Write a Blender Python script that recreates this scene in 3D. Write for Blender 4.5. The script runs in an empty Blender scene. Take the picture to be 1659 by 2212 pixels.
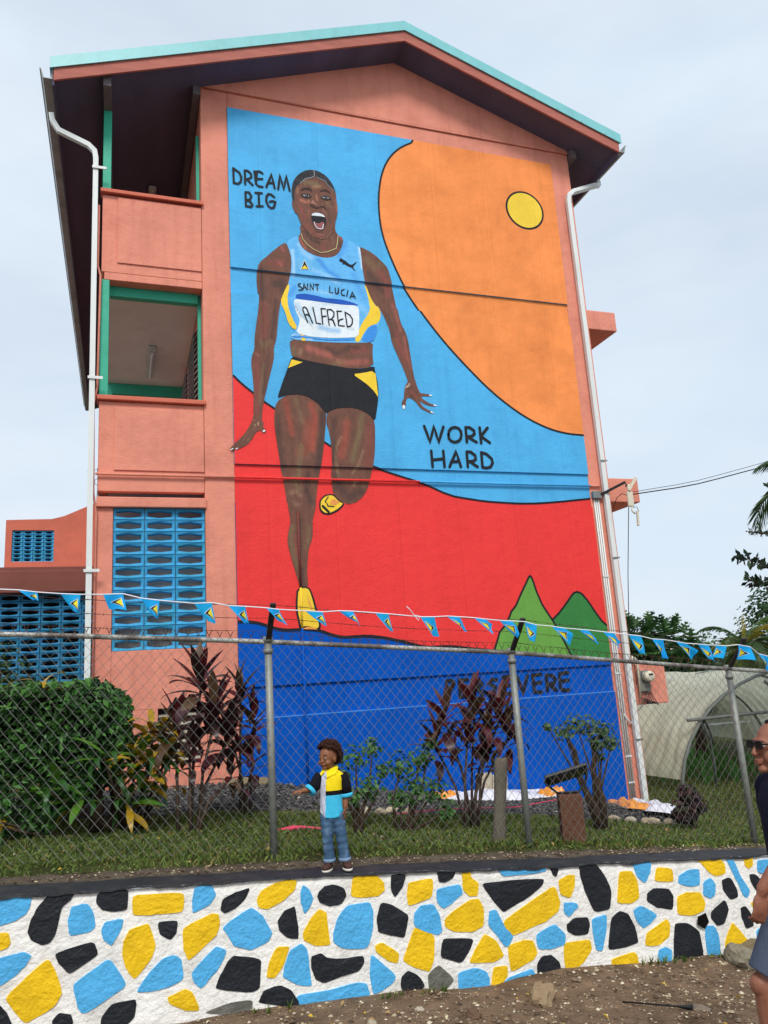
import bpy, bmesh, math, random
from mathutils import Vector, Matrix, noise, Euler, geometry
random.seed(7)
scn = bpy.context.scene
COL = scn.collection

# ------------------------------------------------------------------ camera
cam_d = bpy.data.cameras.new('camera'); cam = bpy.data.objects.new('camera', cam_d); COL.objects.link(cam)
cam_d.sensor_fit = 'VERTICAL'; cam_d.sensor_height = 24.0; cam_d.lens = 1655.0 / 2212.0 * 24.0
cam_d.clip_start = 0.05; cam_d.clip_end = 3000
CAM_R = Matrix(((0.946822, -0.010225, -0.321597), (-0.315818, -0.220722, -0.922790), (-0.061548, 0.975283, -0.212213)))
cam.matrix_world = Matrix.Translation((0, 0, 1.55)) @ CAM_R.to_4x4()
scn.camera = cam

# ------------------------------------------------------------------ sky, sun, exposure
SUN_EL, SUN_AZ = math.radians(47), math.radians(196)      # azimuth measured from +Y (into the scene) clockwise
w = bpy.data.worlds.new('World'); scn.world = w; w.use_nodes = True
nt = w.node_tree; nt.nodes.clear()
def wn(t, **k):
    n = nt.nodes.new(t)
    for a, b in k.items(): setattr(n, a, b)
    return n
out = wn('ShaderNodeOutputWorld'); bg = wn('ShaderNodeBackground'); bg.inputs['Strength'].default_value = 0.1
sky = wn('ShaderNodeTexSky', sky_type='NISHITA', sun_disc=False); sky.sun_elevation = SUN_EL; sky.sun_rotation = SUN_AZ
sky.air_density = 1.0; sky.dust_density = 2.0; sky.ozone_density = 1.0
tc = wn('ShaderNodeTexCoord'); mp = wn('ShaderNodeMapping'); mp.inputs['Scale'].default_value = (1.0, 1.0, 3.2)
n1 = wn('ShaderNodeTexNoise'); n1.inputs['Scale'].default_value = 1.7; n1.inputs['Detail'].default_value = 5; n1.inputs['Roughness'].default_value = 0.5
n2 = wn('ShaderNodeTexNoise'); n2.inputs['Scale'].default_value = 4.2; n2.inputs['Detail'].default_value = 4
mr = wn('ShaderNodeMapRange'); mr.inputs['From Min'].default_value = 0.36; mr.inputs['From Max'].default_value = 0.62
mr.inputs['To Min'].default_value = 0.80; mr.inputs['To Max'].default_value = 1.0
cr = wn('ShaderNodeMix', data_type='RGBA'); cr.inputs['A'].default_value = (3.9, 4.8, 5.7, 1); cr.inputs['B'].default_value = (5.15, 5.5, 5.95, 1)
mx = wn('ShaderNodeMix', data_type='RGBA')
L = nt.links.new
L(tc.outputs['Generated'], mp.inputs['Vector']); L(mp.outputs['Vector'], n1.inputs['Vector']); L(mp.outputs['Vector'], n2.inputs['Vector'])
L(n1.outputs['Fac'], mr.inputs['Value']); L(mr.outputs['Result'], mx.inputs['Factor'])
L(n2.outputs['Fac'], cr.inputs['Factor']); L(sky.outputs['Color'], mx.inputs['A']); L(cr.outputs['Result'], mx.inputs['B'])
L(mx.outputs['Result'], bg.inputs['Color']); L(bg.outputs['Background'], out.inputs['Surface'])
sun_d = bpy.data.lights.new('sun', 'SUN'); sun_d.energy = 1.5; sun_d.angle = math.radians(18); sun_d.color = (1.0, 0.96, 0.9)
sun = bpy.data.objects.new('sun', sun_d); COL.objects.link(sun)
sdir = Vector((math.sin(SUN_AZ) * math.cos(SUN_EL), math.cos(SUN_AZ) * math.cos(SUN_EL), math.sin(SUN_EL)))
sun.rotation_euler = sdir.to_track_quat('Z', 'Y').to_euler(); sun.location = (0, -5, 30)
vs = scn.view_settings; vs.view_transform = 'Standard'; vs.look = 'None'; vs.exposure = 0.72; vs.gamma = 1.0; vs.use_curve_mapping = False
# measured outlines, in millimetres on their own wall planes: x, z, x, z ...
MURAL = [
 ('painted_sky','sky',0,[1540, 10870, 7600, 10870, 7600, 4355, 7600, 4355, 7552, 4348, 7412, 4333, 7250, 4316, 7067, 4297, 6886, 4281, 6706, 4266, 6529, 4255, 6354, 4249, 6181, 4248, 6011, 4254, 5842, 4261, 5674, 4270, 5509, 4285, 5345, 4306, 5189, 4327, 5042, 4350, 4857, 4409, 4636, 4505, 4402, 4588, 4156, 4658, 3952, 4718, 3789, 4768, 3622, 4826, 3451, 4893, 3278, 4971, 3104, 5060, 2994, 5119, 2949, 5147, 2829, 5222, 2636, 5345, 2444, 5473, 2254, 5606, 2120, 5697, 2042, 5746, 1959, 5807, 1871, 5879, 1789, 5945, 1712, 6006, 1641, 6070, 1575, 6137, 1540, 6170]),
 ('painted_dune','orange',1,[4784, 10870, 4769, 10805, 4741, 10788, 4698, 10762, 4641, 10728, 4585, 10688, 4529, 10643, 4475, 10592, 4422, 10536, 4372, 10475, 4325, 10408, 4283, 10338, 4244, 10262, 4209, 10180, 4177, 10093, 4150, 10000, 4127, 9901, 4108, 9799, 4093, 9693, 4082, 9584, 4075, 9471, 4072, 9360, 4073, 9249, 4078, 9140, 4088, 9031, 4103, 8924, 4124, 8818, 4151, 8712, 4184, 8608, 4218, 8504, 4255, 8401, 4293, 8298, 4334, 8196, 4373, 8104, 4410, 8022, 4444, 7952, 4478, 7891, 4519, 7820, 4569, 7739, 4628, 7646, 4695, 7543, 4767, 7439, 4843, 7333, 4922, 7226, 5006, 7118, 5093, 7011, 5182, 6905, 5275, 6801, 5370, 6698, 5464, 6598, 5556, 6503, 5646, 6411, 5735, 6323, 5827, 6238, 5922, 6156, 6020, 6076, 6121, 5999, 6218, 5929, 6311, 5867, 6399, 5812, 6483, 5764, 6567, 5720, 6652, 5679, 6738, 5643, 6824, 5609, 6908, 5580, 6990, 5556, 7071, 5536, 7149, 5521, 7227, 5509, 7304, 5500, 7381, 5494, 7457, 5491, 7514, 5488, 7553, 5487, 7600, 5486, 7600, 10870]),
 ('painted_field','red',0,[1540, 6170, 1575, 6137, 1641, 6070, 1712, 6006, 1789, 5945, 1871, 5879, 1959, 5807, 2042, 5746, 2120, 5697, 2254, 5606, 2444, 5473, 2636, 5345, 2829, 5222, 2949, 5147, 2994, 5119, 3104, 5060, 3278, 4971, 3451, 4893, 3622, 4826, 3789, 4768, 3952, 4718, 4156, 4658, 4402, 4588, 4636, 4505, 4857, 4409, 5042, 4350, 5189, 4327, 5345, 4306, 5509, 4285, 5674, 4270, 5842, 4261, 6011, 4254, 6181, 4248, 6354, 4249, 6529, 4255, 6706, 4266, 6886, 4281, 7067, 4297, 7250, 4316, 7412, 4333, 7552, 4348, 7600, 4355, 7600, 1598, 7570, 1610, 7401, 1633, 7210, 1657, 6994, 1682, 6789, 1708, 6595, 1735, 6379, 1763, 6140, 1793, 5889, 1823, 5625, 1854, 5395, 1882, 5198, 1907, 5011, 1935, 4833, 1963, 4651, 1975, 4464, 1971, 4312, 1985, 4195, 2018, 4078, 2051, 3962, 2084, 3846, 2113, 3730, 2140, 3615, 2161, 3500, 2177, 3391, 2184, 3288, 2183, 3191, 2182, 3101, 2180, 3017, 2189, 2939, 2208, 2857, 2236, 2769, 2272, 2693, 2294, 2627, 2304, 2561, 2312, 2496, 2318, 2431, 2319, 2365, 2317, 2290, 2317, 2204, 2320, 2118, 2334, 2034, 2358, 1955, 2385, 1882, 2414, 1808, 2435, 1735, 2448, 1662, 2456, 1589, 2458, 1540, 2460]),
 ('painted_sea','blue',0,[1540, 2460, 1589, 2458, 1662, 2456, 1735, 2448, 1808, 2435, 1882, 2414, 1955, 2385, 2034, 2358, 2118, 2334, 2204, 2320, 2290, 2317, 2365, 2317, 2431, 2319, 2496, 2318, 2561, 2312, 2627, 2304, 2693, 2294, 2769, 2272, 2857, 2236, 2939, 2208, 3017, 2189, 3101, 2180, 3191, 2182, 3288, 2183, 3391, 2184, 3500, 2177, 3615, 2161, 3730, 2140, 3846, 2113, 3962, 2084, 4078, 2051, 4195, 2018, 4312, 1985, 4464, 1971, 4651, 1975, 4833, 1963, 5011, 1935, 5198, 1907, 5395, 1882, 5625, 1854, 5889, 1823, 6140, 1793, 6379, 1763, 6595, 1735, 6789, 1708, 6994, 1682, 7210, 1657, 7401, 1633, 7570, 1610, 7600, 1598, 7600, -1000, 1540, -1000]),
 ('painted_mountain','lgreen',1,[5493, 1869, 5535, 1969, 5574, 2051, 5609, 2147, 5721, 2254, 5807, 2378, 5855, 2470, 5945, 2558, 6064, 2756, 6173, 2922, 6230, 3014, 6258, 3031, 6281, 3008, 6303, 2940, 6344, 2779, 6418, 2574, 6514, 2412, 6583, 2309, 6703, 2074, 6832, 1783, 6887, 1695, 6498, 1748, 6021, 1808]),
 ('painted_mountain','dgreen',1,[6584, 2314, 6713, 2414, 6865, 2561, 6983, 2690, 7041, 2739, 7094, 2752, 7144, 2742, 7191, 2715, 7280, 2608, 7393, 2428, 7508, 2262, 7625, 2163, 7654, 1598, 7317, 1644, 6887, 1695, 6832, 1783, 6703, 2074]),
 ('painted_sun','black',2,[7318, 9790, 7315, 9841, 7305, 9892, 7288, 9940, 7265, 9986, 7237, 10029, 7203, 10068, 7164, 10102, 7122, 10130, 7075, 10153, 7027, 10170, 6976, 10180, 6925, 10183, 6874, 10180, 6823, 10170, 6775, 10153, 6728, 10130, 6686, 10102, 6647, 10068, 6613, 10029, 6585, 9986, 6562, 9940, 6545, 9892, 6535, 9841, 6532, 9790, 6535, 9739, 6545, 9688, 6562, 9640, 6585, 9593, 6613, 9551, 6647, 9512, 6686, 9478, 6728, 9450, 6775, 9427, 6823, 9410, 6874, 9400, 6925, 9397, 6976, 9400, 7027, 9410, 7075, 9427, 7122, 9450, 7164, 9478, 7203, 9512, 7237, 9551, 7265, 9593, 7288, 9640, 7305, 9688, 7315, 9739]),
 ('painted_sun','sunyel',3,[7280, 9790, 7277, 9836, 7268, 9882, 7253, 9926, 7232, 9968, 7207, 10006, 7176, 10041, 7141, 10072, 7102, 10097, 7061, 10118, 7017, 10133, 6971, 10142, 6925, 10145, 6879, 10142, 6833, 10133, 6789, 10118, 6748, 10097, 6709, 10072, 6674, 10041, 6643, 10006, 6618, 9968, 6597, 9926, 6582, 9882, 6573, 9836, 6570, 9790, 6573, 9744, 6582, 9698, 6597, 9654, 6618, 9612, 6643, 9574, 6674, 9539, 6709, 9508, 6748, 9483, 6789, 9462, 6833, 9447, 6879, 9438, 6925, 9435, 6971, 9438, 7017, 9447, 7061, 9462, 7102, 9483, 7141, 9508, 7176, 9539, 7207, 9574, 7232, 9612, 7253, 9654, 7268, 9698, 7277, 9744]),
 ('neck','skin',3,[2675, 8892, 2687, 8705, 2641, 8658, 2650, 8552, 2719, 8442, 2851, 8366, 2998, 8323, 3148, 8332, 3272, 8394, 3365, 8528, 3416, 8726, 3309, 8779, 3270, 8870, 3289, 9037, 2980, 9046]),
 ('head','skin',6,[2571, 9304, 2557, 9257, 2563, 9190, 2581, 9141, 2603, 9081, 2636, 9067, 2667, 8974, 2691, 8896, 2743, 8829, 2821, 8751, 2914, 8682, 3023, 8660, 3121, 8689, 3172, 8756, 3211, 8844, 3266, 8958, 3307, 9085, 3330, 9195, 3336, 9311, 3320, 9423, 3322, 9531, 3298, 9620, 3255, 9737, 3175, 9847, 3052, 9919, 2947, 9932, 2842, 9914, 2735, 9849, 2649, 9757, 2590, 9648, 2565, 9530, 2558, 9438, 2565, 9341]),
 ('hair','hair',7,[2558, 9438, 2565, 9530, 2590, 9648, 2649, 9757, 2735, 9849, 2842, 9914, 2947, 9932, 3052, 9919, 3175, 9847, 3255, 9737, 3306, 9621, 3310, 9560, 3282, 9579, 3243, 9642, 3167, 9676, 3142, 9741, 3073, 9768, 3018, 9790, 2970, 9812, 2934, 9795, 2864, 9771, 2793, 9732, 2756, 9684, 2713, 9638, 2656, 9591, 2626, 9525, 2610, 9462, 2607, 9370, 2600, 9286, 2580, 9283, 2568, 9326]),
 ('arm','skin',3,[2437, 8523, 2343, 8457, 2244, 8365, 2120, 8231, 2023, 8140, 1962, 8029, 1944, 7821, 1957, 7593, 1978, 7519, 1953, 7264, 1912, 7009, 1884, 6808, 1878, 6611, 1837, 6510, 1821, 6387, 1835, 6219, 1851, 5980, 1839, 5693, 1833, 5434, 1960, 5440, 1972, 5630, 2004, 5798, 2056, 6017, 2107, 6214, 2165, 6438, 2182, 6563, 2178, 6661, 2231, 6840, 2249, 7042, 2280, 7272, 2309, 7453, 2362, 7612, 2438, 7750, 2494, 7964, 2516, 8229, 2485, 8384]),
 ('hand','skin',3,[1829, 5551, 1821, 5469, 1796, 5417, 1766, 5360, 1726, 5292, 1676, 5224, 1613, 5157, 1560, 5104, 1531, 5068, 1502, 5042, 1473, 4992, 1511, 4986, 1548, 4995, 1605, 5002, 1672, 5039, 1750, 5087, 1784, 5139, 1819, 5185, 1839, 5232, 1869, 5278, 1918, 5306, 1947, 5302, 1971, 5268, 1995, 5266, 2017, 5290, 2013, 5321, 1992, 5350, 1978, 5370, 1987, 5421, 1980, 5446, 1962, 5471, 1965, 5517, 1969, 5558]),
 ('arm','skin',3,[3672, 8618, 3799, 8572, 3925, 8507, 4074, 8375, 4160, 8276, 4200, 8089, 4236, 7848, 4263, 7662, 4289, 7477, 4327, 7267, 4385, 7166, 4426, 7011, 4448, 6775, 4468, 6515, 4498, 6283, 4495, 6180, 4386, 6173, 4373, 6275, 4310, 6477, 4223, 6704, 4135, 6932, 4121, 7115, 4057, 7320, 3979, 7498, 3919, 7572, 3801, 7746, 3736, 7953, 3710, 8166, 3706, 8410]),
 ('hand','skin',3,[4367, 6296, 4376, 6258, 4320, 6187, 4302, 6119, 4290, 6035, 4278, 5952, 4245, 5906, 4234, 5867, 4240, 5834, 4248, 5791, 4263, 5770, 4286, 5793, 4303, 5832, 4315, 5927, 4338, 5967, 4372, 5982, 4411, 5971, 4485, 5915, 4540, 5835, 4588, 5793, 4670, 5759, 4741, 5730, 4787, 5738, 4766, 5759, 4673, 5798, 4608, 5839, 4573, 5892, 4548, 5935, 4575, 5926, 4629, 5890, 4706, 5867, 4785, 5854, 4860, 5870, 4821, 5884, 4737, 5902, 4688, 5927, 4634, 5957, 4597, 5988, 4588, 6015, 4639, 6024, 4724, 6024, 4783, 6039, 4773, 6058, 4710, 6062, 4643, 6072, 4581, 6071, 4556, 6108, 4528, 6184, 4506, 6272, 4506, 6306]),
 ('midriff','skin',3,[2441, 6839, 2739, 6847, 3102, 6867, 3474, 6900, 3819, 6917, 3790, 6721, 3799, 6464, 3447, 6412, 3081, 6435, 2723, 6470, 2465, 6524, 2436, 6683]),
 ('leg','skin',3,[2185, 5782, 2373, 5909, 2560, 5938, 2700, 5922, 2862, 5847, 2962, 5682, 2969, 5585, 2939, 5341, 2896, 5029, 2849, 4767, 2790, 4485, 2758, 4276, 2727, 4092, 2682, 3954, 2677, 3841, 2670, 3660, 2600, 3504, 2581, 3326, 2563, 3150, 2575, 2909, 2443, 2912, 2425, 3021, 2376, 3197, 2318, 3417, 2281, 3616, 2309, 3772, 2347, 3907, 2311, 4155, 2286, 4382, 2258, 4564, 2220, 4771, 2185, 5072, 2149, 5352, 2151, 5565]),
 ('leg','skin',3,[2974, 5585, 2998, 5696, 3170, 5779, 3364, 5790, 3558, 5752, 3698, 5636, 3763, 5565, 3741, 5133, 3699, 4841, 3635, 4599, 3577, 4431, 3498, 4311, 3373, 4216, 3253, 4179, 3161, 4213, 3094, 4281, 3027, 4350, 3006, 4583, 3025, 4867, 3024, 5153, 2994, 5368, 2963, 5463]),
 ('vest','vest',4,[2430, 8536, 2642, 8685, 2643, 8565, 2707, 8445, 2839, 8364, 2998, 8323, 3148, 8332, 3277, 8395, 3365, 8528, 3421, 8727, 3685, 8626, 3700, 8436, 3706, 8219, 3736, 7953, 3801, 7746, 3919, 7572, 3978, 7485, 3950, 7257, 3887, 7067, 3813, 6899, 3472, 6861, 3101, 6836, 2738, 6830, 2453, 6835, 2455, 6898, 2541, 6968, 2485, 7064, 2416, 7108, 2374, 7281, 2309, 7453, 2362, 7612, 2438, 7750, 2494, 7964, 2516, 8229, 2485, 8384]),
 ('vest_trim','yellow',5,[2453, 7816, 2362, 7612, 2305, 7452, 2386, 7283, 2416, 7108, 2518, 6991, 2568, 7047, 2490, 7191, 2426, 7389, 2427, 7568, 2474, 7754]),
 ('vest_trim','yellow',5,[2611, 6937, 2658, 6929, 2690, 6825, 2630, 6825]),
 ('vest_trim','yellow',5,[3736, 7940, 3777, 7770, 3804, 7586, 3782, 7425, 3684, 7284, 3600, 7145, 3567, 6999, 3501, 6941, 3523, 6878, 3586, 6889, 3658, 7046, 3767, 7187, 3911, 7240, 3968, 7338, 3978, 7485, 3895, 7596, 3825, 7722, 3772, 7903]),
 ('vest_trim','midblue',5,[3910, 7227, 3766, 7174, 3683, 7048, 3599, 6898, 3800, 6898, 3887, 7067]),
 ('bib_band','navy',6,[2569, 7632, 2683, 7658, 2796, 7658, 2934, 7643, 3047, 7616, 3179, 7622, 3312, 7623, 3428, 7609, 3528, 7589, 3586, 7564, 3592, 7532, 3457, 7525, 3307, 7517, 3141, 7522, 2977, 7526, 2815, 7530, 2678, 7537, 2534, 7547, 2571, 7577]),
 ('bib','bib',6,[2525, 7530, 2678, 7530, 2815, 7527, 2977, 7521, 3141, 7517, 3306, 7510, 3592, 7528, 3606, 7400, 3591, 7136, 3569, 6970, 3359, 6938, 3112, 6912, 2869, 6903, 2709, 6913, 2535, 6948, 2588, 7075, 2612, 7188, 2564, 7276, 2529, 7409]),
 ('vest_trim','midblue',6,[2454, 6890, 2589, 6911, 2788, 6895, 2948, 6880, 3193, 6902, 3509, 6949, 3511, 6909, 3192, 6872, 2947, 6863, 2707, 6880, 2469, 6867]),
 ('flag_badge','badge',5,[2606, 8241, 2847, 8259, 2844, 8073, 2613, 8052]),
 ('flag_badge','white',6,[2728, 8243, 2653, 8062, 2800, 8081]),
 ('flag_badge','black',7,[2727, 8225, 2667, 8069, 2788, 8084]),
 ('flag_badge','yellow',8,[2724, 8145, 2672, 8070, 2783, 8084]),
 ('emblem','black',6,[3309, 8291, 3319, 8333, 3346, 8355, 3380, 8330, 3429, 8309, 3468, 8271, 3510, 8249, 3549, 8267, 3620, 8333, 3602, 8288, 3547, 8227, 3555, 8187, 3594, 8146, 3564, 8153, 3520, 8202, 3475, 8212, 3425, 8233, 3396, 8253, 3357, 8238, 3377, 8270, 3342, 8284]),
 ('shorts','black',5,[2462, 6556, 2583, 6516, 2771, 6486, 2962, 6463, 3203, 6432, 3447, 6412, 3646, 6427, 3808, 6491, 3815, 6402, 3856, 6163, 3841, 5934, 3804, 5732, 3762, 5543, 3675, 5650, 3532, 5729, 3362, 5756, 3168, 5733, 3046, 5689, 2971, 5632, 2904, 5706, 2837, 5800, 2699, 5889, 2560, 5924, 2396, 5906, 2280, 5875, 2205, 5834, 2261, 6007, 2325, 6181, 2389, 6357]),
 ('shorts_trim','yellow',6,[2452, 6491, 2628, 6460, 2484, 6389, 2393, 6345]),
 ('shorts_trim','yellow',6,[3430, 6320, 3592, 6347, 3816, 6409, 3832, 6186, 3841, 5934, 3797, 6032, 3680, 6151, 3585, 6220]),
 ('shoe','black',4,[3028, 4355, 2906, 4343, 2815, 4265, 2782, 4138, 2816, 4042, 2923, 4011, 3048, 4058, 3145, 4131, 3195, 4201, 3116, 4258, 3072, 4304]),
 ('shoe','yellow',5,[3017, 4331, 2914, 4320, 2833, 4249, 2805, 4138, 2838, 4065, 2919, 4036, 3033, 4081, 3125, 4147, 3170, 4201, 3104, 4240, 3062, 4285]),
 ('shoe','shorange',6,[3019, 4280, 3126, 4221, 3042, 4164, 2945, 4182]),
 ('shoe','black',4,[2404, 2935, 2585, 2939, 2634, 2821, 2679, 2646, 2716, 2472, 2742, 2364, 2708, 2284, 2594, 2305, 2507, 2317, 2419, 2312, 2398, 2440, 2373, 2569, 2374, 2719]),
 ('shoe','yellow',5,[2425, 2912, 2567, 2916, 2607, 2817, 2648, 2642, 2685, 2469, 2711, 2365, 2683, 2319, 2596, 2348, 2520, 2368, 2443, 2349, 2429, 2439, 2403, 2568, 2404, 2718]),
 ('shoe','shorange',6,[2452, 2319, 2530, 2354, 2639, 2338, 2687, 2306, 2594, 2314]),
 ('shoe','shorange',6,[2549, 2823, 2577, 2735, 2624, 2604, 2635, 2496, 2598, 2605, 2563, 2714]),
 ('eyebrow','dark',8,[2701, 9503, 2744, 9552, 2800, 9576, 2856, 9582, 2896, 9554, 2912, 9518, 2888, 9522, 2847, 9538, 2785, 9532, 2728, 9504]),
 ('eyebrow','dark',8,[3027, 9533, 3078, 9580, 3135, 9597, 3184, 9586, 3221, 9550, 3219, 9522, 3175, 9554, 3134, 9562, 3077, 9545]),
 ('eye','dark',8,[2704, 9416, 2747, 9454, 2803, 9466, 2850, 9444, 2901, 9425, 2883, 9399, 2819, 9374, 2765, 9377, 2731, 9398]),
 ('eye','grey',9,[2739, 9420, 2770, 9438, 2808, 9442, 2839, 9427, 2859, 9411, 2820, 9397, 2776, 9402]),
 ('eye','black',10,[2777, 9440, 2826, 9447, 2837, 9422, 2820, 9399, 2790, 9401]),
 ('eye','white',11,[2798, 9431, 2808, 9433, 2808, 9422, 2799, 9421]),
 ('eye','dark',8,[3040, 9432, 3094, 9468, 3151, 9481, 3199, 9465, 3240, 9430, 3203, 9405, 3139, 9387, 3084, 9393]),
 ('eye','grey',9,[3068, 9431, 3107, 9448, 3156, 9454, 3188, 9444, 3201, 9432, 3155, 9417, 3102, 9416]),
 ('eye','black',10,[3113, 9452, 3162, 9458, 3167, 9431, 3141, 9413, 3114, 9423]),
 ('eye','white',11,[3133, 9441, 3143, 9443, 3143, 9432, 3134, 9430]),
 ('nose','dark',8,[2849, 9265, 2884, 9263, 2931, 9240, 2993, 9231, 3050, 9270, 3099, 9274, 3132, 9233, 3144, 9182, 3117, 9216, 3084, 9252, 3042, 9250, 3006, 9218, 2950, 9205, 2910, 9225, 2876, 9239]),
 ('nose','liphi',9,[2886, 9324, 2919, 9367, 2934, 9316, 2975, 9285, 3001, 9259, 2967, 9261, 2926, 9285, 2884, 9274]),
 ('mouth','lip',8,[2870, 9102, 2906, 9146, 2983, 9169, 3053, 9168, 3106, 9131, 3141, 9053, 3136, 8954, 3101, 8866, 3043, 8816, 2975, 8818, 2928, 8856, 2876, 8923, 2859, 9011]),
 ('mouth','black',9,[2877, 9096, 2919, 9121, 2989, 9135, 3058, 9131, 3105, 9092, 3126, 9020, 3118, 8936, 3080, 8863, 3023, 8828, 2969, 8839, 2923, 8885, 2881, 8954, 2867, 9034]),
 ('mouth','white',10,[2873, 9058, 2890, 9098, 2940, 9124, 2995, 9127, 3057, 9116, 3094, 9091, 3107, 9063, 3083, 9067, 3027, 9073, 2979, 9066, 2924, 9069]),
 ('mouth','tongue',10,[2898, 8956, 2959, 8935, 3000, 8934, 3044, 8970, 3085, 8969, 3082, 8908, 3052, 8851, 2996, 8832, 2949, 8851, 2916, 8899]),
 ('nail','white',4,[1478, 4987, 1495, 5002, 1521, 5018, 1525, 5004, 1501, 4987]),
 ('nail','white',4,[1551, 4995, 1563, 5012, 1594, 5021, 1594, 5011, 1572, 4998]),
 ('nail','white',4,[1967, 5298, 1982, 5319, 2001, 5320, 2008, 5305, 1990, 5287, 1971, 5283]),
 ('nail','white',4,[4720, 6037, 4738, 6055, 4778, 6058, 4783, 6044, 4748, 6031]),
 ('nail','white',4,[4784, 5877, 4805, 5890, 4855, 5875, 4848, 5864, 4814, 5863]),
 ('nail','white',4,[4723, 5759, 4747, 5769, 4784, 5743, 4775, 5735, 4742, 5741]),
 ('nail','white',4,[4245, 5834, 4269, 5855, 4292, 5834, 4290, 5799, 4263, 5771, 4245, 5796]),
]
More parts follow.
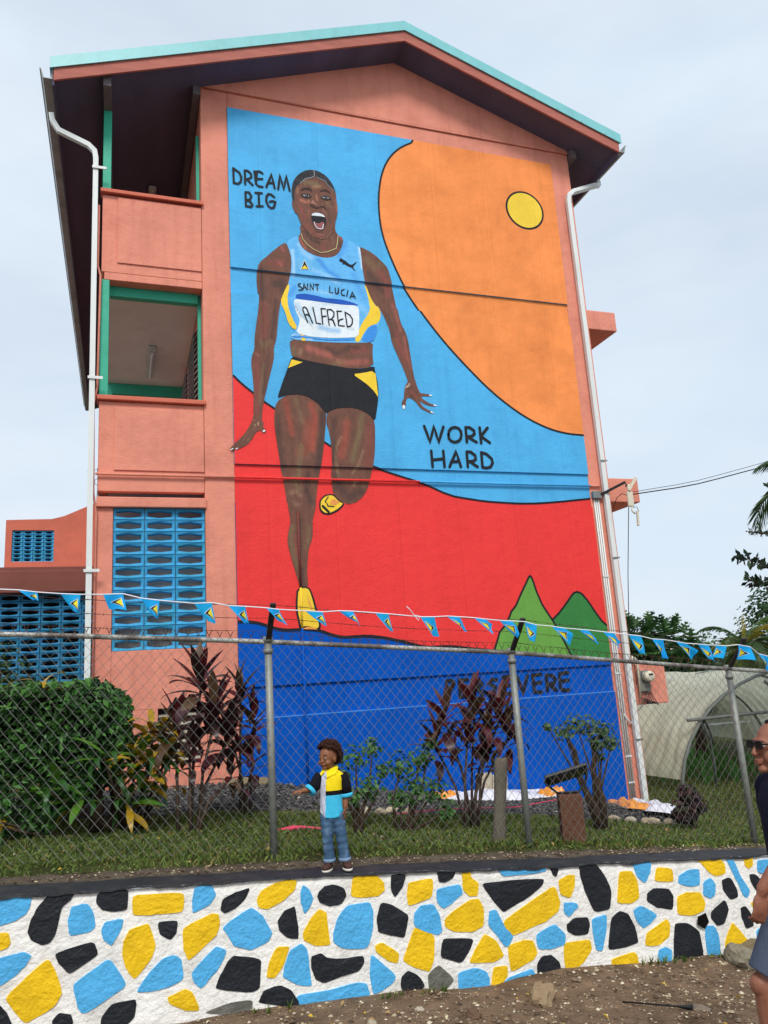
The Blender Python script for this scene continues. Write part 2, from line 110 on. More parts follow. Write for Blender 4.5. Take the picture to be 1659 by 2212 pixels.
BRUSHED = [
 ('outline','black',2,0.032,[4804, 10870, 4769, 10805, 4741, 10788, 4698, 10762, 4641, 10728, 4585, 10688, 4529, 10643, 4475, 10592, 4422, 10536, 4372, 10475, 4325, 10408, 4283, 10338, 4244, 10262, 4209, 10180, 4177, 10093, 4150, 10000, 4127, 9901, 4108, 9799, 4093, 9693, 4082, 9584, 4075, 9471, 4072, 9360, 4073, 9249, 4078, 9140, 4088, 9031, 4103, 8924, 4124, 8818, 4151, 8712, 4184, 8608, 4218, 8504, 4255, 8401, 4293, 8298, 4334, 8196, 4373, 8104, 4410, 8022, 4444, 7952, 4478, 7891, 4519, 7820, 4569, 7739, 4628, 7646, 4695, 7543, 4767, 7439, 4843, 7333, 4922, 7226, 5006, 7118, 5093, 7011, 5182, 6905, 5275, 6801, 5370, 6698, 5464, 6598, 5556, 6503, 5646, 6411, 5735, 6323, 5827, 6238, 5922, 6156, 6020, 6076, 6121, 5999, 6218, 5929, 6311, 5867, 6399, 5812, 6483, 5764, 6567, 5720, 6652, 5679, 6738, 5643, 6824, 5609, 6908, 5580, 6990, 5556, 7071, 5536, 7149, 5521, 7227, 5509, 7304, 5500, 7381, 5494, 7457, 5491, 7514, 5488, 7553, 5487, 7600, 5486],0),
 ('outline','black',2,0.032,[1540, 6170, 1575, 6137, 1641, 6070, 1712, 6006, 1789, 5945, 1871, 5879, 1959, 5807, 2042, 5746, 2120, 5697, 2254, 5606, 2444, 5473, 2636, 5345, 2829, 5222, 2949, 5147, 2994, 5119, 3104, 5060, 3278, 4971, 3451, 4893, 3622, 4826, 3789, 4768, 3952, 4718, 4156, 4658, 4402, 4588, 4636, 4505, 4857, 4409, 5042, 4350, 5189, 4327, 5345, 4306, 5509, 4285, 5674, 4270, 5842, 4261, 6011, 4254, 6181, 4248, 6354, 4249, 6529, 4255, 6706, 4266, 6886, 4281, 7067, 4297, 7250, 4316, 7412, 4333, 7552, 4348, 7600, 4355],0),
 ('outline','black',2,0.042,[1540, 2460, 1589, 2458, 1662, 2456, 1735, 2448, 1808, 2435, 1882, 2414, 1955, 2385, 2034, 2358, 2118, 2334, 2204, 2320, 2290, 2317, 2365, 2317, 2431, 2319, 2496, 2318, 2561, 2312, 2627, 2304, 2693, 2294, 2769, 2272, 2857, 2236, 2939, 2208, 3017, 2189, 3101, 2180, 3191, 2182, 3288, 2183, 3391, 2184, 3500, 2177, 3615, 2161, 3730, 2140, 3846, 2113, 3962, 2084, 4078, 2051, 4195, 2018, 4312, 1985, 4464, 1971, 4651, 1975, 4833, 1963, 5011, 1935, 5198, 1907, 5395, 1882, 5625, 1854, 5889, 1823, 6140, 1793, 6379, 1763, 6595, 1735, 6789, 1708, 6994, 1682, 7210, 1657, 7401, 1633, 7570, 1610, 7600, 1598],0),
 ('outline','black',2,0.032,[5493, 1869, 5535, 1969, 5574, 2051, 5609, 2147, 5721, 2254, 5807, 2378, 5855, 2470, 5945, 2558, 6064, 2756, 6173, 2922, 6230, 3014, 6258, 3031, 6281, 3008, 6303, 2940, 6344, 2779, 6418, 2574, 6514, 2412, 6583, 2309, 6703, 2074, 6832, 1783, 6887, 1695],0),
 ('outline','black',2,0.032,[6584, 2314, 6713, 2414, 6865, 2561, 6983, 2690, 7041, 2739, 7094, 2752, 7144, 2742, 7191, 2715, 7280, 2608, 7393, 2428, 7508, 2262, 7625, 2163],0),
 ('shoe','black',7,0.0162,[2944, 4302, 2894, 4232, 2925, 4151, 3017, 4146],0),
 ('shoe','black',7,0.0369,[2844, 4150, 2888, 4105, 2932, 4059],0),
 ('mouth','white',11,0.012,[2915, 8948, 2930, 8886, 2962, 8842, 3017, 8831, 3055, 8848, 3073, 8929],0),
 ('hair','grey',8,0.011,[2950, 9925, 2962, 9865, 2956, 9810, 2906, 9778, 2807, 9742, 2763, 9693, 2706, 9633],0),
 ('hair','grey',8,0.009,[2994, 9805, 3059, 9777, 3142, 9753, 3175, 9692, 3236, 9641, 3289, 9580],0),
 ('jaw','liphi',7,0.007,[2743, 8829, 2821, 8751, 2914, 8682, 3023, 8660, 3121, 8689, 3172, 8756, 3211, 8844],0),
 ('necklace','gold',7,0.012,[2694, 8711, 2707, 8624, 2785, 8524, 2890, 8450, 3004, 8406, 3122, 8436, 3272, 8519, 3298, 8624, 3315, 8754],0),
 ('lettering','black',5,0.0361,[1615, 9737, 1618, 9465],1),
 ('lettering','black',5,0.0361,[1615, 9737, 1710, 9672, 1742, 9593, 1730, 9507, 1685, 9461, 1622, 9473],1),
 ('lettering','black',5,0.0364,[1801, 9727, 1801, 9477],1),
 ('lettering','black',5,0.0364,[1801, 9727, 1846, 9731, 1900, 9682, 1905, 9621, 1863, 9583, 1809, 9566],1),
 ('lettering','black',5,0.0363,[1842, 9557, 1922, 9481],1),
 ('lettering','black',5,0.0368,[2089, 9722, 2045, 9750, 1977, 9738, 1977, 9510, 2017, 9474, 2082, 9473],1),
 ('lettering','black',5,0.0365,[1979, 9601, 2082, 9619],1),
 ('lettering','black',5,0.0367,[2144, 9480, 2237, 9725, 2281, 9479],1),
 ('lettering','black',5,0.0368,[2170, 9558, 2267, 9578],1),
 ('lettering','black',5,0.0369,[2339, 9473, 2377, 9737, 2431, 9484, 2482, 9743, 2528, 9477],1),
 ('lettering','black',5,0.036,[1802, 9332, 1804, 9081],2),
 ('lettering','black',5,0.036,[1802, 9332, 1857, 9337, 1896, 9274, 1875, 9210, 1807, 9188],2),
 ('lettering','black',5,0.0359,[1807, 9180, 1860, 9185, 1913, 9117, 1892, 9080, 1804, 9077],2),
 ('lettering','black',5,0.0363,[1963, 9346, 2068, 9356],2),
 ('lettering','black',5,0.0363,[2014, 9347, 2017, 9111],2),
 ('lettering','black',5,0.036,[1973, 9102, 2075, 9118],2),
 ('lettering','black',5,0.0367,[2269, 9315, 2219, 9357, 2178, 9358, 2142, 9306, 2136, 9221, 2165, 9141, 2211, 9103, 2253, 9120, 2276, 9189, 2284, 9229, 2243, 9238, 2194, 9219],2),
 ('lettering','black',5,0.0467,[4599, 5508, 4680, 5247, 4768, 5503, 4832, 5249, 4937, 5511],3),
 ('lettering','black',5,0.0473,[5015, 5379, 5033, 5444, 5074, 5491, 5143, 5515, 5209, 5497, 5242, 5454, 5248, 5390, 5231, 5324, 5189, 5277, 5120, 5255, 5054, 5272, 5021, 5315, 5015, 5379],3),
 ('lettering','black',5,0.0481,[5335, 5521, 5337, 5266],3),
 ('lettering','black',5,0.0481,[5335, 5521, 5413, 5521, 5484, 5470, 5488, 5416, 5436, 5369, 5341, 5360],3),
 ('lettering','black',5,0.0479,[5382, 5344, 5512, 5273],3),
 ('lettering','black',5,0.0486,[5592, 5529, 5596, 5259],3),
 ('lettering','black',5,0.0488,[5737, 5532, 5603, 5380],3),
 ('lettering','black',5,0.0484,[5612, 5372, 5755, 5274],3),
 ('lettering','black',5,0.0463,[4688, 5090, 4692, 4825],4),
 ('lettering','black',5,0.0467,[4899, 5098, 4900, 4831],4),
 ('lettering','black',5,0.0462,[4698, 4938, 4891, 4966],4),
 ('lettering','black',5,0.0466,[4989, 4834, 5126, 5093, 5190, 4840],4),
 ('lettering','black',5,0.0467,[5024, 4918, 5163, 4931],4),
 ('lettering','black',5,0.0475,[5317, 5100, 5314, 4844],4),
 ('lettering','black',5,0.0475,[5317, 5100, 5392, 5099, 5466, 5039, 5470, 4977, 5415, 4940, 5321, 4932],4),
 ('lettering','black',5,0.0474,[5367, 4929, 5490, 4849],4),
 ('lettering','black',5,0.048,[5580, 5097, 5579, 4843],4),
 ('lettering','black',5,0.048,[5580, 5097, 5673, 5073, 5760, 4996, 5772, 4925, 5726, 4852, 5649, 4832, 5579, 4843],4),
 ('lettering','black',5,0.0525,[4665, 1459, 4645, 1231],5),
 ('lettering','black',5,0.0525,[4665, 1459, 4738, 1461, 4779, 1419, 4744, 1355, 4655, 1341],5),
 ('lettering','black',5,0.053,[4871, 1460, 4863, 1210],5),
 ('lettering','black',5,0.053,[4871, 1460, 5012, 1458],5),
 ('lettering','black',5,0.0528,[4866, 1328, 5001, 1339],5),
 ('lettering','black',5,0.0526,[4863, 1210, 4982, 1215],5),
 ('lettering','black',5,0.0535,[5108, 1452, 5094, 1228],5),
 ('lettering','black',5,0.0535,[5108, 1452, 5212, 1433, 5245, 1384, 5186, 1328, 5104, 1326],5),
 ('lettering','black',5,0.0534,[5155, 1316, 5251, 1218],5),
 ('lettering','black',5,0.0543,[5507, 1429, 5424, 1434, 5374, 1390, 5416, 1354, 5473, 1317, 5451, 1258, 5373, 1236],5),
 ('lettering','black',5,0.0546,[5618, 1463, 5614, 1201],5),
 ('lettering','black',5,0.0546,[5618, 1463, 5766, 1468],5),
 ('lettering','black',5,0.0544,[5612, 1328, 5736, 1334],5),
 ('lettering','black',5,0.0542,[5614, 1201, 5738, 1213],5),
 ('lettering','black',5,0.0552,[5865, 1449, 5939, 1207, 6046, 1459],5),
 ('lettering','black',5,0.0558,[6134, 1467, 6143, 1201, 6268, 1192],5),
 ('lettering','black',5,0.0558,[6133, 1461, 6285, 1466],5),
 ('lettering','black',5,0.0556,[6142, 1330, 6270, 1343],5),
 ('lettering','black',5,0.0563,[6379, 1447, 6374, 1206],5),
 ('lettering','black',5,0.0563,[6379, 1447, 6475, 1441, 6539, 1375, 6507, 1315, 6376, 1295],5),
 ('lettering','black',5,0.0562,[6424, 1292, 6534, 1203],5),
 ('lettering','black',5,0.0569,[6622, 1454, 6611, 1240, 6654, 1195, 6768, 1195],5),
 ('lettering','black',5,0.0569,[6623, 1460, 6778, 1466],5),
 ('lettering','black',5,0.0567,[6623, 1336, 6771, 1348],5),
 ('lettering','black',9,0.0177,[2653, 7828, 2621, 7820, 2615, 7789, 2655, 7772, 2678, 7744, 2661, 7716, 2620, 7712],7),
 ('lettering','black',9,0.0177,[2690, 7728, 2710, 7839, 2746, 7736],7),
 ('lettering','black',9,0.0177,[2695, 7768, 2740, 7773],7),
 ('lettering','black',9,0.0178,[2767, 7837, 2767, 7737],7),
 ('lettering','black',9,0.0178,[2807, 7737, 2810, 7842, 2861, 7743, 2869, 7845],7),
 ('lettering','black',9,0.0179,[2893, 7840, 2955, 7848],7),
 ('lettering','black',9,0.0179,[2926, 7844, 2926, 7746],7),
 ('lettering','black',9,0.018,[3136, 7832, 3131, 7730, 3180, 7729],8),
 ('lettering','black',9,0.0181,[3230, 7816, 3226, 7736, 3246, 7719, 3272, 7728, 3285, 7822],8),
 ('lettering','black',9,0.0182,[3380, 7807, 3337, 7789, 3325, 7747, 3337, 7709, 3383, 7701],8),
 ('lettering','black',9,0.0182,[3443, 7796, 3416, 7691],8),
 ('lettering','black',9,0.0182,[3473, 7667, 3517, 7773, 3562, 7668],8),
 ('lettering','black',9,0.0182,[3488, 7699, 3555, 7702],8),
 ('lettering','black',9,0.0207,[2730, 7148, 2663, 7355, 2668, 7390, 2693, 7405, 2724, 7387, 2814, 7140],9),
 ('lettering','black',9,0.0208,[2695, 7268, 2732, 7281, 2763, 7258],9),
 ('lettering','black',9,0.021,[2830, 7411, 2875, 7145, 2944, 7139],9),
 ('lettering','black',9,0.0211,[2964, 7403, 2980, 7138],9),
 ('lettering','black',9,0.0211,[2960, 7405, 3033, 7409],9),
 ('lettering','black',9,0.021,[2973, 7249, 2994, 7273, 3040, 7282],9),
 ('lettering','black',9,0.0212,[3063, 7396, 3086, 7131],9),
 ('lettering','black',9,0.0212,[3063, 7396, 3128, 7407, 3175, 7364, 3171, 7295, 3128, 7239, 3082, 7230],9),
 ('lettering','black',9,0.0211,[3103, 7232, 3152, 7224, 3184, 7128],9),
 ('lettering','black',9,0.0213,[3230, 7387, 3242, 7138, 3337, 7138],9),
 ('lettering','black',9,0.0213,[3225, 7387, 3300, 7393],9),
 ('lettering','black',9,0.0212,[3241, 7198, 3272, 7244, 3318, 7259],9),
 ('lettering','black',9,0.0214,[3362, 7384, 3386, 7130],9),
 ('lettering','black',9,0.0214,[3362, 7384, 3439, 7343, 3481, 7274, 3473, 7195, 3437, 7143, 3386, 7130],9),
]
SHADES = [
 (0.0803,'a8503f',0.75,[2335, 5815, 2372, 5553, 2419, 5270],'skin'),
 (0.0714,'7d6a4c',0.5,[2487, 5848, 2549, 5659, 2588, 5468],'skin'),
 (0.0959,'a8503f',0.8,[2741, 5766, 2791, 5575, 2755, 5285, 2722, 5046],'skin'),
 (0.1424,'a8503f',0.45,[2682, 5473, 2643, 5090, 2546, 4968],'skin'),
 (0.0841,'7d6a4c',0.7,[2550, 5086, 2515, 4780, 2485, 4593],'skin'),
 (0.1083,'4a3834',0.8,[2912, 5630, 2885, 5291, 2835, 4979, 2789, 4718],'skin'),
 (0.0932,'4a3834',0.55,[2200, 5544, 2211, 5167, 2264, 4726],'skin'),
 (0.0682,'9c7a60',0.55,[2386, 4361, 2455, 4385, 2520, 4318],'skin'),
 (0.0927,'4a3834',0.7,[2648, 4667, 2615, 4411, 2675, 4205],'skin'),
 (0.0595,'7d6a4c',0.6,[2417, 4592, 2458, 4477, 2524, 4410],'skin'),
 (0.0498,'9c7a60',0.4,[2403, 4224, 2423, 4156, 2492, 4180],'skin'),
 (0.0671,'7d6a4c',0.6,[2367, 3840, 2338, 3661, 2374, 3417, 2432, 3218],'skin'),
 (0.0588,'7d6a4c',0.55,[2614, 3841, 2606, 3661, 2556, 3526],'skin'),
 (0.0676,'4a3834',0.7,[2482, 3930, 2469, 3594, 2478, 3261, 2488, 2955],'skin'),
 (0.0536,'8c4a42',0.6,[2407, 3705, 2420, 3483, 2478, 3261],'skin'),
 (0.084,'7d6a4c',0.8,[3551, 5640, 3514, 5417, 3424, 5121, 3362, 4878],'skin'),
 (0.0289,'9c7a60',0.9,[3191, 5256, 3112, 5108, 3079, 4916, 3114, 4680],'skin'),
 (0.034,'9c7a60',0.8,[3541, 5053, 3456, 4833, 3352, 4687],'skin'),
 (0.1218,'a8503f',0.6,[3300, 5504, 3263, 5259, 3176, 4967],'skin'),
 (0.1111,'8c4a42',0.6,[3664, 5473, 3643, 5129, 3600, 4814],'skin'),
 (0.0334,'9c7a60',0.8,[3418, 4593, 3365, 4498],'skin'),
 (0.1413,'4a3834',0.7,[3065, 4632, 3148, 4422, 3284, 4308, 3480, 4405],'skin'),
 (0.0967,'4a3834',0.6,[3086, 5542, 3069, 5203, 3053, 4868],'skin'),
 (0.0473,'7d6a4c',0.6,[3117, 4728, 3134, 4610],'skin'),
 (0.0634,'9c7a60',0.6,[2586, 6596, 2613, 6673],'skin'),
 (0.1082,'b5655a',0.7,[2733, 6708, 2922, 6649, 3090, 6612],'skin'),
 (0.0998,'b5655a',0.6,[3207, 6520, 3403, 6510, 3679, 6557],'skin'),
 (0.0848,'4a3834',0.6,[3047, 6735, 3165, 6643, 3366, 6737],'skin'),
 (0.0745,'7d6a4c',0.6,[3131, 6464, 3281, 6526],'skin'),
 (0.1013,'8c4a42',0.6,[3464, 6719, 3666, 6762],'skin'),
 (0.073,'7d6a4c',0.7,[2495, 6688, 2490, 6563],'skin'),
 (0.0607,'4a3834',0.6,[3369, 6788, 3567, 6779],'skin'),
 (0.1236,'4a3834',0.6,[2018, 7958, 2023, 7702, 2029, 7499],'skin'),
 (0.149,'4a3834',0.75,[2249, 7780, 2345, 7817, 2389, 7693],'skin'),
 (0.0999,'8c4a42',0.6,[2165, 8132, 2259, 8092, 2357, 8157],'skin'),
 (0.0558,'b5655a',0.6,[2365, 8421, 2388, 8371],'skin'),
 (0.0452,'b5655a',0.5,[2297, 8162, 2343, 8103],'skin'),
 (0.0975,'8c4a42',0.55,[2049, 7400, 2064, 7099, 2034, 6847],'skin'),
 (0.0717,'7d6a4c',0.55,[1985, 6743, 2029, 6673, 2124, 6780],'skin'),
 (0.0738,'4a3834',0.6,[2239, 7471, 2206, 7163, 2161, 6833],'skin'),
 (0.0849,'8c4a42',0.7,[1885, 6441, 1902, 6199, 1917, 5912, 1886, 5577],'skin'),
 (0.0379,'7d6a4c',0.6,[2021, 6403, 1979, 6108, 1936, 5770],'skin'),
 (0.0525,'4a3834',0.5,[2094, 6531, 2038, 6209, 1985, 5916],'skin'),
 (0.0284,'b5655a',0.6,[1889, 6563, 1933, 6518],'skin'),
 (0.1341,'7d6a4c',0.5,[3788, 8393, 3935, 8248, 4018, 8313],'skin'),
 (0.1333,'4a3834',0.7,[3824, 8125, 3918, 7974, 4042, 7881],'skin'),
 (0.1076,'8c4a42',0.6,[4011, 8202, 4104, 8023, 4140, 7784],'skin'),
 (0.0534,'b5655a',0.45,[4208, 7629, 4246, 7419, 4306, 7159],'skin'),
 (0.0791,'8c4a42',0.7,[4201, 7149, 4286, 6866, 4369, 6586],'skin'),
 (0.0371,'b5655a',0.6,[4351, 7057, 4385, 6796, 4440, 6487],'skin'),
 (0.0687,'4a3834',0.55,[4089, 7403, 4155, 7224, 4168, 7040],'skin'),
 (0.028,'a8503f',0.6,[4419, 6088, 4461, 6046, 4502, 5993],'skin'),
 (0.0336,'4a3834',0.6,[4378, 6141, 4426, 6178],'skin'),
 (0.0336,'4a3834',0.7,[4403, 6026, 4446, 5990],'skin'),
 (0.0146,'e8d8c0',0.9,[4390, 6225, 4388, 6192, 4358, 6167],'skin'),
 (0.0135,'e8d8c0',0.8,[4354, 6184, 4323, 6148],'skin'),
 (0.0169,'8c4a42',0.6,[4515, 6161, 4543, 6085, 4561, 6025],'skin'),
 (0.0129,'9c7a60',0.7,[1855, 5481, 1840, 5460],'skin'),
 (0.0149,'c8b090',0.8,[1907, 5433, 1901, 5392],'skin'),
 (0.0099,'d8c0a8',0.8,[1846, 5384, 1858, 5392],'skin'),
 (0.0089,'9c7a60',0.6,[1822, 5317, 1857, 5369],'skin'),
 (0.0108,'4a3834',0.6,[1695, 5200, 1646, 5148, 1598, 5096],'skin'),
 (0.0108,'4a3834',0.6,[1772, 5244, 1732, 5162, 1703, 5120],'skin'),
 (0.0088,'9c7a60',0.55,[1762, 5193, 1737, 5147, 1722, 5131],'skin'),
 (0.0088,'9c7a60',0.55,[1694, 5180, 1665, 5129],'skin'),
 (0.0088,'4a3834',0.6,[1717, 5111, 1673, 5069, 1611, 5032],'skin'),
 (0.0807,'7d6a4c',0.8,[2804, 9677, 2901, 9678, 3005, 9664],'skin'),
 (0.0589,'b08a62',0.55,[2940, 9607, 3039, 9639],'skin'),
 (0.0507,'b9765a',0.75,[2715, 9327, 2789, 9301, 2845, 9325],'skin'),
 (0.0577,'8c4a42',0.7,[2690, 9210, 2727, 9118, 2764, 9011],'skin'),
 (0.0442,'7d6a4c',0.6,[3138, 9348, 3199, 9312, 3219, 9285],'skin'),
 (0.0441,'4a3834',0.6,[3167, 9231, 3175, 9095, 3183, 8983],'skin'),
 (0.0435,'9c5c4a',0.6,[2838, 9158, 2833, 9044],'skin'),
 (0.0503,'8c4a42',0.7,[2772, 8886, 2851, 8807, 2930, 8744],'skin'),
 (0.0432,'b5655a',0.5,[2951, 8740, 3054, 8739],'skin'),
 (0.0294,'b9765a',0.7,[2975, 9460, 2992, 9371],'skin'),
 (0.022,'9c7a60',0.6,[3089, 9211, 3122, 9156],'skin'),
 (0.0297,'a0674f',0.7,[3303, 9420, 3318, 9308, 3320, 9209],'skin'),
 (0.0219,'4a3834',0.5,[2851, 9470, 2892, 9462],'skin'),
 (0.0296,'4a3834',0.5,[3225, 9408, 3249, 9335],'skin'),
 (0.0291,'a87a58',0.6,[2668, 9547, 2658, 9454],'skin'),
 (0.0432,'4a3834',0.7,[2952, 8770, 3042, 8783],'skin'),
 (0.0644,'4a3834',0.75,[2767, 8751, 2857, 8638, 2992, 8582],'skin'),
 (0.0426,'b5655a',0.55,[2667, 8626, 2704, 8543, 2755, 8454],'skin'),
 (0.0364,'7d6a4c',0.5,[3206, 8738, 3223, 8651, 3226, 8577],'skin'),
 (0.0432,'8c4a42',0.7,[3046, 8567, 3056, 8479],'skin'),
 (0.0583,'4a3834',0.7,[3340, 8629, 3350, 8556],'skin'),
 (0.0366,'b5655a',0.6,[3346, 8743, 3379, 8710],'skin'),
 (0.0777,'3f90e0',0.8,[2971, 8275, 3112, 8092, 3282, 7993],'vest'),
 (0.046,'b8e0fa',0.8,[2534, 8390, 2550, 8181, 2538, 7970],'vest'),
 (0.0905,'4a98e4',0.7,[3442, 8647, 3371, 8502, 3314, 8386],'vest'),
 (0.0875,'9fd4f8',0.7,[2660, 8514, 2728, 8363, 2848, 8299],'vest'),
 (0.0754,'3f90e0',0.7,[2559, 7764, 2469, 7598],'vest'),
 (0.0376,'d0eafa',0.9,[3671, 8596, 3691, 8408, 3700, 8219],'vest'),
 (0.0768,'9fd4f8',0.6,[2791, 8106, 3034, 8030, 3278, 7926],'vest'),
 (0.1054,'4a98e4',0.5,[3540, 8091, 3630, 7887, 3722, 7711],'vest'),
 (0.0745,'4a98e4',0.6,[2463, 7444, 2492, 7242, 2533, 7069],'vest'),
 (0.0489,'d8eefa',0.8,[2455, 6898, 2597, 6893, 2788, 6877],'vest'),
 (0.0757,'9fd4f8',0.6,[2656, 7775, 2898, 7737, 3167, 7702],'vest'),
 (0.1035,'8fcaf5',0.6,[3412, 7597, 3612, 7566, 3730, 7420],'vest'),
 (0.0848,'a9cfe8',0.8,[2582, 7431, 2661, 7285, 2800, 7171],'bib'),
 (0.0902,'8fc0e8',0.8,[2942, 7082, 3086, 7045, 3234, 7045],'bib'),
 (0.0224,'98a4aa',0.9,[2541, 7414, 2612, 7267, 2728, 7177, 2797, 7094],'bib'),
 (0.0508,'b8d4e4',0.7,[3009, 7476, 3158, 7518, 3260, 7555],'bib'),
 (0.0408,'a8c0cc',0.6,[3385, 7098, 3485, 7095],'bib'),
 (0.0603,'c8e0f0',0.7,[2809, 7377, 2754, 7218],'bib'),
 (0.0232,'a0a8aa',0.6,[3408, 7531, 3512, 7595],'bib'),
]
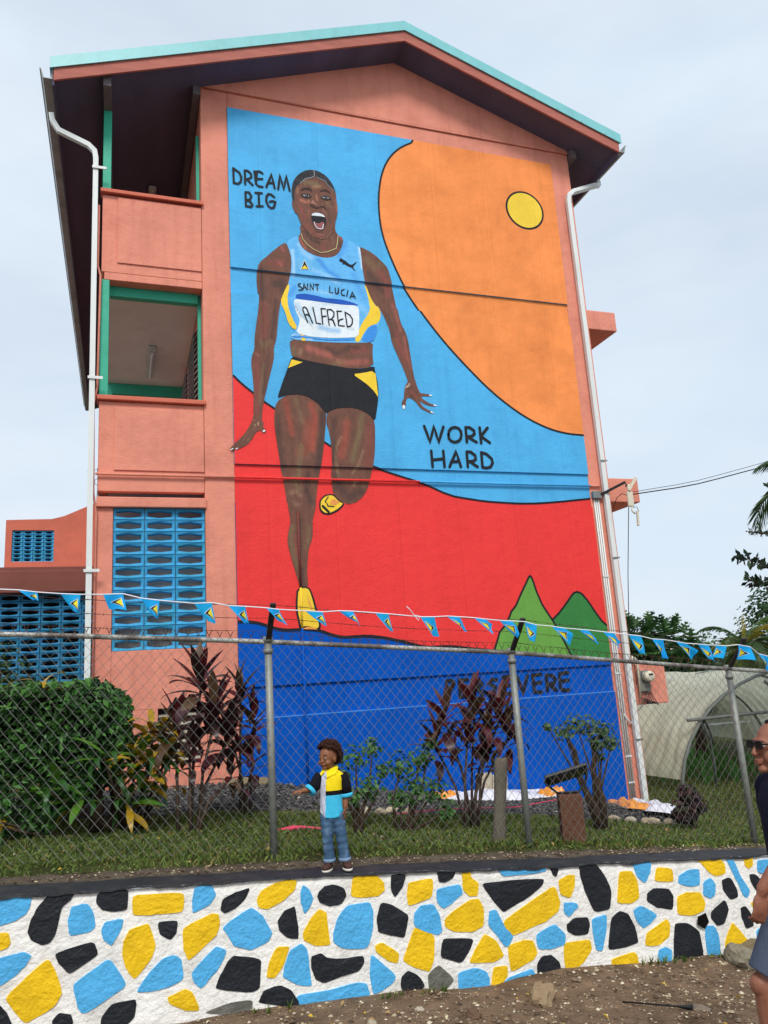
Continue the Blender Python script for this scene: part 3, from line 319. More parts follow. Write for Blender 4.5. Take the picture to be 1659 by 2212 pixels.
STONES = [
 ('b',[-756, 274, -672, 284, -572, 270, -570, 212, -597, 158, -666, 126, -750, 117, -806, 132, -811, 268]),
 ('k',[-434, 251, -295, 243, -323, 203, -370, 176, -387, 113, -406, 15, -441, -37, -491, -39, -549, -6, -576, 41, -566, 97, -526, 177, -477, 235]),
 ('b',[-308, 160, -212, 164, -173, 111, -157, 14, -193, -10, -318, -15, -328, 76]),
 ('k',[-138, 222, 53, 218, 46, 94, -53, 94, -114, 117, -152, 167]),
 ('y',[92, 178, 430, 149, 422, 25, 256, 34, 93, 50]),
 ('b',[511, 173, 626, 170, 658, 99, 608, 44, 494, 5, 494, 91]),
 ('k',[707, 64, 807, 101, 900, 112, 873, 53, 805, 0, 722, -25, 692, 1]),
 ('y',[993, 84, 1080, 119, 1185, 129, 1246, 113, 1226, 52, 1146, -1, 1041, -41, 973, -24, 954, 26]),
 ('b',[1298, 77, 1341, 52, 1370, -17, 1344, -77, 1299, -115, 1279, -36, 1278, 36]),
 ('k',[1420, 17, 1466, 51, 1538, 49, 1610, 15, 1625, -36, 1586, -87, 1495, -91, 1425, -56, 1409, -14]),
 ('y',[1696, 90, 1873, 67, 1926, 22, 1932, -37, 1883, -72, 1771, -68, 1670, -50]),
 ('b',[-90, 33, 24, 38, 9, -33, -50, -119, -103, -75, -116, -14]),
 ('y',[70, -43, 193, -24, 217, -95, 237, -172, 210, -241, 103, -354, 50, -273, 26, -197, 33, -110]),
 ('k',[256, -18, 390, -31, 381, -105, 342, -143, 271, -103]),
 ('y',[429, -82, 623, -20, 672, -34, 679, -104, 654, -161, 467, -297, 436, -218]),
 ('b',[704, -123, 905, -22, 988, -88, 1053, -207, 1017, -263, 899, -294, 784, -250, 744, -175]),
 ('k',[1231, -56, 1244, -173, 1249, -276, 1171, -256, 1113, -201, 1103, -137, 1152, -81]),
 ('y',[1414, -103, 1466, -135, 1478, -272, 1486, -352, 1377, -343, 1292, -290, 1290, -243, 1350, -157]),
 ('b',[1639, -111, 1805, -114, 1829, -179, 1822, -292, 1769, -420, 1588, -392, 1519, -341, 1522, -278, 1564, -173]),
 ('y',[-747, 60, -698, 56, -682, 1, -702, -31, -743, -39, -785, -25, -789, 59]),
 ('b',[-741, -90, -603, -75, -555, -104, -586, -155, -654, -213, -735, -250, -790, -245, -796, -86]),
 ('k',[-403, -114, -170, -76, -139, -163, -313, -252, -379, -174]),
 ('y',[-452, -144, -399, -242, -360, -360, -408, -435, -574, -501, -646, -407, -693, -330, -569, -227]),
 ('b',[-289, -323, -71, -203, -3, -293, 48, -388, -220, -510, -250, -463]),
 ('b',[119, -436, 194, -340, 287, -261, 365, -247, 412, -288, 422, -408, 333, -437, 225, -447]),
 ('b',[483, -381, 653, -237, 722, -278, 700, -335, 634, -414, 553, -484, 506, -444]),
 ('k',[766, -318, 969, -371, 950, -557, 892, -569, 761, -539, 649, -502, 682, -437]),
 ('y',[1084, -312, 1178, -324, 1140, -421, 1069, -509, 1007, -491, 1030, -404]),
 ('b',[1185, -352, 1273, -319, 1314, -372, 1319, -466, 1334, -604, 1229, -574, 1128, -511, 1148, -438]),
 ('k',[1348, -416, 1418, -404, 1461, -442, 1567, -467, 1729, -470, 1735, -518, 1687, -566, 1561, -576, 1436, -601, 1376, -568, 1344, -493]),
 ('y',[325, -508, 443, -477, 490, -507, 536, -625, 442, -608, 333, -545]),
 ('k',[-103, -552, -45, -485, 112, -482, 105, -583, 45, -629, -110, -600]),
 ('k',[-413, -517, -364, -478, -300, -503, -284, -554, -333, -586, -404, -566]),
 ('k',[-730, -371, -694, -412, -657, -486, -669, -538, -764, -520, -771, -371]),
 ('k',[948, -646, 991, -579, 1093, -563, 1176, -603, 1225, -680, 1232, -719, 1089, -689]),
 ('b',[1234, -651, 1468, -661, 1665, -643, 1745, -662, 1765, -728, 1746, -805, 1481, -758, 1257, -728]),
 ('g',[567, -645, 760, -613, 899, -623, 897, -682, 726, -681]),
 ('b',[1803, -474, 1907, -570, 1982, -646, 1965, -683, 1879, -724, 1804, -742, 1785, -606]),
 ('y',[1843, -416, 1899, -409, 1970, -460, 2018, -500, 2005, -562, 1928, -534, 1841, -456]),
 ('k',[1917, -134, 1982, -152, 2109, -244, 2093, -325, 2066, -394, 1977, -364, 1867, -323, 1864, -233, 1898, -140]),
 ('k',[1996, 54, 2114, 47, 2086, -33, 2014, -102, 1989, -45]),
 ('y',[2135, -15, 2331, -11, 2331, -84, 2310, -148, 2123, -177, 2119, -105]),
 ('k',[2384, 28, 2538, 22, 2509, -31, 2437, -52, 2388, -40]),
 ('b',[2364, -97, 2565, -85, 2582, -156, 2515, -194, 2415, -242, 2366, -190]),
 ('y',[2598, 14, 2664, 5, 2669, -52, 2727, -95, 2708, -187, 2637, -177, 2591, -128]),
 ('b',[2166, -245, 2228, -195, 2326, -198, 2369, -274, 2384, -393, 2347, -417, 2243, -380, 2160, -326]),
 ('y',[2159, -346, 2290, -395, 2315, -449, 2294, -593, 2259, -660, 2130, -607, 2054, -554, 2103, -457]),
 ('y',[2425, -308, 2634, -214, 2715, -217, 2752, -296, 2737, -413, 2653, -439, 2495, -418, 2416, -365]),
 ('b',[2922, -16, 3326, -49, 3343, -88, 3233, -92, 2957, -78]),
 ('k',[3389, -68, 3470, -78, 3435, -145, 3404, -123]),
 ('k',[2766, -109, 3037, -119, 3314, -147, 3286, -197, 3127, -272, 2930, -339, 2838, -222]),
 ('y',[2911, -413, 3405, -208, 3443, -343, 3413, -409, 3297, -462, 2993, -523]),
 ('y',[3453, -175, 3557, -144, 3611, -160, 3600, -239, 3545, -321, 3461, -283]),
 ('b',[2807, -321, 2869, -321, 2919, -440, 2994, -520, 2945, -589, 2904, -582, 2851, -498, 2787, -420]),
 ('k',[2393, -453, 2643, -496, 2600, -576, 2524, -647, 2363, -579]),
 ('y',[2751, -477, 2846, -548, 2896, -657, 2811, -685, 2596, -658, 2661, -569]),
 ('y',[2944, -597, 3071, -574, 3165, -589, 3191, -687, 3138, -729, 2955, -779, 2945, -681]),
 ('b',[3201, -551, 3379, -500, 3466, -592, 3447, -659, 3315, -672, 3210, -652]),
 ('b',[3486, -349, 3595, -368, 3608, -402, 3516, -463, 3476, -427]),
 ('k',[3678, -78, 3814, -86, 3892, -188, 3943, -313, 3911, -454, 3763, -454, 3695, -288, 3667, -158]),
 ('k',[3493, -517, 3580, -481, 3690, -493, 3699, -557, 3673, -615, 3563, -610, 3495, -570]),
 ('b',[3731, -517, 3870, -499, 3863, -582, 3799, -758, 3744, -749, 3729, -615]),
 ('k',[3922, -537, 4008, -495, 4085, -525, 4137, -641, 4151, -751, 4014, -765, 3855, -761]),
 ('y',[4054, -191, 4170, -200, 4216, -286, 4213, -415, 4133, -444, 3996, -421, 4026, -297]),
 ('b',[4189, -128, 4375, -152, 4357, -230, 4292, -306, 4222, -250]),
 ('y',[4435, -199, 4588, -232, 4583, -336, 4393, -306]),
 ('b',[4651, -297, 4769, -265, 4869, -273, 4853, -400, 4746, -395, 4640, -362]),
 ('y',[4872, -186, 5088, -194, 5152, -267, 5150, -344, 5032, -352, 4954, -289]),
 ('b',[5183, -241, 5265, -252, 5301, -374, 5386, -512, 5354, -565, 5316, -560, 5255, -406]),
 ('y',[5382, -231, 5474, -239, 5464, -316, 5413, -339, 5373, -305]),
 ('b',[5525, -281, 5679, -294, 5652, -420, 5512, -382]),
 ('k',[4306, -400, 4372, -363, 4525, -388, 4558, -454, 4534, -553, 4383, -513, 4297, -454]),
 ('y',[4611, -461, 4712, -444, 4847, -462, 4881, -547, 4857, -609, 4729, -628, 4587, -598]),
 ('b',[4898, -387, 4980, -360, 5021, -414, 5005, -497, 4949, -524, 4881, -480]),
 ('k',[5101, -396, 5194, -385, 5251, -493, 5247, -550, 5159, -561, 5099, -472]),
 ('k',[5417, -389, 5481, -397, 5557, -486, 5541, -562, 5456, -521, 5412, -437]),
 ('b',[4147, -506, 4221, -480, 4309, -530, 4373, -576, 4293, -628, 4218, -653, 4159, -581]),
 ('y',[4245, -702, 4462, -620, 4490, -666, 4462, -763, 4346, -808, 4224, -789]),
 ('b',[4352, -845, 4414, -831, 4475, -865, 4452, -960, 4369, -959, 4332, -896]),
 ('k',[4549, -675, 4669, -688, 4779, -765, 4790, -905, 4771, -1049, 4629, -1049, 4484, -1010, 4514, -807]),
 ('b',[4846, -738, 4945, -747, 4981, -824, 4973, -971, 4857, -1011, 4838, -913]),
 ('y',[5147, -755, 5200, -810, 5293, -928, 5292, -994, 5210, -1018, 5026, -980, 5055, -873]),
 ('k',[4941, -631, 5096, -558, 5124, -638, 5060, -742, 4983, -746, 4931, -685]),
 ('k',[5259, -648, 5313, -640, 5364, -711, 5375, -808, 5290, -814, 5256, -724]),
 ('y',[5370, -616, 5461, -625, 5539, -698, 5544, -795, 5469, -774]),
 ('b',[5402, -841, 5534, -842, 5505, -980, 5381, -970]),
 ('y',[3448, -650, 3688, -665, 3697, -733, 3624, -808, 3507, -867, 3436, -829]),
 ('k',[3186, -771, 3234, -720, 3320, -720, 3387, -787, 3394, -865, 3289, -881, 3182, -855]),
 ('y',[2797, -724, 2919, -736, 2911, -810, 2801, -882, 2770, -852]),
 ('b',[2920, -819, 3131, -791, 3157, -834, 3121, -878, 2911, -901, 2810, -892]),
 ('b',[2498, -716, 2628, -705, 2725, -737, 2755, -800, 2741, -880, 2494, -867]),
 ('k',[2031, -662, 2090, -632, 2163, -676, 2213, -757, 2078, -801, 2022, -740]),
 ('g',[2248, -683, 2339, -633, 2411, -702, 2455, -758, 2342, -827, 2255, -836]),
 ('y',[3877, -840, 4098, -823, 4127, -854, 4126, -969, 3985, -960, 3885, -938]),
 ('h',[4764, -642, 4856, -618, 4879, -696, 4820, -744, 4754, -697]),
]
FLAGS = [
 [-753, 2377, -620, 2357, -606, 2288, -653, 2306],
 [-453, 2341, -313, 2332, -321, 2188, -362, 2201],
 [-146, 2328, 1, 2330, 30, 2200, -101, 2216],
 [138, 2291, 279, 2270, 269, 2125, 226, 2147],
 [549, 2238, 690, 2240, 718, 2073, 659, 2085],
 [825, 2212, 964, 2201, 985, 2060, 937, 2074],
 [1136, 2184, 1242, 2168, 1300, 2030, 1215, 2095],
 [1470, 2149, 1618, 2135, 1648, 2017, 1582, 2045],
 [1763, 2140, 1888, 2132, 1948, 2006, 1884, 2046],
 [2090, 2112, 2212, 2099, 2243, 1943, 2177, 1978],
 [2510, 2063, 2645, 2059, 2670, 1880, 2596, 1897],
 [2770, 2061, 2893, 2050, 2953, 1908, 2877, 1957],
 [3036, 2037, 3155, 2020, 3210, 1974, 3186, 1878],
 [3290, 2004, 3409, 1995, 3468, 1940, 3438, 1835],
 [3544, 1984, 3667, 1949, 3615, 1778, 3575, 1812],
 [3827, 1931, 3960, 1908, 4026, 1860, 3997, 1749],
 [4120, 1890, 4212, 1881, 4300, 1798, 4282, 1739],
 [4383, 1857, 4508, 1840, 4562, 1752, 4521, 1677],
 [4669, 1817, 4807, 1799, 4829, 1623, 4754, 1632],
 [4932, 1766, 5064, 1753, 5062, 1568, 5008, 1585],
 [5210, 1729, 5329, 1705, 5420, 1635, 5377, 1545],
 [5476, 1691, 5600, 1676, 5635, 1509, 5563, 1540],
 [5688, 1671, 5825, 1657, 5731, 1540, 5610, 1555],
 [5971, 1663, 6127, 1634, 6116, 1502, 5937, 1521],
 [6216, 1561, 6336, 1528, 6348, 1354, 6267, 1413],
]

# ------------------------------------------------------------------ helpers
def lin(h):
    c = [int(h[i:i+2], 16) / 255 for i in (0, 2, 4)]
    return tuple((x / 12.92 if x <= 0.04045 else ((x + 0.055) / 1.055) ** 2.4) for x in c)
MATS = {}
def mat(name, col, rough=0.75, var=0.10, vscale=2.5, bump=0.25, bscale=45, spec=0.3, dirt=0.0, dscale=1.3, dcol='3a2f28',
        stretch=(1, 1, 1), metal=0.0, rnd=0.0, attr=None, trans=0.0, alpha=1.0, seam=0.0, thr=(0.48, 0.72), streak=0.0):
    if name in MATS: return MATS[name]
    m = bpy.data.materials.new(name); m.use_nodes = True; t = m.node_tree; N = t.nodes; K = t.links.new
    b = N['Principled BSDF']; b.inputs['Roughness'].default_value = rough; b.inputs['Specular IOR Level'].default_value = spec; b.inputs['Metallic'].default_value = metal
    tcd = N.new('ShaderNodeTexCoord'); mpn = N.new('ShaderNodeMapping'); mpn.inputs['Scale'].default_value = stretch
    K(tcd.outputs['Object'], mpn.inputs['Vector'])
    def noi(s, d=5, r=0.55):
        n = N.new('ShaderNodeTexNoise'); n.inputs['Scale'].default_value = s; n.inputs['Detail'].default_value = d; n.inputs['Roughness'].default_value = r
        K(mpn.outputs['Vector'], n.inputs['Vector']); return n
    def mixc(a, bb, f, mode='MIX'):
        x = N.new('ShaderNodeMix'); x.data_type = 'RGBA'; x.blend_type = mode
        for s, v in (('A', a), ('B', bb), ('Factor', f)):
            if hasattr(v, 'is_output'): K(v, x.inputs[s])
            elif v is not None: x.inputs[s].default_value = v
        return x.outputs['Result']
    def rng(v, a, bb, c, d):
        x = N.new('ShaderNodeMapRange'); K(v, x.inputs['Value'])
        for s, q in zip(('From Min', 'From Max', 'To Min', 'To Max'), (a, bb, c, d)): x.inputs[s].default_value = q
        return x.outputs['Result']
    if attr:
        at = N.new('ShaderNodeAttribute'); at.attribute_name = attr; c = at.outputs['Color']
    else:
        c = (*lin(col), 1)
    f = rng(noi(vscale).outputs['Fac'], 0.25, 0.75, 1 - var, 1 + var)
    cc = N.new('ShaderNodeCombineColor')
    for s in ('Red', 'Green', 'Blue'): K(f, cc.inputs[s])
    c = mixc(c, cc.outputs['Color'], 1.0, 'MULTIPLY')
    if rnd:
        oi = N.new('ShaderNodeObjectInfo'); hv = N.new('ShaderNodeHueSaturation'); K(c, hv.inputs['Color'])
        K(rng(oi.outputs['Random'], 0, 1, 1 - rnd, 1 + rnd), hv.inputs['Value']); K(rng(oi.outputs['Random'], 0, 1, 0.5 - rnd * .08, 0.5 + rnd * .08), hv.inputs['Hue']); c = hv.outputs['Color']
    if dirt:
        f = rng(noi(dscale, 9, 0.68).outputs['Fac'], thr[0], thr[1], 0, dirt)
        c = mixc(c, (*lin(dcol), 1), f)
    if streak:     # rain runs and mildew down the face
        m3 = N.new('ShaderNodeMapping'); m3.inputs['Scale'].default_value = (5.0, 5.0, .32); K(tcd.outputs['Object'], m3.inputs['Vector'])
        n3 = N.new('ShaderNodeTexNoise'); n3.inputs['Scale'].default_value = 1.0; n3.inputs['Detail'].default_value = 7; n3.inputs['Roughness'].default_value = .7; K(m3.outputs['Vector'], n3.inputs['Vector'])
        c = mixc(c, (*lin(dcol), 1), rng(n3.outputs['Fac'], .5, .78, 0, streak))
    K(c, b.inputs['Base Color'])
    if bump:
        h1 = noi(bscale, 4, 0.6); h2 = noi(bscale / 7, 3, 0.5)
        ad = N.new('ShaderNodeMath'); ad.operation = 'MULTIPLY_ADD'; K(h2.outputs['Fac'], ad.inputs[0]); ad.inputs[1].default_value = 1.6; K(h1.outputs['Fac'], ad.inputs[2])
        hh = ad.outputs[0]
        if seam:      # shallow upright joints between the cast panels
            sx = N.new('ShaderNodeSeparateXYZ'); K(tcd.outputs['Object'], sx.inputs[0])
            q = N.new('ShaderNodeMath'); q.operation = 'PINGPONG'; K(sx.outputs['X'], q.inputs[0]); q.inputs[1].default_value = 0.51
            s2 = rng(q.outputs[0], 0.0, 0.025, -seam, 0.0); a2 = N.new('ShaderNodeMath'); K(hh, a2.inputs[0]); K(s2, a2.inputs[1]); hh = a2.outputs[0]
        bp = N.new('ShaderNodeBump'); bp.inputs['Strength'].default_value = bump; bp.inputs['Distance'].default_value = 0.02
        K(hh, bp.inputs['Height']); K(bp.outputs['Normal'], b.inputs['Normal'])
    if trans:      # light passing through thin leaves or film
        tr = N.new('ShaderNodeBsdfTranslucent'); ms = N.new('ShaderNodeMixShader'); ms.inputs[0].default_value = trans
        K(c, tr.inputs['Color']); K(b.outputs[0], ms.inputs[1]); K(tr.outputs[0], ms.inputs[2]); K(ms.outputs[0], N['Material Output'].inputs['Surface'])
        if alpha < 1:
            tp = N.new('ShaderNodeBsdfTransparent'); m2 = N.new('ShaderNodeMixShader'); m2.inputs[0].default_value = 1 - alpha
            K(ms.outputs[0], m2.inputs[1]); K(tp.outputs[0], m2.inputs[2]); K(m2.outputs[0], N['Material Output'].inputs['Surface'])
    MATS[name] = m
    return m

class MB:
    """collects shapes, links them as one mesh object"""
    def __init__(s): s.v = []; s.f = []; s.mi = []; s.cur = 0; s.col = None
    def add(s, vs_, fs):
        o = len(s.v); s.v += [tuple(p) for p in vs_]
        for f in fs: s.f.append(tuple(i + o for i in f)); s.mi.append(s.cur)
        return s
    def box(s, x0, x1, y0, y1, z0, z1):
        return s.add([(x0,y0,z0),(x1,y0,z0),(x1,y1,z0),(x0,y1,z0),(x0,y0,z1),(x1,y0,z1),(x1,y1,z1),(x0,y1,z1)],
                     [(0,3,2,1),(4,5,6,7),(0,1,5,4),(1,2,6,5),(2,3,7,6),(3,0,4,7)])
    def obox(s, c, sx, sy, sz, M):
        o = len(s.v); s.box(-sx, sx, -sy, sy, -sz, sz)
        for i in range(o, len(s.v)): s.v[i] = tuple(Vector(c) + M @ Vector(s.v[i]))
        return s
    def prism(s, poly, y0, y1):          # poly in (x, z), extruded along y
        n = len(poly)
        return s.add([(x, y0, z) for x, z in poly] + [(x, y1, z) for x, z in poly],
                     [tuple(range(n)), tuple(range(2*n-1, n-1, -1))] + [(i, i+n, (i+1) % n + n, (i+1) % n) for i in range(n)])
    def tube(s, pts, r, n=8, caps=True, square=False):
        pts = [Vector(p) for p in pts]; rs = r if isinstance(r, (list, tuple)) else [r] * len(pts); rings = []; o = len(s.v)
        up = None
        for i, p in enumerate(pts):
            d = (pts[min(i+1, len(pts)-1)] - pts[max(i-1, 0)]).normalized()
            if up is None:
                up = Vector((0, 1, 0)) if abs(d.y) < .9 else Vector((1, 0, 0))
            x = d.cross(up).normalized(); y = x.cross(d).normalized(); up = y
            for k in range(n):
                a = 2 * math.pi * (k + (.5 if square else 0)) / n
                s.v.append(tuple(p + (x * math.cos(a) + y * math.sin(a)) * rs[i] * (1.414 if square else 1)))
        for i in range(len(pts) - 1):
            for k in range(n):
                s.f.append((o+i*n+k, o+i*n+(k+1) % n, o+(i+1)*n+(k+1) % n, o+(i+1)*n+k)); s.mi.append(s.cur)
        if caps:
            s.f.append(tuple(o+k for k in range(n))[::-1]); s.mi.append(s.cur)
            q = o + (len(pts)-1)*n; s.f.append(tuple(q+k for k in range(n))); s.mi.append(s.cur)
        return s
    def loft(s, rings, caps=True):       # rings: lists of equal length
        n = len(rings[0]); o = len(s.v)
        for r in rings: s.v += [tuple(p) for p in r]
        for i in range(len(rings) - 1):
            for k in range(n): s.f.append((o+i*n+k, o+i*n+(k+1) % n, o+(i+1)*n+(k+1) % n, o+(i+1)*n+k)); s.mi.append(s.cur)
        if caps:
            s.f.append(tuple(o+k for k in range(n))[::-1]); s.mi.append(s.cur); q = o+(len(rings)-1)*n; s.f.append(tuple(q+k for k in range(n))); s.mi.append(s.cur)
        return s
    def grid(s, nx, ny, fn):
        o = len(s.v)
        for j in range(ny+1):
            for i in range(nx+1): s.v.append(tuple(fn(i/nx, j/ny)))
        for j in range(ny):
            for i in range(nx):
                a = o + j*(nx+1) + i; s.f.append((a, a+1, a+nx+2, a+nx+1)); s.mi.append(s.cur)
        return s
    def ball(s, c, rx, ry=None, rz=None, nu=12, nv=8, M=None):
        ry = ry or rx; rz = rz or rx; c = Vector(c); o = len(s.v)
        for j in range(nv+1):
            th = math.pi*j/nv
            for i in range(nu):
                ph = 2*math.pi*i/nu; p = Vector((rx*math.sin(th)*math.cos(ph), ry*math.sin(th)*math.sin(ph), rz*math.cos(th)))
                s.v.append(tuple(c + (M @ p if M else p)))
        for j in range(nv):
            for i in range(nu): s.f.append((o+j*nu+i, o+(j+1)*nu+i, o+(j+1)*nu+(i+1) % nu, o+j*nu+(i+1) % nu)); s.mi.append(s.cur)
        return s
    def mesh(s, name, mats, smooth=False):
        me = bpy.data.meshes.new(name); me.from_pydata(s.v, [], s.f); me.validate(clean_customdata=False)
        for m in (mats if isinstance(mats, (list, tuple)) else [mats]): me.materials.append(m)
        if len(me.polygons) == len(s.mi): me.polygons.foreach_set('material_index', s.mi)
        if smooth: me.polygons.foreach_set('use_smooth', [True] * len(me.polygons))
        if s.col:
            a = me.color_attributes.new('Col', 'FLOAT_COLOR', 'POINT')
            a.data.foreach_set('color', [x for c in s.col for x in (*c, 1)])
        me.update(); return me
    def build(s, name, mats, parent=None, smooth=False, bevel=0.0, kind=None):
        me = s.mesh(name, mats, smooth)
        return link(name, me, parent, bevel, kind)
def link(name, me, parent=None, bevel=0.0, kind=None):
    o = bpy.data.objects.new(name, me); COL.objects.link(o)
    if parent is not None: attach(o, parent)
    if bevel:
        b = o.modifiers.new('bevel', 'BEVEL'); b.width = bevel; b.segments = 2; b.limit_method = 'ANGLE'; b.harden_normals = False
    if kind: o['kind'] = kind
    return o
WM = {}
def attach(o, p):       # keeps vertices given in world coordinates (or local, for rotated roots) in place
    o.parent = p
    if p.name in WM: o.matrix_parent_inverse = WM[p.name].inverted()
def thing(name, label, cat, loc=(0, 0, 0), group=None, rotz=None):
    o = bpy.data.objects.new(name, None); COL.objects.link(o); o.location = loc; o.empty_display_size = 0.2
    if rotz is None: WM[o.name] = Matrix.Translation(loc)
    else: o.rotation_euler = (0, 0, rotz)
    tag(o, label, cat, group); return o
def tag(o, label, cat, group=None):
    o['label'] = label; o['category'] = cat
    if group: o['group'] = group
    return o
def structure(o): o['kind'] = 'structure'; return o
def pts2(s):
    a = [q / 1000 for q in s]; return list(zip(a[::2], a[1::2]))
def interp(x, xs, ys):
    if x <= xs[0]: return ys[0]
    for i in range(len(xs) - 1):
        if x <= xs[i+1]: return ys[i] + (ys[i+1]-ys[i]) * (x-xs[i]) / (xs[i+1]-xs[i])
    return ys[-1]
def fbm(x, y, z=0.0, o=4): return noise.fractal(Vector((x, y, z)), 0.9, 2.0, o)
def chaikin(p, it=1, r=.25):
    for _ in range(it):
        q = []
        for i in range(len(p)):
            a, b = p[i], p[(i+1) % len(p)]
            q += [(a[0]*(1-r)+b[0]*r, a[1]*(1-r)+b[1]*r), (a[0]*r+b[0]*(1-r), a[1]*r+b[1]*(1-r))]
        p = q
    return p
def ribbon(p, w):       # round-ended brush stroke outline pieces for a polyline
    fs = []
    dens = []
    for i in range(len(p) - 1):
        a, b = Vector(p[i]), Vector(p[i+1]); n = max(1, int((b-a).length / 0.12))
        for k in range(n): dens.append(tuple(a.lerp(b, k/n)))
    dens.append(tuple(p[-1])); p = dens
    # mitred strip
    L_, R_ = [], []
    for i in range(len(p)):
        a = Vector(p[max(i-1, 0)]); b = Vector(p[min(i+1, len(p)-1)]); c = Vector(p[i])
        d = (b-a)
        if d.length < 1e-6: d = Vector((1, 0))
        d.normalize(); nrm = Vector((-d.y, d.x))
        if 0 < i < len(p)-1:
            d1 = (c-a).normalized(); n1_ = Vector((-d1.y, d1.x)); k = max(.45, nrm.dot(n1_)); nrm = nrm / k
        L_.append(c + nrm*w/2); R_.append(c - nrm*w/2)
    return L_, R_, p

# ------------------------------------------------------------------ terrain heights (metres; the lawn falls to the right)
def h_fence(x): return interp(x, [-14, -6, -.75, 1.17, 3.56, 6.25, 9, 14, 30], [.9, .62, .32, .18, -.03, -.34, -.6, -.9, -1.2])
def h_build(x): return interp(x, [-14, -6, 1.54, 8.02, 14, 30], [.7, .5, .3, -.72, -1.0, -1.2])
def h_cap(x): return interp(x, [-14, -6, -.76, .44, 1.52, 3.44, 5.61, 9, 14, 30], [.95, .66, .29, .20, .12, -.06, -.25, -.55, -.9, -1.2])
def h_road(x): return interp(x, [-14, -6, .5, 1.22, 2.5, 3.8, 5.2, 9, 14, 30], [-.15, -.4, -.68, -.70, -.81, -.87, -1.0, -1.3, -1.6, -2])
def lawn(x, y):
    t = min(1, max(0, (y - 6.5) / 4.5)); return h_fence(x)*(1-t) + h_build(x)*t
def road(x, y): return h_road(x) + max(0, 5.2 - y) * 0.13

# ------------------------------------------------------------------ ground
m_soil = mat('soil', '7a6450', .95, .4, 5.0, 1.0, 40, .1, dirt=.6, dscale=4, dcol='2f231b')
m_turf = mat('turf_soil', '3f4424', .95, .35, 2.5, .8, 30, .1, dirt=.6, dscale=2.2, dcol='3c2a1c')
m_curb = mat('rough_concrete', '5a5044', .95, .4, 12, 1.0, 38, .15, dirt=.7, dscale=5, dcol='33291f')
g = MB()
def road_fn(u, v):
    x = -22 + 52*u; y = -16 + 22.2*v; return (x, y, road(x, y) + .03*fbm(x*1.3, y*1.3) + .012*fbm(x*6, y*6))
g.grid(260, 160, road_fn); structure(g.build('ground', m_soil, smooth=True))
g = MB()
def lawn_fn(u, v):
    x = -22 + 52*u; y = 6.60 + 20*v*v; return (x, y, lawn(x, y) - .01 + .02*fbm(x*1.5, y*1.5) * min(1, (y-6.6)*3) - (.04 if v == 0 else 0))
g.grid(260, 70, lawn_fn); structure(g.build('lawn', m_turf, smooth=True))
g = MB()
def far_fn(u, v):
    x = -500 + 1200*u; y = 26 + 700*v*v; return (x, y, lawn(x, 26) - .03 - .02*(y-26)*(1-v)*.05)
g.grid(40, 20, far_fn); structure(g.build('far_ground', m_turf, smooth=True))
# rough concrete footing strip behind the wall, under the fence
g = MB()
def curb_fn(u, v):
    x = -10 + 26*u; y = 6.36 + .30*v + .02*fbm(x*2, 5); e = math.sin(math.pi*v)
    return (x, y, h_cap(x)*(1-v) + h_fence(x)*v - .03 + .035*e + .02*fbm(x*7, y*7)*(e+.2))
g.grid(520, 9, curb_fn); structure(g.build('concrete_footing', m_curb, smooth=True))

# ------------------------------------------------------------------ painted stone retaining wall
WY = 6.1
m_wwall = mat('white_wall_paint', 'f4f2ec', .65, .06, 4, .9, 20, .3, dirt=.45, dscale=3.0, dcol='8f8778', thr=(.54, .78), streak=.22)
m_stone = {'b': mat('sky_blue_stone_paint', '55b2e8', .6, .1, 6, .55, 40, .3, dirt=.25, dscale=7, dcol='3c88b4'),
           'k': mat('black_stone_paint', '1d2127', .55, .2, 6, .5, 40, .35, dirt=.25, dscale=8, dcol='343a42'),
           'y': mat('yellow_stone_paint', 'f2c61a', .6, .1, 6, .55, 40, .3, dirt=.3, dscale=7, dcol='b98e10'),
           'g': mat('bare_stone', '6f6e66', .9, .25, 8, .9, 26, .2, dirt=.5, dscale=6, dcol='4b4a42'),
           'h': mat('hole_black', '14120f', 1, .2, 8, .6, 26, .1)}  # weep hole is a flat near-black patch on the wall face
m_cap = mat('black_cap_paint', '2a2d31', .6, .25, 3, .6, 40, .35, dirt=.55, dscale=6, dcol='514c45', thr=(.5, .75))
wall_root = thing('retaining_wall', 'low stone retaining wall painted white with blue, black and yellow stones', 'wall', (2.5, 6.25, -.7))
g = MB()
def face_fn(u, v):
    x = -9 + 24*u; zt = h_cap(x) - .008; zb = h_road(x) - .18; z = zb + (zt-zb)*v
    y = WY + .0025*fbm(x*3.1, z*3.1) + .003*fbm(x*11, z*11) + .0025*fbm(x*30, z*30)
    if v > .97: y += .012
    return (x, y, z)
g.grid(520, 26, face_fn); g.build('mortar_face', m_wwall, wall_root, smooth=True)
g = MB()
def cap_fn(u, v):
    x = -9 + 24*u; y = WY - .017 + .313*v; return (x, y, h_cap(x) + .004 + .012*fbm(x*4, (y if v else WY)*4))
g.grid(480, 6, cap_fn)
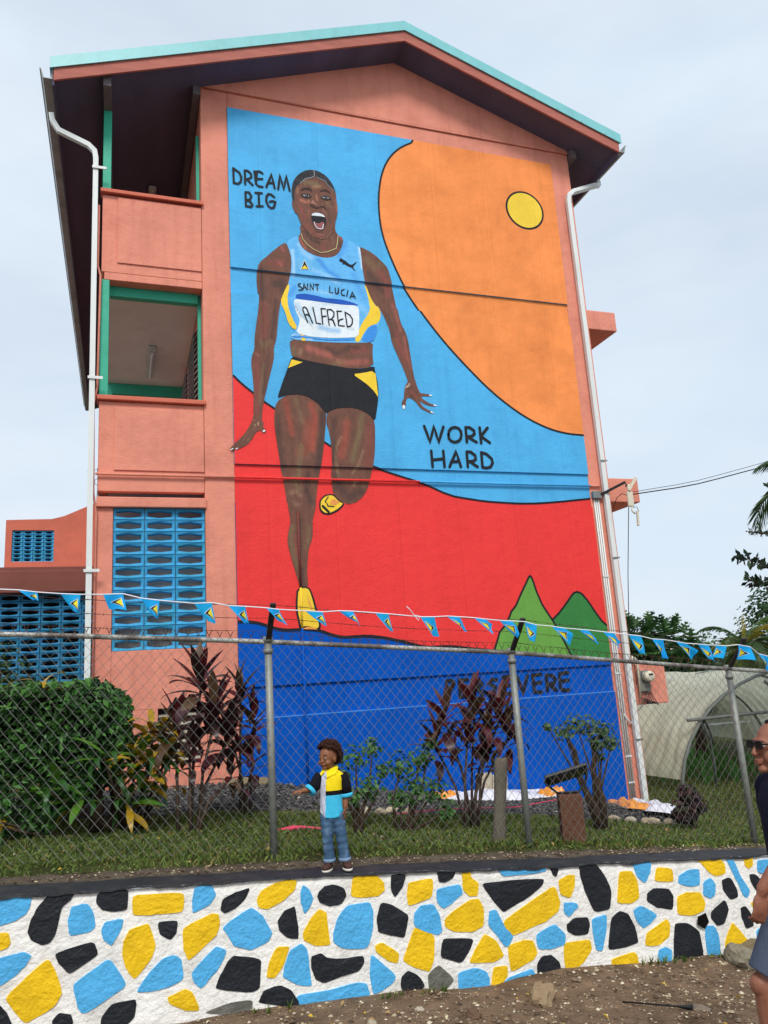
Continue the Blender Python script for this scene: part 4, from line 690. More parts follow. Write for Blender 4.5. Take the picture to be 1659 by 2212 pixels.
# the black paint laps unevenly over the front edge
def lap_fn(u, v):
    x = -9 + 24*u; d = .012 + max(0, .016*fbm(x*2.3, 3.3) + .012*fbm(x*9, 1.2))
    return (x, WY - .017 - .002*v, h_cap(x) + .004 + .012*fbm(x*4, WY*4) - d*v)
g.grid(700, 2, lap_fn); g.build('cap', m_cap, wall_root, smooth=True)
def stone_mesh(key, poly, i):
    p = poly if key == 'h' else chaikin(chaikin([tuple(q) for q in poly], 1, .12), 1, .22)
    p = [q for k, q in enumerate(p)]
    ar = sum(p[k][0]*p[(k+1) % len(p)][1] - p[(k+1) % len(p)][0]*p[k][1] for k in range(len(p)))
    if ar < 0: p = p[::-1]
    cx = sum(q[0] for q in p)/len(p); cz = sum(q[1] for q in p)/len(p); gr = 1.0 if key == 'h' else 1.05
    p = [(cx+(a-cx)*gr + .004*fbm(a*22, b_*22, 3), min(cz+(b_-cz)*gr + .004*fbm(a*22, b_*22, 9), h_cap(a)-.004)) for a, b_ in p]
    s = MB(); n = len(p); rings = []
    for sc, dy in ((1.006, .012), (1.0, -.0050), (.99, -.0072), (.66, -.0078), (.33, -.008)):
        if key == 'h': dy = -.021 - (1.04-sc)*.01
        rings.append([(cx+(q[0]-cx)*sc, WY + dy + (.0022*fbm(q[0]*sc*9+i, q[1]*sc*9, i)+.0018*fbm(q[0]*sc*34, q[1]*sc*34, i) if sc < 1.02 else 0), cz+(q[1]-cz)*sc) for q in p])
    if key == 'h': rings = [[(x, WY-.03+.0*k, z) for x, y, z in r] for k, r in enumerate(rings)]
    s.loft(rings, False); o = len(s.v); s.v.append((cx, sum(r[1] for r in rings[-1])/n - (0 if key == 'h' else .002), cz)); q = o - n
    for k in range(n): s.f.append((q+k, q+(k+1) % n, o)); s.mi.append(0)
    return s
for i, (key, dat) in enumerate(STONES):
    stone_mesh(key, pts2(dat), i).build('stone' if key != 'h' else 'weep_hole', m_stone[key], wall_root)
# the same masonry runs on past both ends of the view
for i, (key, dat) in enumerate(STONES):
    p = pts2(dat); cx = sum(q[0] for q in p)/len(p)
    for sh in (-6.55, 6.75):
        if key != 'h' and ((sh < 0 and cx+sh > -3.2) or (sh > 0 and cx+sh < 8.6)) and not (-1.0 < cx+sh < 5.9):
            dz = h_cap(cx+sh)-h_cap(cx); stone_mesh(key, [(a+sh, b+dz) for a, b in p], i+200).build('stone', m_stone[key], wall_root)

# ------------------------------------------------------------------ school building
GY = 11.0
m_coral = mat('coral_paint', 'e2917b', .8, .09, 1.2, .45, 55, .25, dirt=.45, dscale=1.6, dcol='a8604e', thr=(.48, .8), streak=.4)
m_coral_d = mat('coral_trim_paint', 'cf6f58', .7, .1, 3, .3, 50, .3, dirt=.4, dscale=3, dcol='8c4a3c')
m_wood = mat('coral_bargeboard', 'b0685a', .75, .14, 2, .25, 30, .3, dirt=.35, dscale=2.5, dcol='6b3f38', stretch=(.4, 1, 3))
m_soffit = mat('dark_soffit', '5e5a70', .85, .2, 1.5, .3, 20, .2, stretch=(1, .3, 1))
m_teal = mat('teal_roof_metal', '7fc4c6', .4, .05, 3, .05, 20, .5, dirt=.3, dscale=2, dcol='5a9a9c', streak=.35)
m_green = mat('green_trim', '33ab8b', .55, .06, 3, .15, 40, .4, dirt=.2, dscale=4, dcol='1d6f5c')
m_ceil = mat('corridor_ceiling', 'e2ded8', .9, .08, 1.2, .2, 30, .2, dirt=.3, dscale=1, dcol='a59a90')
m_block = mat('blue_block_paint', '3fa2d0', .7, .15, 5, .5, 45, .3, dirt=.5, dscale=6, dcol='20688f', rnd=.1)
m_pipe = mat('white_pvc', 'dfe3e0', .45, .05, 3, .05, 30, .4, dirt=.35, dscale=3, dcol='9a9a90', stretch=(1, 1, .3), streak=.4)
m_gutter = mat('grey_gutter', 'a9adad', .5, .1, 3, .1, 30, .4, dirt=.5, dscale=2.5, dcol='5b5a56')
m_metal = mat('galvanised_steel', '8d9290', .45, .15, 6, .15, 40, .5, metal=.6, dirt=.4, dscale=5, dcol='5f5f5a')
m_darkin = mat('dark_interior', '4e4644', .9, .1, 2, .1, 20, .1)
m_glass = mat('louvre_glass', '8c9696', .2, .1, 3, 0, 20, .6)
m_black = mat('black_metal', '15171a', .45, .1, 5, .1, 40, .4)
bld = thing('school_building', 'tall coral school building with a painted runner mural on its gable wall', 'building', (4, 17, 0))

fr = MB()
fr.box(1.11, 1.54, GY-.015, GY+.25, -.6, 11.16); fr.box(7.60, 8.01, GY-.015, GY+.25, -1.1, 11.16)
for z0, z1 in ((7.55, 7.98), (4.20, 4.78), (1.12, 1.55)): fr.box(1.54, 7.60, GY, GY+.2, z0, z1)
fr.prism([(1.54, 10.87), (7.60, 10.87), (7.60, 11.16), (1.54, 11.16)], GY-.012, GY+.2)
fr.build('concrete_frame', m_coral, bld, bevel=.012)
def sof(x): return 12.42 - (.367*(4.55-x) if x < 4.55 else .345*(x-4.55))
gp = MB().prism([(1.112, 11.165), (8.008, 11.165), (8.008, sof(8)), (4.55, 12.42), (1.112, sof(1.11))], GY-.04, GY+.2); gp.build('gable_panel', m_coral, bld)

# mural panels stand a little proud of the beams
def paint(name, c, **k):
    d = dict(rough=.7, var=.09, vscale=1.6, bump=.40, bscale=42, spec=.3, seam=.8, dirt=.25, streak=.3, dscale=1.4, thr=(.5, .78)); d.update(k); return mat(name, c, **d)
PM = dict(sky=paint('mural_sky_blue', '4fb0e6', dirt=.35, dcol='2f82b4', dscale=1.2), orange=paint('mural_orange', 'f9944f', dirt=.5, dcol='b5652f', dscale=1.1, thr=(.42, .75)), red=paint('mural_red', 'ee3a38', dcol='c02a2c', dscale=1.6),
          blue=paint('mural_deep_blue', '0054b8', dcol='00408f', spec=.12, rough=.8), lgreen=paint('mural_light_green', '68a044', dcol='4f8034'), dgreen=paint('mural_dark_green', '37803f' , dcol='2b6833'),
          sunyel=paint('mural_sun_yellow', 'f0cc40', dcol='cfa830'), black=paint('mural_black', '191b20', var=.2, dcol='2b2e35'), skin=paint('mural_skin', '6b473c', attr='Col', var=.16, vscale=14, dcol='452e28', dscale=9, stretch=(1.6, 1, .6), dirt=.35),
          hair=paint('mural_hair', '2b2b30', var=.5, vscale=9, dcol='4a4f58', dirt=.5, dscale=8, stretch=(.5, 1, 1)), vest=paint('mural_vest_blue', '62b4ec', attr='Col', var=.08, vscale=3, dcol='2f7fd0', dirt=.25, dscale=3, stretch=(1, 1, 1.6), thr=(.52, .72)), bib=paint('mural_bib_white', 'e6edf2', attr='Col', var=.06, dirt=.2, dcol='9cc4e4', dscale=4),
          yellow=paint('mural_yellow', 'f5cf3a', dcol='e0a828'), midblue=paint('mural_mid_blue', '3a8fe0', dcol='2566c0', dirt=.5, dscale=5), navy=paint('mural_navy', '1a58b8', dcol='0f3c8c', dirt=.6, dscale=6, stretch=(.4, 1, 2)),
          white=paint('mural_white', 'e6edf2', var=.08, dcol='9cc4e4', dirt=.5, dscale=3.5, thr=(.52, .7)), badge=paint('mural_badge', '6fbbe8'), shorange=paint('mural_shoe_orange', 'f0a050'), dark=paint('mural_dark_brown', '3a2a2a'),
          lip=paint('mural_lip', '7c4a48'), liphi=paint('mural_highlight', 'a87868'), tongue=paint('mural_tongue', '9c5a5c'), grey=paint('mural_grey', '9aa0a4'), gold=paint('mural_gold', 'cdbf8c'))
PY = GY - .035
for z0, z1, m in ((7.98, 10.872, 'sky'), (4.78, 7.55, 'sky'), (1.55, 4.20, 'blue'), (-1.0, 1.12, 'blue')):
    MB().box(1.54, 7.60, PY, GY+.2, z0, z1).build('wall_panel', PM[m], bld, bevel=.006)
BANDS = ((-1.0, 1.12, PY), (1.12, 1.55, GY), (1.55, 4.20, PY), (4.20, 4.78, GY), (4.78, 7.55, PY), (7.55, 7.98, GY), (7.98, 10.872, PY))
SH = dict(skin=[], vest=[], bib=[])
for wd, c, st, dat, key in SHADES:
    p = pts2(dat); SH[key].append((wd, lin(c), st, p, min(q[0] for q in p)-wd*1.5, max(q[0] for q in p)+wd*1.5, min(q[1] for q in p)-wd*1.5, max(q[1] for q in p)+wd*1.5))
def segd(x, z, a, b):
    dx, dz = b[0]-a[0], b[1]-a[1]; L2 = dx*dx+dz*dz or 1e-9; t = max(0, min(1, ((x-a[0])*dx+(z-a[1])*dz)/L2)); return math.hypot(x-a[0]-t*dx, z-a[1]-t*dz)
BASE0 = dict(skin=lin('734c3e'), vest=lin('66b8ee'), bib=lin('e6eef3'))
def soft_col(x, z, key):
    c = BASE0[key]; k = 1 + (.12 if key == 'skin' else .04)*fbm(x*9, z*5)
    c = tuple(q*k for q in c)
    for wd, cc, st, p, x0, x1, z0, z1 in SH[key]:
        if x0 < x < x1 and z0 < z < z1:
            d = min(segd(x, z, p[i], p[i+1]) for i in range(len(p)-1)); t = max(0, min(1, (wd*.9-d)/(wd*.85))); t = t*t*(3-2*t)*st
            c = tuple(a*(1-t)+b*t for a, b in zip(c, cc))
    return c
ORD = [0]
def mural_add(mb, polys, layer, soft=0.0, key='skin'):
    ORD[0] = (ORD[0] + 1) % 90
    """polys: list of (x,z) faces; split at the panel edges, set each piece on its own panel face"""
    for z0, z1, yy in BANDS:
        if all(max(q[1] for q in p) < z0 or min(q[1] for q in p) > z1 for p in polys): continue
        bm = bmesh.new()
        for p in polys:
            n = len(p); cv, _, cf, _, _, _ = geometry.delaunay_2d_cdt([Vector(q) for q in p], [], [list(range(n))], 1, 1e-5)
            vv = [bm.verts.new((q.x, 0, q.y)) for q in cv]
            for f in cf: bm.faces.new([vv[i] for i in f])
        cut = [((0, 0, z0), (0, 0, -1)), ((0, 0, z1), (0, 0, 1)), ((1.5405, 0, 0), (-1, 0, 0)) if layer < 3 else None, ((7.5995, 0, 0), (1, 0, 0))]
        for c in cut:
            if c: bmesh.ops.bisect_plane(bm, geom=bm.verts[:]+bm.edges[:]+bm.faces[:], plane_co=c[0], plane_no=c[1], clear_outer=True)
        if soft and bm.verts:
            xs = [v.co.x for v in bm.verts]; zs = [v.co.z for v in bm.verts]
            for ax, lo, hi in ((0, min(xs), max(xs)), (2, min(zs), max(zs))):
                for k in range(math.ceil(lo/soft), math.floor(hi/soft)+1):
                    co = [0, 0, 0]; co[ax] = k*soft; no = [0, 0, 0]; no[ax] = 1
                    bmesh.ops.bisect_plane(bm, geom=bm.verts[:]+bm.edges[:]+bm.faces[:], plane_co=co, plane_no=no)
        y = yy - .003 - .0022*layer - .00002*ORD[0]; bm.verts.index_update(); bm.normal_update()
        vsn = [(v.co.x, y, v.co.z) for v in bm.verts]; fsn = []
        for f in bm.faces:
            q = [v.index for v in f.verts]; fsn.append(q if f.normal.y < 0 else q[::-1])
        if soft:
            if mb.col is None: mb.col = []
            mb.col += [soft_col(v[0], v[2], key) for v in vsn]
        mb.add(vsn, fsn); bm.free()
mural = None
for name, key, layer, dat in MURAL:
    mb = MB(); p = pts2(dat)
    if key not in ('sky', 'red', 'blue', 'orange', 'sunyel') and name not in ('flag_badge', 'painted_mountain') and len(p) > 5: p = chaikin(p, 1)
    mural_add(mb, [p], layer, (.014 if name in ('head', 'neck', 'hand') else .028) if key in ('skin', 'vest', 'bib') else 0, key)
    if mural is None: mural = mb.build('mural', PM[key], bld)
    else: mb.build(name, PM[key], mural)
words = {}
for name, key, layer, wd, dat, word in BRUSHED:
    L_, R_, pc = ribbon(pts2(dat), wd); faces = [[tuple(L_[i]), tuple(L_[i+1]), tuple(R_[i+1]), tuple(R_[i])] for i in range(len(pc)-1)]
    caps = [] if name == 'outline' else [[(c[0]+wd/2*math.cos(a*math.pi/5), c[1]+wd/2*math.sin(a*math.pi/5)) for a in range(10)] for c in (pc[0], pc[-1])]
    mb = words.setdefault((name, key, word or str(dat)), MB())
    mural_add(mb, faces, layer); mural_add(mb, caps, layer+.35) if caps else None
for k, mb in words.items(): mb.build(k[0], PM[k[1]], mural)

MB().prism([(1.545, 1.113), (7.595, 1.113), (7.595, 1.127), (1.545, 1.127)], PY-.004, PY+.03).build('dusty_ledge_highlight', paint('mural_dusty_highlight_blue', '4a90dc', spec=.12), bld)  # pale strip for the dusty ledge top, its highlight put into the colour
# open corridor bay on the left
pa = MB(); pa.box(-.35, 1.108, GY, GY+.12, 7.69, 8.97); pa.build('parapet', m_coral, bld, bevel=.01)
MB().box(-.13, 1.104, GY-.022, GY, 7.85, 8.94).build('parapet_panel', m_coral, bld, bevel=.006)
cp = MB().add([(-.38, GY-.07, 8.985), (1.135, GY-.07, 8.985), (1.135, GY+.2, 9.035), (-.38, GY+.2, 9.035), (-.38, GY-.07, 9.045), (1.135, GY-.07, 9.045), (1.135, GY+.2, 9.10), (-.38, GY+.2, 9.10)], [(0,3,2,1),(4,5,6,7),(0,1,5,4),(1,2,6,5),(2,3,7,6),(3,0,4,7)]); cp.build('coping', m_coral_d, bld, bevel=.008)
MB().box(-.31, 1.108, GY+.004, GY+.2, 7.57, 7.69).build('floor_beam', m_coral, bld, bevel=.008)
pa = MB(); pa.box(-.35, 1.108, GY, GY+.12, 4.335, 5.66); pa.build('parapet', m_coral, bld, bevel=.01)
MB().box(-.14, 1.104, GY-.022, GY, 4.64, 5.575).build('parapet_panel', m_coral, bld, bevel=.006)
cp = MB().box(-.38, 1.135, GY-.07, GY+.2, 5.665, 5.735); cp.build('coping', m_coral_d, bld, bevel=.012)
MB().box(-.36, 1.125, GY-.06, GY+.2, 4.10, 4.245).build('lintel', m_coral, bld, bevel=.012)
lw = MB(); lw.box(-.35, -.14, GY, GY+.2, -.1, 4.10); lw.box(-.14, 1.108, GY+.004, GY+.2, 1.34, 2.125); lw.box(-.14, .46, GY+.004, GY+.2, -.1, 1.34); lw.box(1.02, 1.108, GY+.004, GY+.2, -.1, 1.34); lw.box(.46, 1.02, GY+.004, GY+.2, -.1, .60)
lw.box(-.14, 1.108, GY-.05, GY+.003, -.1, .52)
lw.build('lower_wall', m_coral, bld, bevel=.008)
for k in range(6):
    MB().obox((.74, GY+.08, .67+.115*k), .275, .005, .034, Matrix.Rotation(math.radians(-62), 3, 'X')).build('vent_slat', mat('vent_slat_paint', 'a59f90', .6, .1, 4, .1, 40, .3), bld)
MB().box(.46, 1.02, GY+.3, GY+.32, .5, 1.4).build('vent_back', m_darkin, bld)
# breeze blocks, each laid singly
def breeze(w_, h_, d_=.10):
    s = MB(); a, b = w_/2-.004, h_/2-.003
    ins = .04; hx = [(-a+ins, -b*.38), (0, -b*.63), (a-ins, -b*.38), (a-ins, b*.38), (0, b*.63), (-a+ins, b*.38)]
    ou = [(-a, -b), (0, -b), (a, -b), (a, b), (0, b), (-a, b)]
    iu = [(x*.985, z*.93) for x, z in ou]
    rings = [[(x, d_, z) for x, z in ou], [(x, .006, z) for x, z in ou], [(x, 0, z) for x, z in iu], [(x, .014, z) for x, z in [(q[0]*1.06, q[1]*1.18) for q in hx]], [(x, .024, z) for x, z in hx], [(x, d_, z) for x, z in hx]]
    return s.loft(rings, False)
bw, bh = 1.25/3, 1.975/12
bmesh1 = breeze(bw, bh).mesh('breeze_block', m_block)
for r in range(12):
    for c in range(3):
        o = link('breeze_block', bmesh1, bld); o.location = (-.14+bw*(c+.5), GY+.03, 2.125+bh*(r+.5))
MB().box(-.14, 1.10, GY+.45, GY+.47, 2.0, 4.2).build('stair_backing', m_ceil, bld)
# corridor slabs, ceilings and classroom wall running back
YB = 24.0
MB().box(-.33, 1.105, GY+.2, YB, 7.58, 7.76).build('corridor_ceiling', m_ceil, bld)
MB().box(-.33, 1.105, GY+.2, YB, 4.40, 4.55).build('corridor_floor', m_ceil, bld)
MB().box(1.115, 8.005, GY+.26, YB, -1.1, 11.0).build('classroom_block', m_coral, bld)
bp = MB(); bp.box(-.35, -.24, GY+.13, YB, 7.69, 8.95); bp.box(-.35, -.24, GY+.13, YB, 4.36, 5.64); bp.box(-.35, -.24, GY+.21, YB, .2, 4.09); bp.build('side_parapet', m_coral, bld)
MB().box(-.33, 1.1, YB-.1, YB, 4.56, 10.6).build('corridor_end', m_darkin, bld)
for z0, z1 in ((5.736, 7.57), (9.05, 10.46)):
    MB().box(-.355, -.235, GY+.01, GY+.115, z0, z1).build('corridor_post', m_green, bld, bevel=.005)
    for yy in (15.1, 19.2): MB().box(-.345, -.235, yy, yy+.1, z0, z1).build('corridor_post', m_green, bld)
    MB().box(1.06, 1.107, GY+.26, GY+.34, z0, z1).build('corridor_jamb', m_green, bld)
MB().box(-.234, 1.059, GY+.205, GY+.32, 7.42, 7.575).build('corridor_beam', m_green, bld)
for yy in (15.1, 19.2): MB().box(-.234, 1.1, yy, yy+.12, 7.36, 7.575).build('corridor_beam', m_green, bld)
for z0, z1 in ((5.75, 7.35), ):
    for yy in (11.7, 13.4, 15.4, 17.1):
        s = MB(); n = 15
        for k in range(n): s.obox((1.07, yy+.75, z0+.06+(z1-z0-.1)*k/n), .004, .72, .055, Matrix.Rotation(math.radians(35), 3, 'Y'))
        s.build('louvre_window', m_glass, bld, kind='stuff')
for z, yy in ((7.53, 13.2), (10.86, 13.3)):
    f = MB(); f.box(.38, .52, yy, yy+1.25, z-.06, z+.05 if z < 8 else z+.0); o = f.build('ceiling_lamp', mat('lamp_housing', 'b9bcb8', .5, .05), bld, bevel=.02)
    MB().tube([(.45, yy+.06, z-.085), (.45, yy+1.19, z-.085)], .022).build('lamp_tube', m_pipe, o)
# roof
Y0, YR = GY-.62, YB+.5
def roofp(x, up): return sof(x) + up
XLe, XRe = -1.03, 8.74
for a, b in ((XLe, 4.55), (4.55, XRe)):
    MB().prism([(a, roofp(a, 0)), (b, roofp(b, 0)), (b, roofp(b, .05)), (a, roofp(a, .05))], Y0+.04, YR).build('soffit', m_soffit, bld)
    nb = 1
    MB().prism([(a-.06 if a < 0 else a, roofp(a, .16)), (b+.06 if b > 8 else b, roofp(b, .16)), (b+.06 if b > 8 else b, roofp(b, .19)), (a-.06 if a < 0 else a, roofp(a, .19))], Y0+.02, YR).build('roof_sheet', m_teal, bld)
    MB().prism([(a, roofp(a, -.06)), (b, roofp(b, -.06)), (b, roofp(b, .15)), (a, roofp(a, .15))], Y0, Y0+.035).build('bargeboard', m_wood, bld, bevel=.004)
    aa, bb = (a-.05 if a < 0 else a), (b+.05 if b > 8 else b)
    MB().prism([(aa, roofp(aa, .135)), (bb, roofp(bb, .135)), (bb, roofp(bb, .315)), (aa, roofp(aa, .315))], Y0-.03, Y0-.012).build('flashing', m_teal, bld)
    MB().prism([(aa, roofp(aa, .315)), (bb, roofp(bb, .315)), (bb, roofp(bb, .325)), (aa, roofp(aa, .325))], Y0-.03, Y0+.25).build('flashing_top', m_teal, bld)
    for k in range(1, 9):
        x = a + (b-a)*k/8.6; z = roofp(x, .13); MB().box(x-.006, x+.006, Y0-.035, Y0-.03, z-.004, z+.03).build('roof_screw', m_metal, bld)
for x, ya in ((-.30, Y0+.10), (1.045, GY-.10), (8.075, GY-.14)):
    z = sof(x) - .005; MB().box(x-.055, x+.055, ya, GY+3, z-.17, z).build('purlin', mat('grey_purlin', '6d6668', .8, .2, 4, .2, 20, .2), bld)
for x in (XLe-.03, XRe+.03):
    sg = -1 if x < 0 else 1; z = sof(x) + .10
    prof = [(0, .04), (0, -.10), (sg*.10, -.10), (sg*.14, .05), (sg*.165, .05), (sg*.165, .04), (sg*.15, .035), (sg*.112, -.112), (-sg*.012, -.112), (-sg*.012, .04)]
    MB().prism([(x+p[0], z+p[1]) for p in (prof if sg > 0 else prof[::-1])], Y0+.03, YR).build('gutter', m_gutter, bld)
    MB().box(min(x-sg*.04, x-sg*.014), max(x-sg*.04, x-sg*.014), Y0+.045, YR, z-.20, z+.05).build('fascia', m_soffit, bld)
# drainpipes
def pipe(name, pts, r, m, par=bld, sq=False, n=8): return MB().tube(pts, r, 4 if sq else n, True, sq).build(name, m, par, smooth=not sq)
dpl = pipe('drainpipe', [(-1.09, 10.86, 10.12), (-1.07, 10.86, 10.0), (-.98, 10.87, 9.86), (-.56, 10.89, 9.70), (-.475, 10.9, 9.62), (-.455, 10.9, 9.5), (-.425, 10.9, .2)], .037, m_pipe, sq=True)
for z in (9.32, 5.95, 3.2): MB().box(-.50, -.30, 10.84, 10.856, z-.02, z+.02).build('pipe_clip', m_pipe, dpl)
dpr = pipe('drainpipe', [(8.84, 11.25, 10.92), (8.82, 11.22, 10.80), (8.68, 11.12, 10.71), (7.97, 10.9, 10.30), (7.86, 10.89, 10.2), (7.84, 10.89, 10.05), (7.86, 10.89, -.95)], .040, m_pipe, sq=True)
for z in (5.0, 3.3, 1.6, .35): MB().box(7.79, 7.93, 10.835, 10.842, z-.012, z+.012).build('pipe_clip', m_metal, dpr)
# conduits
pipe('conduit', [(-.40, 10.955, 8.75), (-.40, 10.955, 7.75), (-.36, 10.955, 7.6), (-.375, 10.955, 5.85), (-.42, 10.955, 5.6), (-.40, 10.955, 4.3), (-.36, 10.955, 4.0), (-.375, 10.955, .3)], .016, m_coral)
zc = 4.57
for x0, x1, m in ((-.38, 1.54, m_coral), (1.54, 4.45, PM['red']), (4.45, 7.6, PM['sky']), (7.6, 7.8, m_coral)): pipe('conduit', [(x0, 10.952, zc), (x1, 10.952, zc)], .018, m)
for k, x in enumerate((7.655, 7.695, 7.735)): pipe('conduit', [(x, 10.965, 4.36), (x, 10.965, -.8)], .014, m_pipe)
MB().box(7.615, 7.775, 10.90, 10.984, 4.34, 4.47).build('junction_box', m_metal, bld, bevel=.01)
for z in (3.0, 1.4, .1, -.3): MB().box(7.635, 7.755, 10.944, 10.95, z-.012, z+.012).build('conduit_clip', m_pipe, bld)
pipe('conduit', [(7.70, 10.94, .75), (7.78, 10.93, .62), (7.95, 10.93, .55)], .014, m_pipe)
xs_ = 2.455
for z0, z1, m in ((2.92, 4.06, paint('mural_pipe_brown', '7a3c34')), (2.33, 2.92, PM['yellow']), (-.2, 2.33, PM['blue'])): pipe('conduit', [(xs_, PY-.024, z0), (xs_, PY-.024, z1)], .017, m)
# sunshade slabs on the far side
for z0, z1, x1 in ((7.57, 7.95, 8.64), (4.31, 4.74, 8.64), (.87, 1.53, 8.67)):
    MB().box(8.012, x1, GY+.02, YB-.2, z0, z1).build('sunshade', m_coral, bld, bevel=.015)

# ------------------------------------------------------------------ chain-link fence
FY = 6.75
def rail_z(x): return h_fence(x) + 1.75
m_rail = mat('fence_rail', 'b9b9b2', .5, .2, 5, .15, 40, .4, metal=.3, dirt=.75, dscale=3.5, dcol='4a332a', stretch=(.7, 1, 1), thr=(.44, .54))
m_wire = mat('galvanised_wire', '8c8c84', .5, .2, 3, 0, 40, .5, metal=.4)
m_rust = mat('rusty_wire', '4a3428', .8, .3, 8, 0, 40, .3)
m_post = mat('galvanised_post', '8f928c', .55, .18, 4, .2, 45, .4, metal=.35, dirt=.5, dscale=4, dcol='5f5a4f')
m_arm = mat('dark_steel_arm', '2e2d2d', .6, .2, 6, .2, 40, .4, dirt=.5, dscale=6, dcol='5a4032')
fence = thing('chain_link_fence', 'rusty chain link fence with steel posts and three strands of barbed wire', 'fence', (3.5, FY, 0))
POSTS = [-6.2, -3.75, -1.25, 1.205, 3.56, 6.12, 8.6, 11.1, 13.6]
for x in POSTS:
    z = rail_z(x); po = MB().tube([(x, FY, h_fence(x)-.15), (x, FY, z+.03)], .032, 14).build('post', m_post, fence, smooth=True)
    MB().tube([(x, FY, z-.10), (x, FY, z-.06)], .042, 14).build('post_band', m_post, po, smooth=True)
    MB().tube([(x, FY, z-.005), (x, FY, z+.045)], .043, 14).build('post_cap', m_post, po, smooth=True)
    ar = MB(); ar.cur = 0; d = Vector((0, -.29, .30)).normalized(); a = Vector((x, FY-.01, z+.0)); b = a + d*.42
    ar.obox((a+b)/2, .024, .010, .21, Matrix.Rotation(math.atan2(-d.y, d.z), 3, 'X')); ar.obox((a+b)/2 + Vector((.02, .012, -.004)), .004, .016, .208, Matrix.Rotation(math.atan2(-d.y, d.z), 3, 'X'))
    ar.build('barb_arm', m_arm, fence)
xs = [-8+.5*i for i in range(47)]
MB().tube([(x, FY, rail_z(x)) for x in xs], .021, 10).build('top_rail', m_rail, fence, smooth=True)
# woven mesh: every wire zigzags down, hooking its neighbours
mw = MB(); hw, hh = .0445, .0525; tips = MB()
n_w = int(20/hw)
for i in range(n_w):
    x = -7.2 + i*hw
    if x > 12.2: break
    zt = rail_z(x)+.03; zb = h_fence(x)+.015; k = 0; pts = []; z = zt
    while z > zb:
        s = (k+i) % 2
        pts.append((x + (hw*.5 if s else -hw*.5) + .003*fbm(x*3, z*3), FY-.026 + (.004 if s else -.004) + .012*fbm(x*1.3, z*1.3), z)); z -= hh; k += 1
    mw.tube(pts, .0022, 3, False)
    e = Vector(pts[0]); sg = 1 if i % 2 else -1; tips.tube([e, e+Vector((-sg*.012, 0, .028)), e+Vector((-sg*.022, 0, .045))], .0030, 4)
mw.build('wire_mesh', m_wire, fence, kind='stuff'); tips.build('wire_tips', m_rust, fence, kind='stuff')
m_barbs = MB()
for f_ in (.12, .26, .40):
    d = Vector((0, -.29, .30)).normalized(); pts = []
    for j in range(len(POSTS)-1):
        for k in range(10):
            t = k/10; x = POSTS[j]+(POSTS[j+1]-POSTS[j])*t; pts.append((x, FY-.02+d.y*f_, rail_z(x)+d.z*f_ - .025*math.sin(math.pi*t) + .004*fbm(x*4, f_)))
    s = MB(); s.tube(pts, .0022, 3, False); s.tube([(x+.01, y-.003, z+.003*math.sin(i*9)) for i, (x, y, z) in enumerate(pts)], .0016, 3, False)
    for x, y, z in [tuple(Vector(pts[i]).lerp(Vector(pts[i+1]), k/2)) for i in range(len(pts)-1) for k in range(2)]:
        for q in range(2):
            v = Vector((random.uniform(-.5, .5), random.uniform(-1, 1), random.uniform(-1, 1))).normalized()*.013; p = Vector((x, y, z)); s.tube([p-v, p+v], .0013, 3, False)
    s.build('barbed_wire', m_rust, fence)

# ------------------------------------------------------------------ bunting
m_str = mat('white_string', 'e8e8ee', .8, .05); m_flag = mat('flag_blue', '1aa6e6', .75, .08, 6, .1, 60, .2, trans=.25, rnd=.09); m_fk = mat('flag_black', '14161a', .8, .05, trans=.05); m_fy = mat('flag_yellow', 'f0e03a', .75, .05, trans=.2); m_fw = mat('flag_white', 'eef2f2', .75, .05, trans=.2)
bunt = thing('flag_bunting', 'string of small blue flags with yellow and black triangles along the fence top', 'bunting', (3, 6.4, 1.9))
FQ = [pts2(f) for f in FLAGS]
sp = [(-7, 6.4, 2.75), (-1.6, 6.41, FQ[0][0][1]+.06)]
for q in FQ: sp += [(q[0][0], 6.4, q[0][1]+.004), (q[1][0], 6.4, q[1][1]+.004)]
sp += [(8.6, 6.41, 1.42), (13, 6.42, .95)]
sp.sort(); MB().tube(sp, .005, 5).build('string', m_str, bunt, smooth=True)
kn = MB(); k0 = Vector((FQ[10][0][0]-.06, 6.39, FQ[10][0][1]+.02))
kn.tube([k0, k0+Vector((-.05, -.01, .06)), k0+Vector((-.07, 0, .08))], .004, 4); kn.tube([k0, k0+Vector((.03, -.02, -.05)), k0+Vector((.05, -.01, -.01)), k0], .004, 4); kn.build('string_knot', m_str, bunt)
